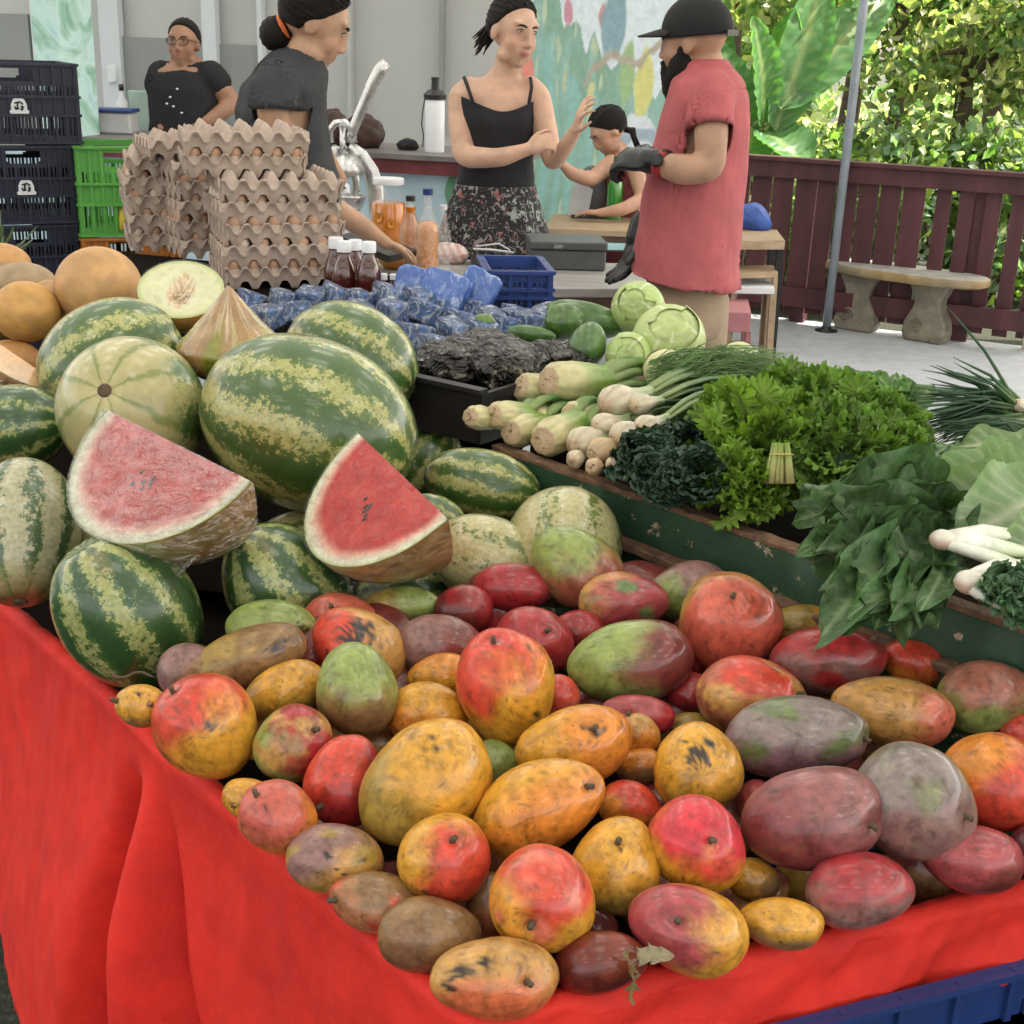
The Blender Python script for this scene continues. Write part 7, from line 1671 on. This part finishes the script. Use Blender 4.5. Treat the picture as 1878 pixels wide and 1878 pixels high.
# beard
b = MB()
for p, r_3 in (((0, .050, -.092), (.046, .040, .036)), ((0, .058, -.118), (.036, .032, .034)), ((0, .060, -.140), (.024, .022, .022)), ((.044, .020, -.064), (.022, .034, .040)), ((-.044, .020, -.064), (.022, .034, .040)), ((.054, .012, -.034), (.014, .014, .030)), ((-.054, .012, -.034), (.014, .014, .030)), ((.02, .080, -.046), (.016, .012, .006)), ((-.02, .080, -.046), (.016, .012, .006)), ((.024, .074, -.070), (.018, .014, .018)), ((-.024, .074, -.070), (.018, .014, .018))):
    b.ell(hc+fh @ (V(*p)*.97), tuple(x*1.13 for x in r_3), fh, 18, 12)
fuse(b, 'beard', M['hair'], mn_, .005, 2, post=lambda co, n: co+n*.0035*nz(tuple(co*160)))
# cap
capm = simple('cap_cloth', (.008, .008, .009), .8, .3, 30, .3, 100, bd=.002)
b = MB(); capf = lambda d: V(d.x*.085, d.y*.106-.016, max(d.z, 0)*.098+.036)
b.grid(lambda u, v_: hc+fh @ (capf(V(math.sin(v_*1.72)*math.cos(6.283*u), math.sin(v_*1.72)*math.sin(6.283*u), math.cos(v_*1.72)))*.95+(V(0, 0, -.016)*sm(.9, 1, v_))), 48, 22)
cp_ = b.build('cap', capm, mn_, solid=.004)
b = MB(); b.grid(lambda u, v_: hc+fh @ (V(math.sin(lerp(-1.15, 1.15, u))*(.078+.018*v_*math.cos(lerp(-1.15, 1.15, u))), -.016+math.cos(lerp(-1.15, 1.15, u))*(.100+.085*v_), .036+.012*math.cos(lerp(-1.3, 1.3, u))-.016*v_)*.95), 24, 8); b.build('cap_peak', capm, cp_, solid=.005)
b = MB(); b.ell(hc+fh @ V(0, -.016, .128), (.007, .007, .004), fh, 10, 6); b.build('cap_button', capm, cp_)
b = MB(); b.bar(hc+fh @ V(-.045, -.118, .02), hc+fh @ V(.045, -.118, .02), .004, .016); b.build('cap_strap', M['black_plastic'], cp_, smooth=False)
# t-shirt
tee = simple('faded_red_cloth', (.46, .11, .12), .85, .22, 9, .3, 18, bd=.01)
b = MB(); loft(b, [(J(1293, 130, 0), .078, .092, xf, yl), (J(1295, 150, 0), .096, .150, xf, yl), (J(1296, 180, 0), .108, .168, xf, yl), (J(1292, 225, 0), .122, .170, xf, yl), (J(1284, 280, 0), .132, .172, xf, yl), (J(1274, 350, 0), .143, .178, xf, yl), (J(1266, 420, 0), .150, .184, xf, yl), (J(1260, 480, 0), .156, .190, xf, yl), (J(1258, 510, 0), .162, .196, xf, yl), (J(1258, 530, 0), .164, .198, xf, yl)])
limb(b, [J(1300, 163, -.095), sh, J(1304, 256, -.20)], [.060, .062, .064]); limb(b, [J(1280, 170, .10), sh2, J(1250, 250, .18)], [.068, .07, .068])
def teep(co, n):
    f = .010*nz((co.x*7, co.y*7, co.z*3.4), 1, 4)+.006*nz((co.x*13+co.z*9, co.y*13, co.z*6), 1, 8); k = 1+.0*n.z; return co+n*(f*1.1+.003)
ad_ = (J(1304, 250, -.2)-sh).normalized()
ts = fuse(b, 'tee_shirt', tee, mn_, .0075, 8, post=teep, cuts=((J(1303, 234, -.19), ad_, .11, lambda q: (q-J(1290, 234, 0)).dot(yl) > .172), (J(1259, 508, 0), (-Z+xf*.12).normalized(), .5, lambda q: q.z < 1.05)))
b = MB(); b.tube([hc+fh @ V(math.sin(a)*.070, math.cos(a)*.062-.03, -.128-.014*math.cos(a)) for a in [i*.314 for i in range(21)]], .005, 6); b.build('collar', tee, ts)
# shorts
tanm = simple('tan_cloth', (.34, .25, .165), .85, .2, 9, .4, 16, bd=.012)
b = MB(); loft(b, [(V(base.x, base.y, 1.0), .115, .135, xf, yl), (V(base.x, base.y, .84), .125, .15, xf, yl)])
for off, fx_ in ((-.08, .03), (.09, -.02)):
    o_ = yl*(-off)+xf*fx_; limb(b, [V(base.x, base.y, .88)+o_, V(base.x, base.y, .66)+o_, V(base.x, base.y, .50)+o_], [.095, .094, .086])
fuse(b, 'shorts', tanm, mn_, .009, 5, post=lambda co, n: co+n*.009*nz((co.x*9, co.y*9, co.z*4), 1, 3))
# gloves and watch
blk = simple('black_rubber', (.010, .010, .011), .38, .2, 30, .2)
for (w0, e0, pn, cu, sp_) in ((wr_, J(1150, 292, -.12), V(-.1, .6, -.7), .9, .08), (wr2, J(1152, 480, .04), V(-.5, -.2, -.1), .35, .12)):
    n0_ = Vector(pn).normalized(); b = MB(); hand(b, w0, e0-w0, pn, 1.13, cu, sp_, 1); hand(b, w0-n0_*.003, e0-w0, pn, 1.20, cu, sp_, 1); d_ = (e0-w0).normalized(); limb(b, [w0-d_*.03, w0+d_*.02], [.036, .034]); fuse(b, 'glove', blk, mn_, .0055, 2)
b = MB(); d_ = (wr_-J(1245, 312, -.21)).normalized(); Mz_ = CMv(d_); pw = wr_-d_*.028; b.lathe(pw, [(.034, -.012), (.038, -.012), (.0385, 0), (.038, .012), (.034, .012)], 24, M=Mz_.to_4x4()); wt_ = b.build('watch', simple('red_strap', (.30, .02, .02), .4), mn_)
b = MB(); q = pw+V(-.02, -.032, .012); b.lathe(q, [(0, 0), (.019, 0), (.019, .008), (.016, .010), (0, .010)], 20, M=CMv(V(-.2, -.9, .5)).to_4x4()); b.build('watch_face', M['dark_metal'], wt_)

# ---------------- girl in grey behind the egg trays
Y = 3.72
base = J(520, 400); base.z = 0
gl_ = thing('person', tuple(base), 'young woman in a charcoal t-shirt with hair in a bun, bending over the table', 'person')
xf = V(.93, .36, 0).normalized(); yl = V(.36, -.93, 0).normalized()
b = MB(); hc = J(577, 47, 0); fh = frame((.90, .20, -.42), V(.2, 0, 1))
head_geo(b, hc, fh, .95)
loft(b, [(J(565, 72, 0), .046, .046, xf, yl), (J(552, 98, 0), .049, .050, xf, yl), (J(538, 125, 0), .062, .072, xf, yl)])
loft(b, [(J(534, 122, 0), .065, .09, xf, yl), (J(522, 150, 0), .082, .15, xf, yl), (J(516, 200, 0), .098, .145, xf, yl), (J(524, 270, 0), .100, .13, xf, yl), (J(540, 330, 0), .100, .125, xf, yl), (J(535, 420, 0), .115, .15, xf, yl), (V(base.x, base.y, .78), .12, .15, xf, yl)])
sh = J(500, 165, -.15); el = J(510, 262, -.14); 
limb(b, [J(515, 145, -.09), sh, J(500, 205, -.17), J(520, 285, -.12), J(600, 375, .1), J(648, 405, .22), J(708, 446, .42)], [.045, .046, .042, .036, .036, .034, .021])
hand(b, J(708, 446, .42), J(745, 462, .46)-J(708, 446, .42), V(.1, 0, -1), .9, .55, .06, 1)
limb(b, [J(535, 150, .14), J(570, 250, .2), J(620, 330, .35)], [.045, .038, .028])
for x_ in (-.08, .08): limb(b, [V(base.x, base.y, .8)+yl*x_, V(base.x, base.y, .45)+yl*x_, V(base.x, base.y, .06)+yl*x_], [.085, .055, .036]); b.ell(V(base.x, base.y, .04)+yl*x_+xf*.06, (.11, .04, .035), Matrix((xf, yl, Z)).transposed(), 16, 10)
fuse(b, 'body', M['skin'], gl_, .0062, 8, skin_fn(hc, fh, .95, (.52, .31, .20)))
face_parts(gl_, hc, fh, .95, down=.4)
b = MB(); loft(b, [(J(542, 117, 0), .082, .090, xf, yl), (J(536, 134, 0), .098, .125, xf, yl), (J(522, 160, 0), .112, .165, xf, yl), (J(514, 205, 0), .118, .168, xf, yl), (J(522, 270, 0), .122, .158, xf, yl), (J(538, 330, 0), .124, .155, xf, yl), (J(538, 400, 0), .13, .165, xf, yl)])
limb(b, [J(516, 150, -.08), sh, J(500, 212, -.18)], [.056, .060, .062]); limb(b, [J(535, 150, .12), J(560, 215, .18)], [.06, .06])
fuse(b, 'tee_shirt', M['grey_cloth'], gl_, .0075, 6, post=teep, cuts=((J(500, 196, -.175), V(0, -.1, -1).normalized(), .10, lambda q: (q-J(516, 200, 0)).dot(yl) > .135),))
hp_ = hair_cap(gl_, hc, fh, .96, cran, cut=.2)
strands(hp_, hc, fh, .975, (0, -1, .05), 120, 6, .2)
b = MB(); bc = J(505, 62, .0); 
b.ell(bc, (.043, .042, .046), None, 30, 22, lambda d, q: q*(1+.03*math.sin(math.atan2(d.z, d.x)*14+d.y*6))); b.tube([bc, J(530, 48, 0)], [.028, .03], 14); b.build('bun', M['hair'], hp_)
b = MB(); tc = J(521, 50, 0); ad = (J(545, 44, 0)-bc).normalized(); b.lathe(tc, [(.028, -.009), (.034, -.006), (.036, 0), (.034, .006), (.028, .009)], 20, M=CMv(ad).to_4x4()); b.build('hair_tie', simple('orange_tie', (.75, .18, .03), .6), hp_)
# apron-less dark trousers hidden by the stall
b = MB(); loft(b, [(V(base.x, base.y, .95), .13, .16, xf, yl), (V(base.x, base.y, .80), .13, .165, xf, yl)])
for x_ in (-.08, .08): limb(b, [V(base.x, base.y, .85)+yl*x_, V(base.x, base.y, .12)+yl*x_], [.095, .06])
fuse(b, 'trousers', M['black_cloth'], gl_, .012, 4)

# ---------------- woman in glasses behind the counter
Y = 7.0
base = J(345, 300); base.z = 0
gw_ = thing('person', tuple(base), 'woman in glasses and a black t-shirt standing behind the counter, hand on hip', 'person')
xr = V(.97, .25, 0).normalized(); yf = V(.25, -.97, 0).normalized()
b = MB(); hc = J(337, 82, 0); fh = frame((-.10, -.98, .05)); head_geo(b, hc, fh, 1.0)
loft(b, [(J(340, 100, .02), .052, .052, xr, yf), (J(341, 118, .02), .066, .062, xr, yf)])
loft(b, [(J(341, 114, .02), .09, .07, xr, yf), (J(341, 130, .02), .17, .10, xr, yf), (J(341, 165, .02), .175, .13, xr, yf), (J(342, 215, .02), .17, .14, xr, yf), (J(342, 265, .02), .18, .14, xr, yf), (V(base.x, base.y, .8), .18, .14, xr, yf)])
limb(b, [J(388, 140, 0), J(402, 160, 0), J(426, 188, .02), J(408, 205, -.05), J(380, 222, -.1)], [.06, .058, .048, .042, .03]); limb(b, [J(296, 142, 0), J(290, 165, 0), J(288, 205, -.02), J(300, 235, -.1)], [.06, .056, .046, .03])
hand(b, J(380, 222, -.1), V(-.5, 0, -.7), V(-.6, .3, 0), .9, .5, .1, 1); hand(b, J(300, 235, -.1), V(.3, -.1, -.8), V(.5, .6, 0), .9, .5, .1, -1)
for x_ in (-.09, .09): limb(b, [V(base.x, base.y, .8)+xr*x_, V(base.x, base.y, .08)+xr*x_], [.09, .04])
fuse(b, 'body', M['skin'], gw_, .008, 4, skin_fn(hc, fh, 1.0, SKD)); face_parts(gw_, hc, fh, 1.0)
b = MB(); loft(b, [(J(342, 126, .02), .115, .09, xr, yf), (J(341, 136, .02), .178, .115, xr, yf), (J(341, 165, .02), .188, .146, xr, yf), (J(342, 215, .02), .182, .155, xr, yf), (J(342, 262, .02), .19, .158, xr, yf)]); limb(b, [J(385, 136, 0), J(398, 152, 0)], [.068, .068]); limb(b, [J(298, 138, 0), J(291, 156, 0)], [.068, .064])
gs = fuse(b, 'tee_shirt', M['black_cloth'], gw_, .009, 5, post=teep)
for i, (x, y) in enumerate(((325, 163), (312, 178), (318, 195), (333, 207), (306, 190))):
    b = MB(); q = J(x, y, -.150); b.ell(q, (.007, .003, .005), None, 8, 6); b.build('print_spot', M['white_plastic'], gs)
hair_cap(gw_, hc, fh, 1.0, cran, cut=.1)
b = MB()
for sx in (-1, 1):
    c_ = hc+fh @ V(sx*.031, .098, .012); b.tube([c_+fh @ V(math.cos(a)*.026, -.008*abs(math.cos(a)), math.sin(a)*.019) for a in [i*.33 for i in range(20)]], .0026, 6, cap=False); b.tube([c_+fh @ V(sx*.026, -.006, .008), hc+fh @ V(sx*.078, .0, .012)], .002, 6)
b.tube([hc+fh @ V(-.008, .104, .014), hc+fh @ V(.008, .104, .014)], .002, 6); gp_ = b.build('glasses', simple('brown_frame', (.12, .03, .015), .3), gw_)

# ---------------- girl seated at the wooden table
Y = 6.85
base = J(1150, 420); base.z = 0
sg_ = thing('person', tuple(base), 'seated dark haired girl with a ponytail bending her head over the wooden table', 'person')
xr = V(.9, .4, 0).normalized(); yf = V(-.75, -.6, 0).normalized(); xr = V(.6, -.75, 0).normalized()
b = MB(); hc = J(1117, 243, 0); fh = frame((-.85, -.25, -.65), V(-.3, 0, 1)); head_geo(b, hc, fh, .98)
loft(b, [(J(1130, 262, .02), .045, .045, xr, yf), (J(1142, 285, .02), .055, .055, xr, yf)])
loft(b, [(J(1144, 284, .02), .10, .07, xr, yf), (J(1150, 305, .02), .16, .085, xr, yf), (J(1154, 350, .02), .15, .10, xr, yf), (J(1158, 410, .02), .16, .12, xr, yf), (V(base.x, base.y, .45), .17, .15, xr, yf)])
limb(b, [J(1120, 300, -.08), J(1085, 330, -.2), J(1050, 320, -.25), J(1030, 300, -.25)], [.045, .038, .033, .022]); hand(b, J(1030, 300, -.25), V(-.5, 0, .6), V(.5, -.5, 0), .85, .5, .2, 1)
limb(b, [J(1165, 310, -.1), J(1180, 365, -.2), J(1140, 385, -.3), J(1100, 390, -.32)], [.045, .038, .033, .022]); hand(b, J(1100, 390, -.32), V(-1, 0, 0), V(0, 0, -1), .85, .3, .1, 1)
for x_ in (-.08, .08): q = V(base.x, base.y, .47)+xr*x_; limb(b, [q, q+yf*.38, q+yf*.38-Z*.42], [.08, .055, .035])
fuse(b, 'body', M['skin'], sg_, .008, 4, skin_fn(hc, fh, .98, (.48, .27, .18))); face_parts(sg_, hc, fh, .98)
b = MB(); loft(b, [(J(1146, 292, .02), .12, .085, xr, yf), (J(1151, 308, .02), .17, .098, xr, yf), (J(1155, 350, .02), .162, .112, xr, yf), (J(1159, 412, .02), .17, .13, xr, yf), (V(base.x, base.y, .5), .18, .15, xr, yf)]); fuse(b, 'top', simple('dusky_pink_cloth', (.26, .05, .06), .8, .4, 14, .3), sg_, .009, 5, post=teep)
hp_ = hair_cap(sg_, hc, fh, 1.0, cran, cut=.25)
strands(hp_, hc, fh, 1.01, (0, -1, .2), 80, 7, .25)
b = MB(); r_ = random.Random(12); tl = J(1140, 235, .03)
for i in range(18): b.tube([tl+rv(r_)*.01, J(1160, 240, .03)+rv(r_)*.012, J(1172, 285+r_.uniform(-15, 15), .04)+rv(r_)*.014], [.010, .011, .001], 6)
b.build('ponytail', M['hair'], hp_)
st2 = thing('stool', (base.x, base.y, 0), 'plain wooden stool the dark haired girl sits on', 'stool'); b = MB(); b.box((base.x, base.y, .40), (.36, .36, .03), bev=.008); b.build('seat', tan_w, st2, smooth=False)
for sx in (-1, 1):
    for sy in (-1, 1): b = MB(); b.bar((base.x+sx*.13, base.y+sy*.13, .385), (base.x+sx*.16, base.y+sy*.16, 0), .035, .035, up=(1, 0, 0)); b.build('leg', tan_w, st2, smooth=False)
for o in bpy.data.objects:
    if '_o' in o.keys(): del o['_o']
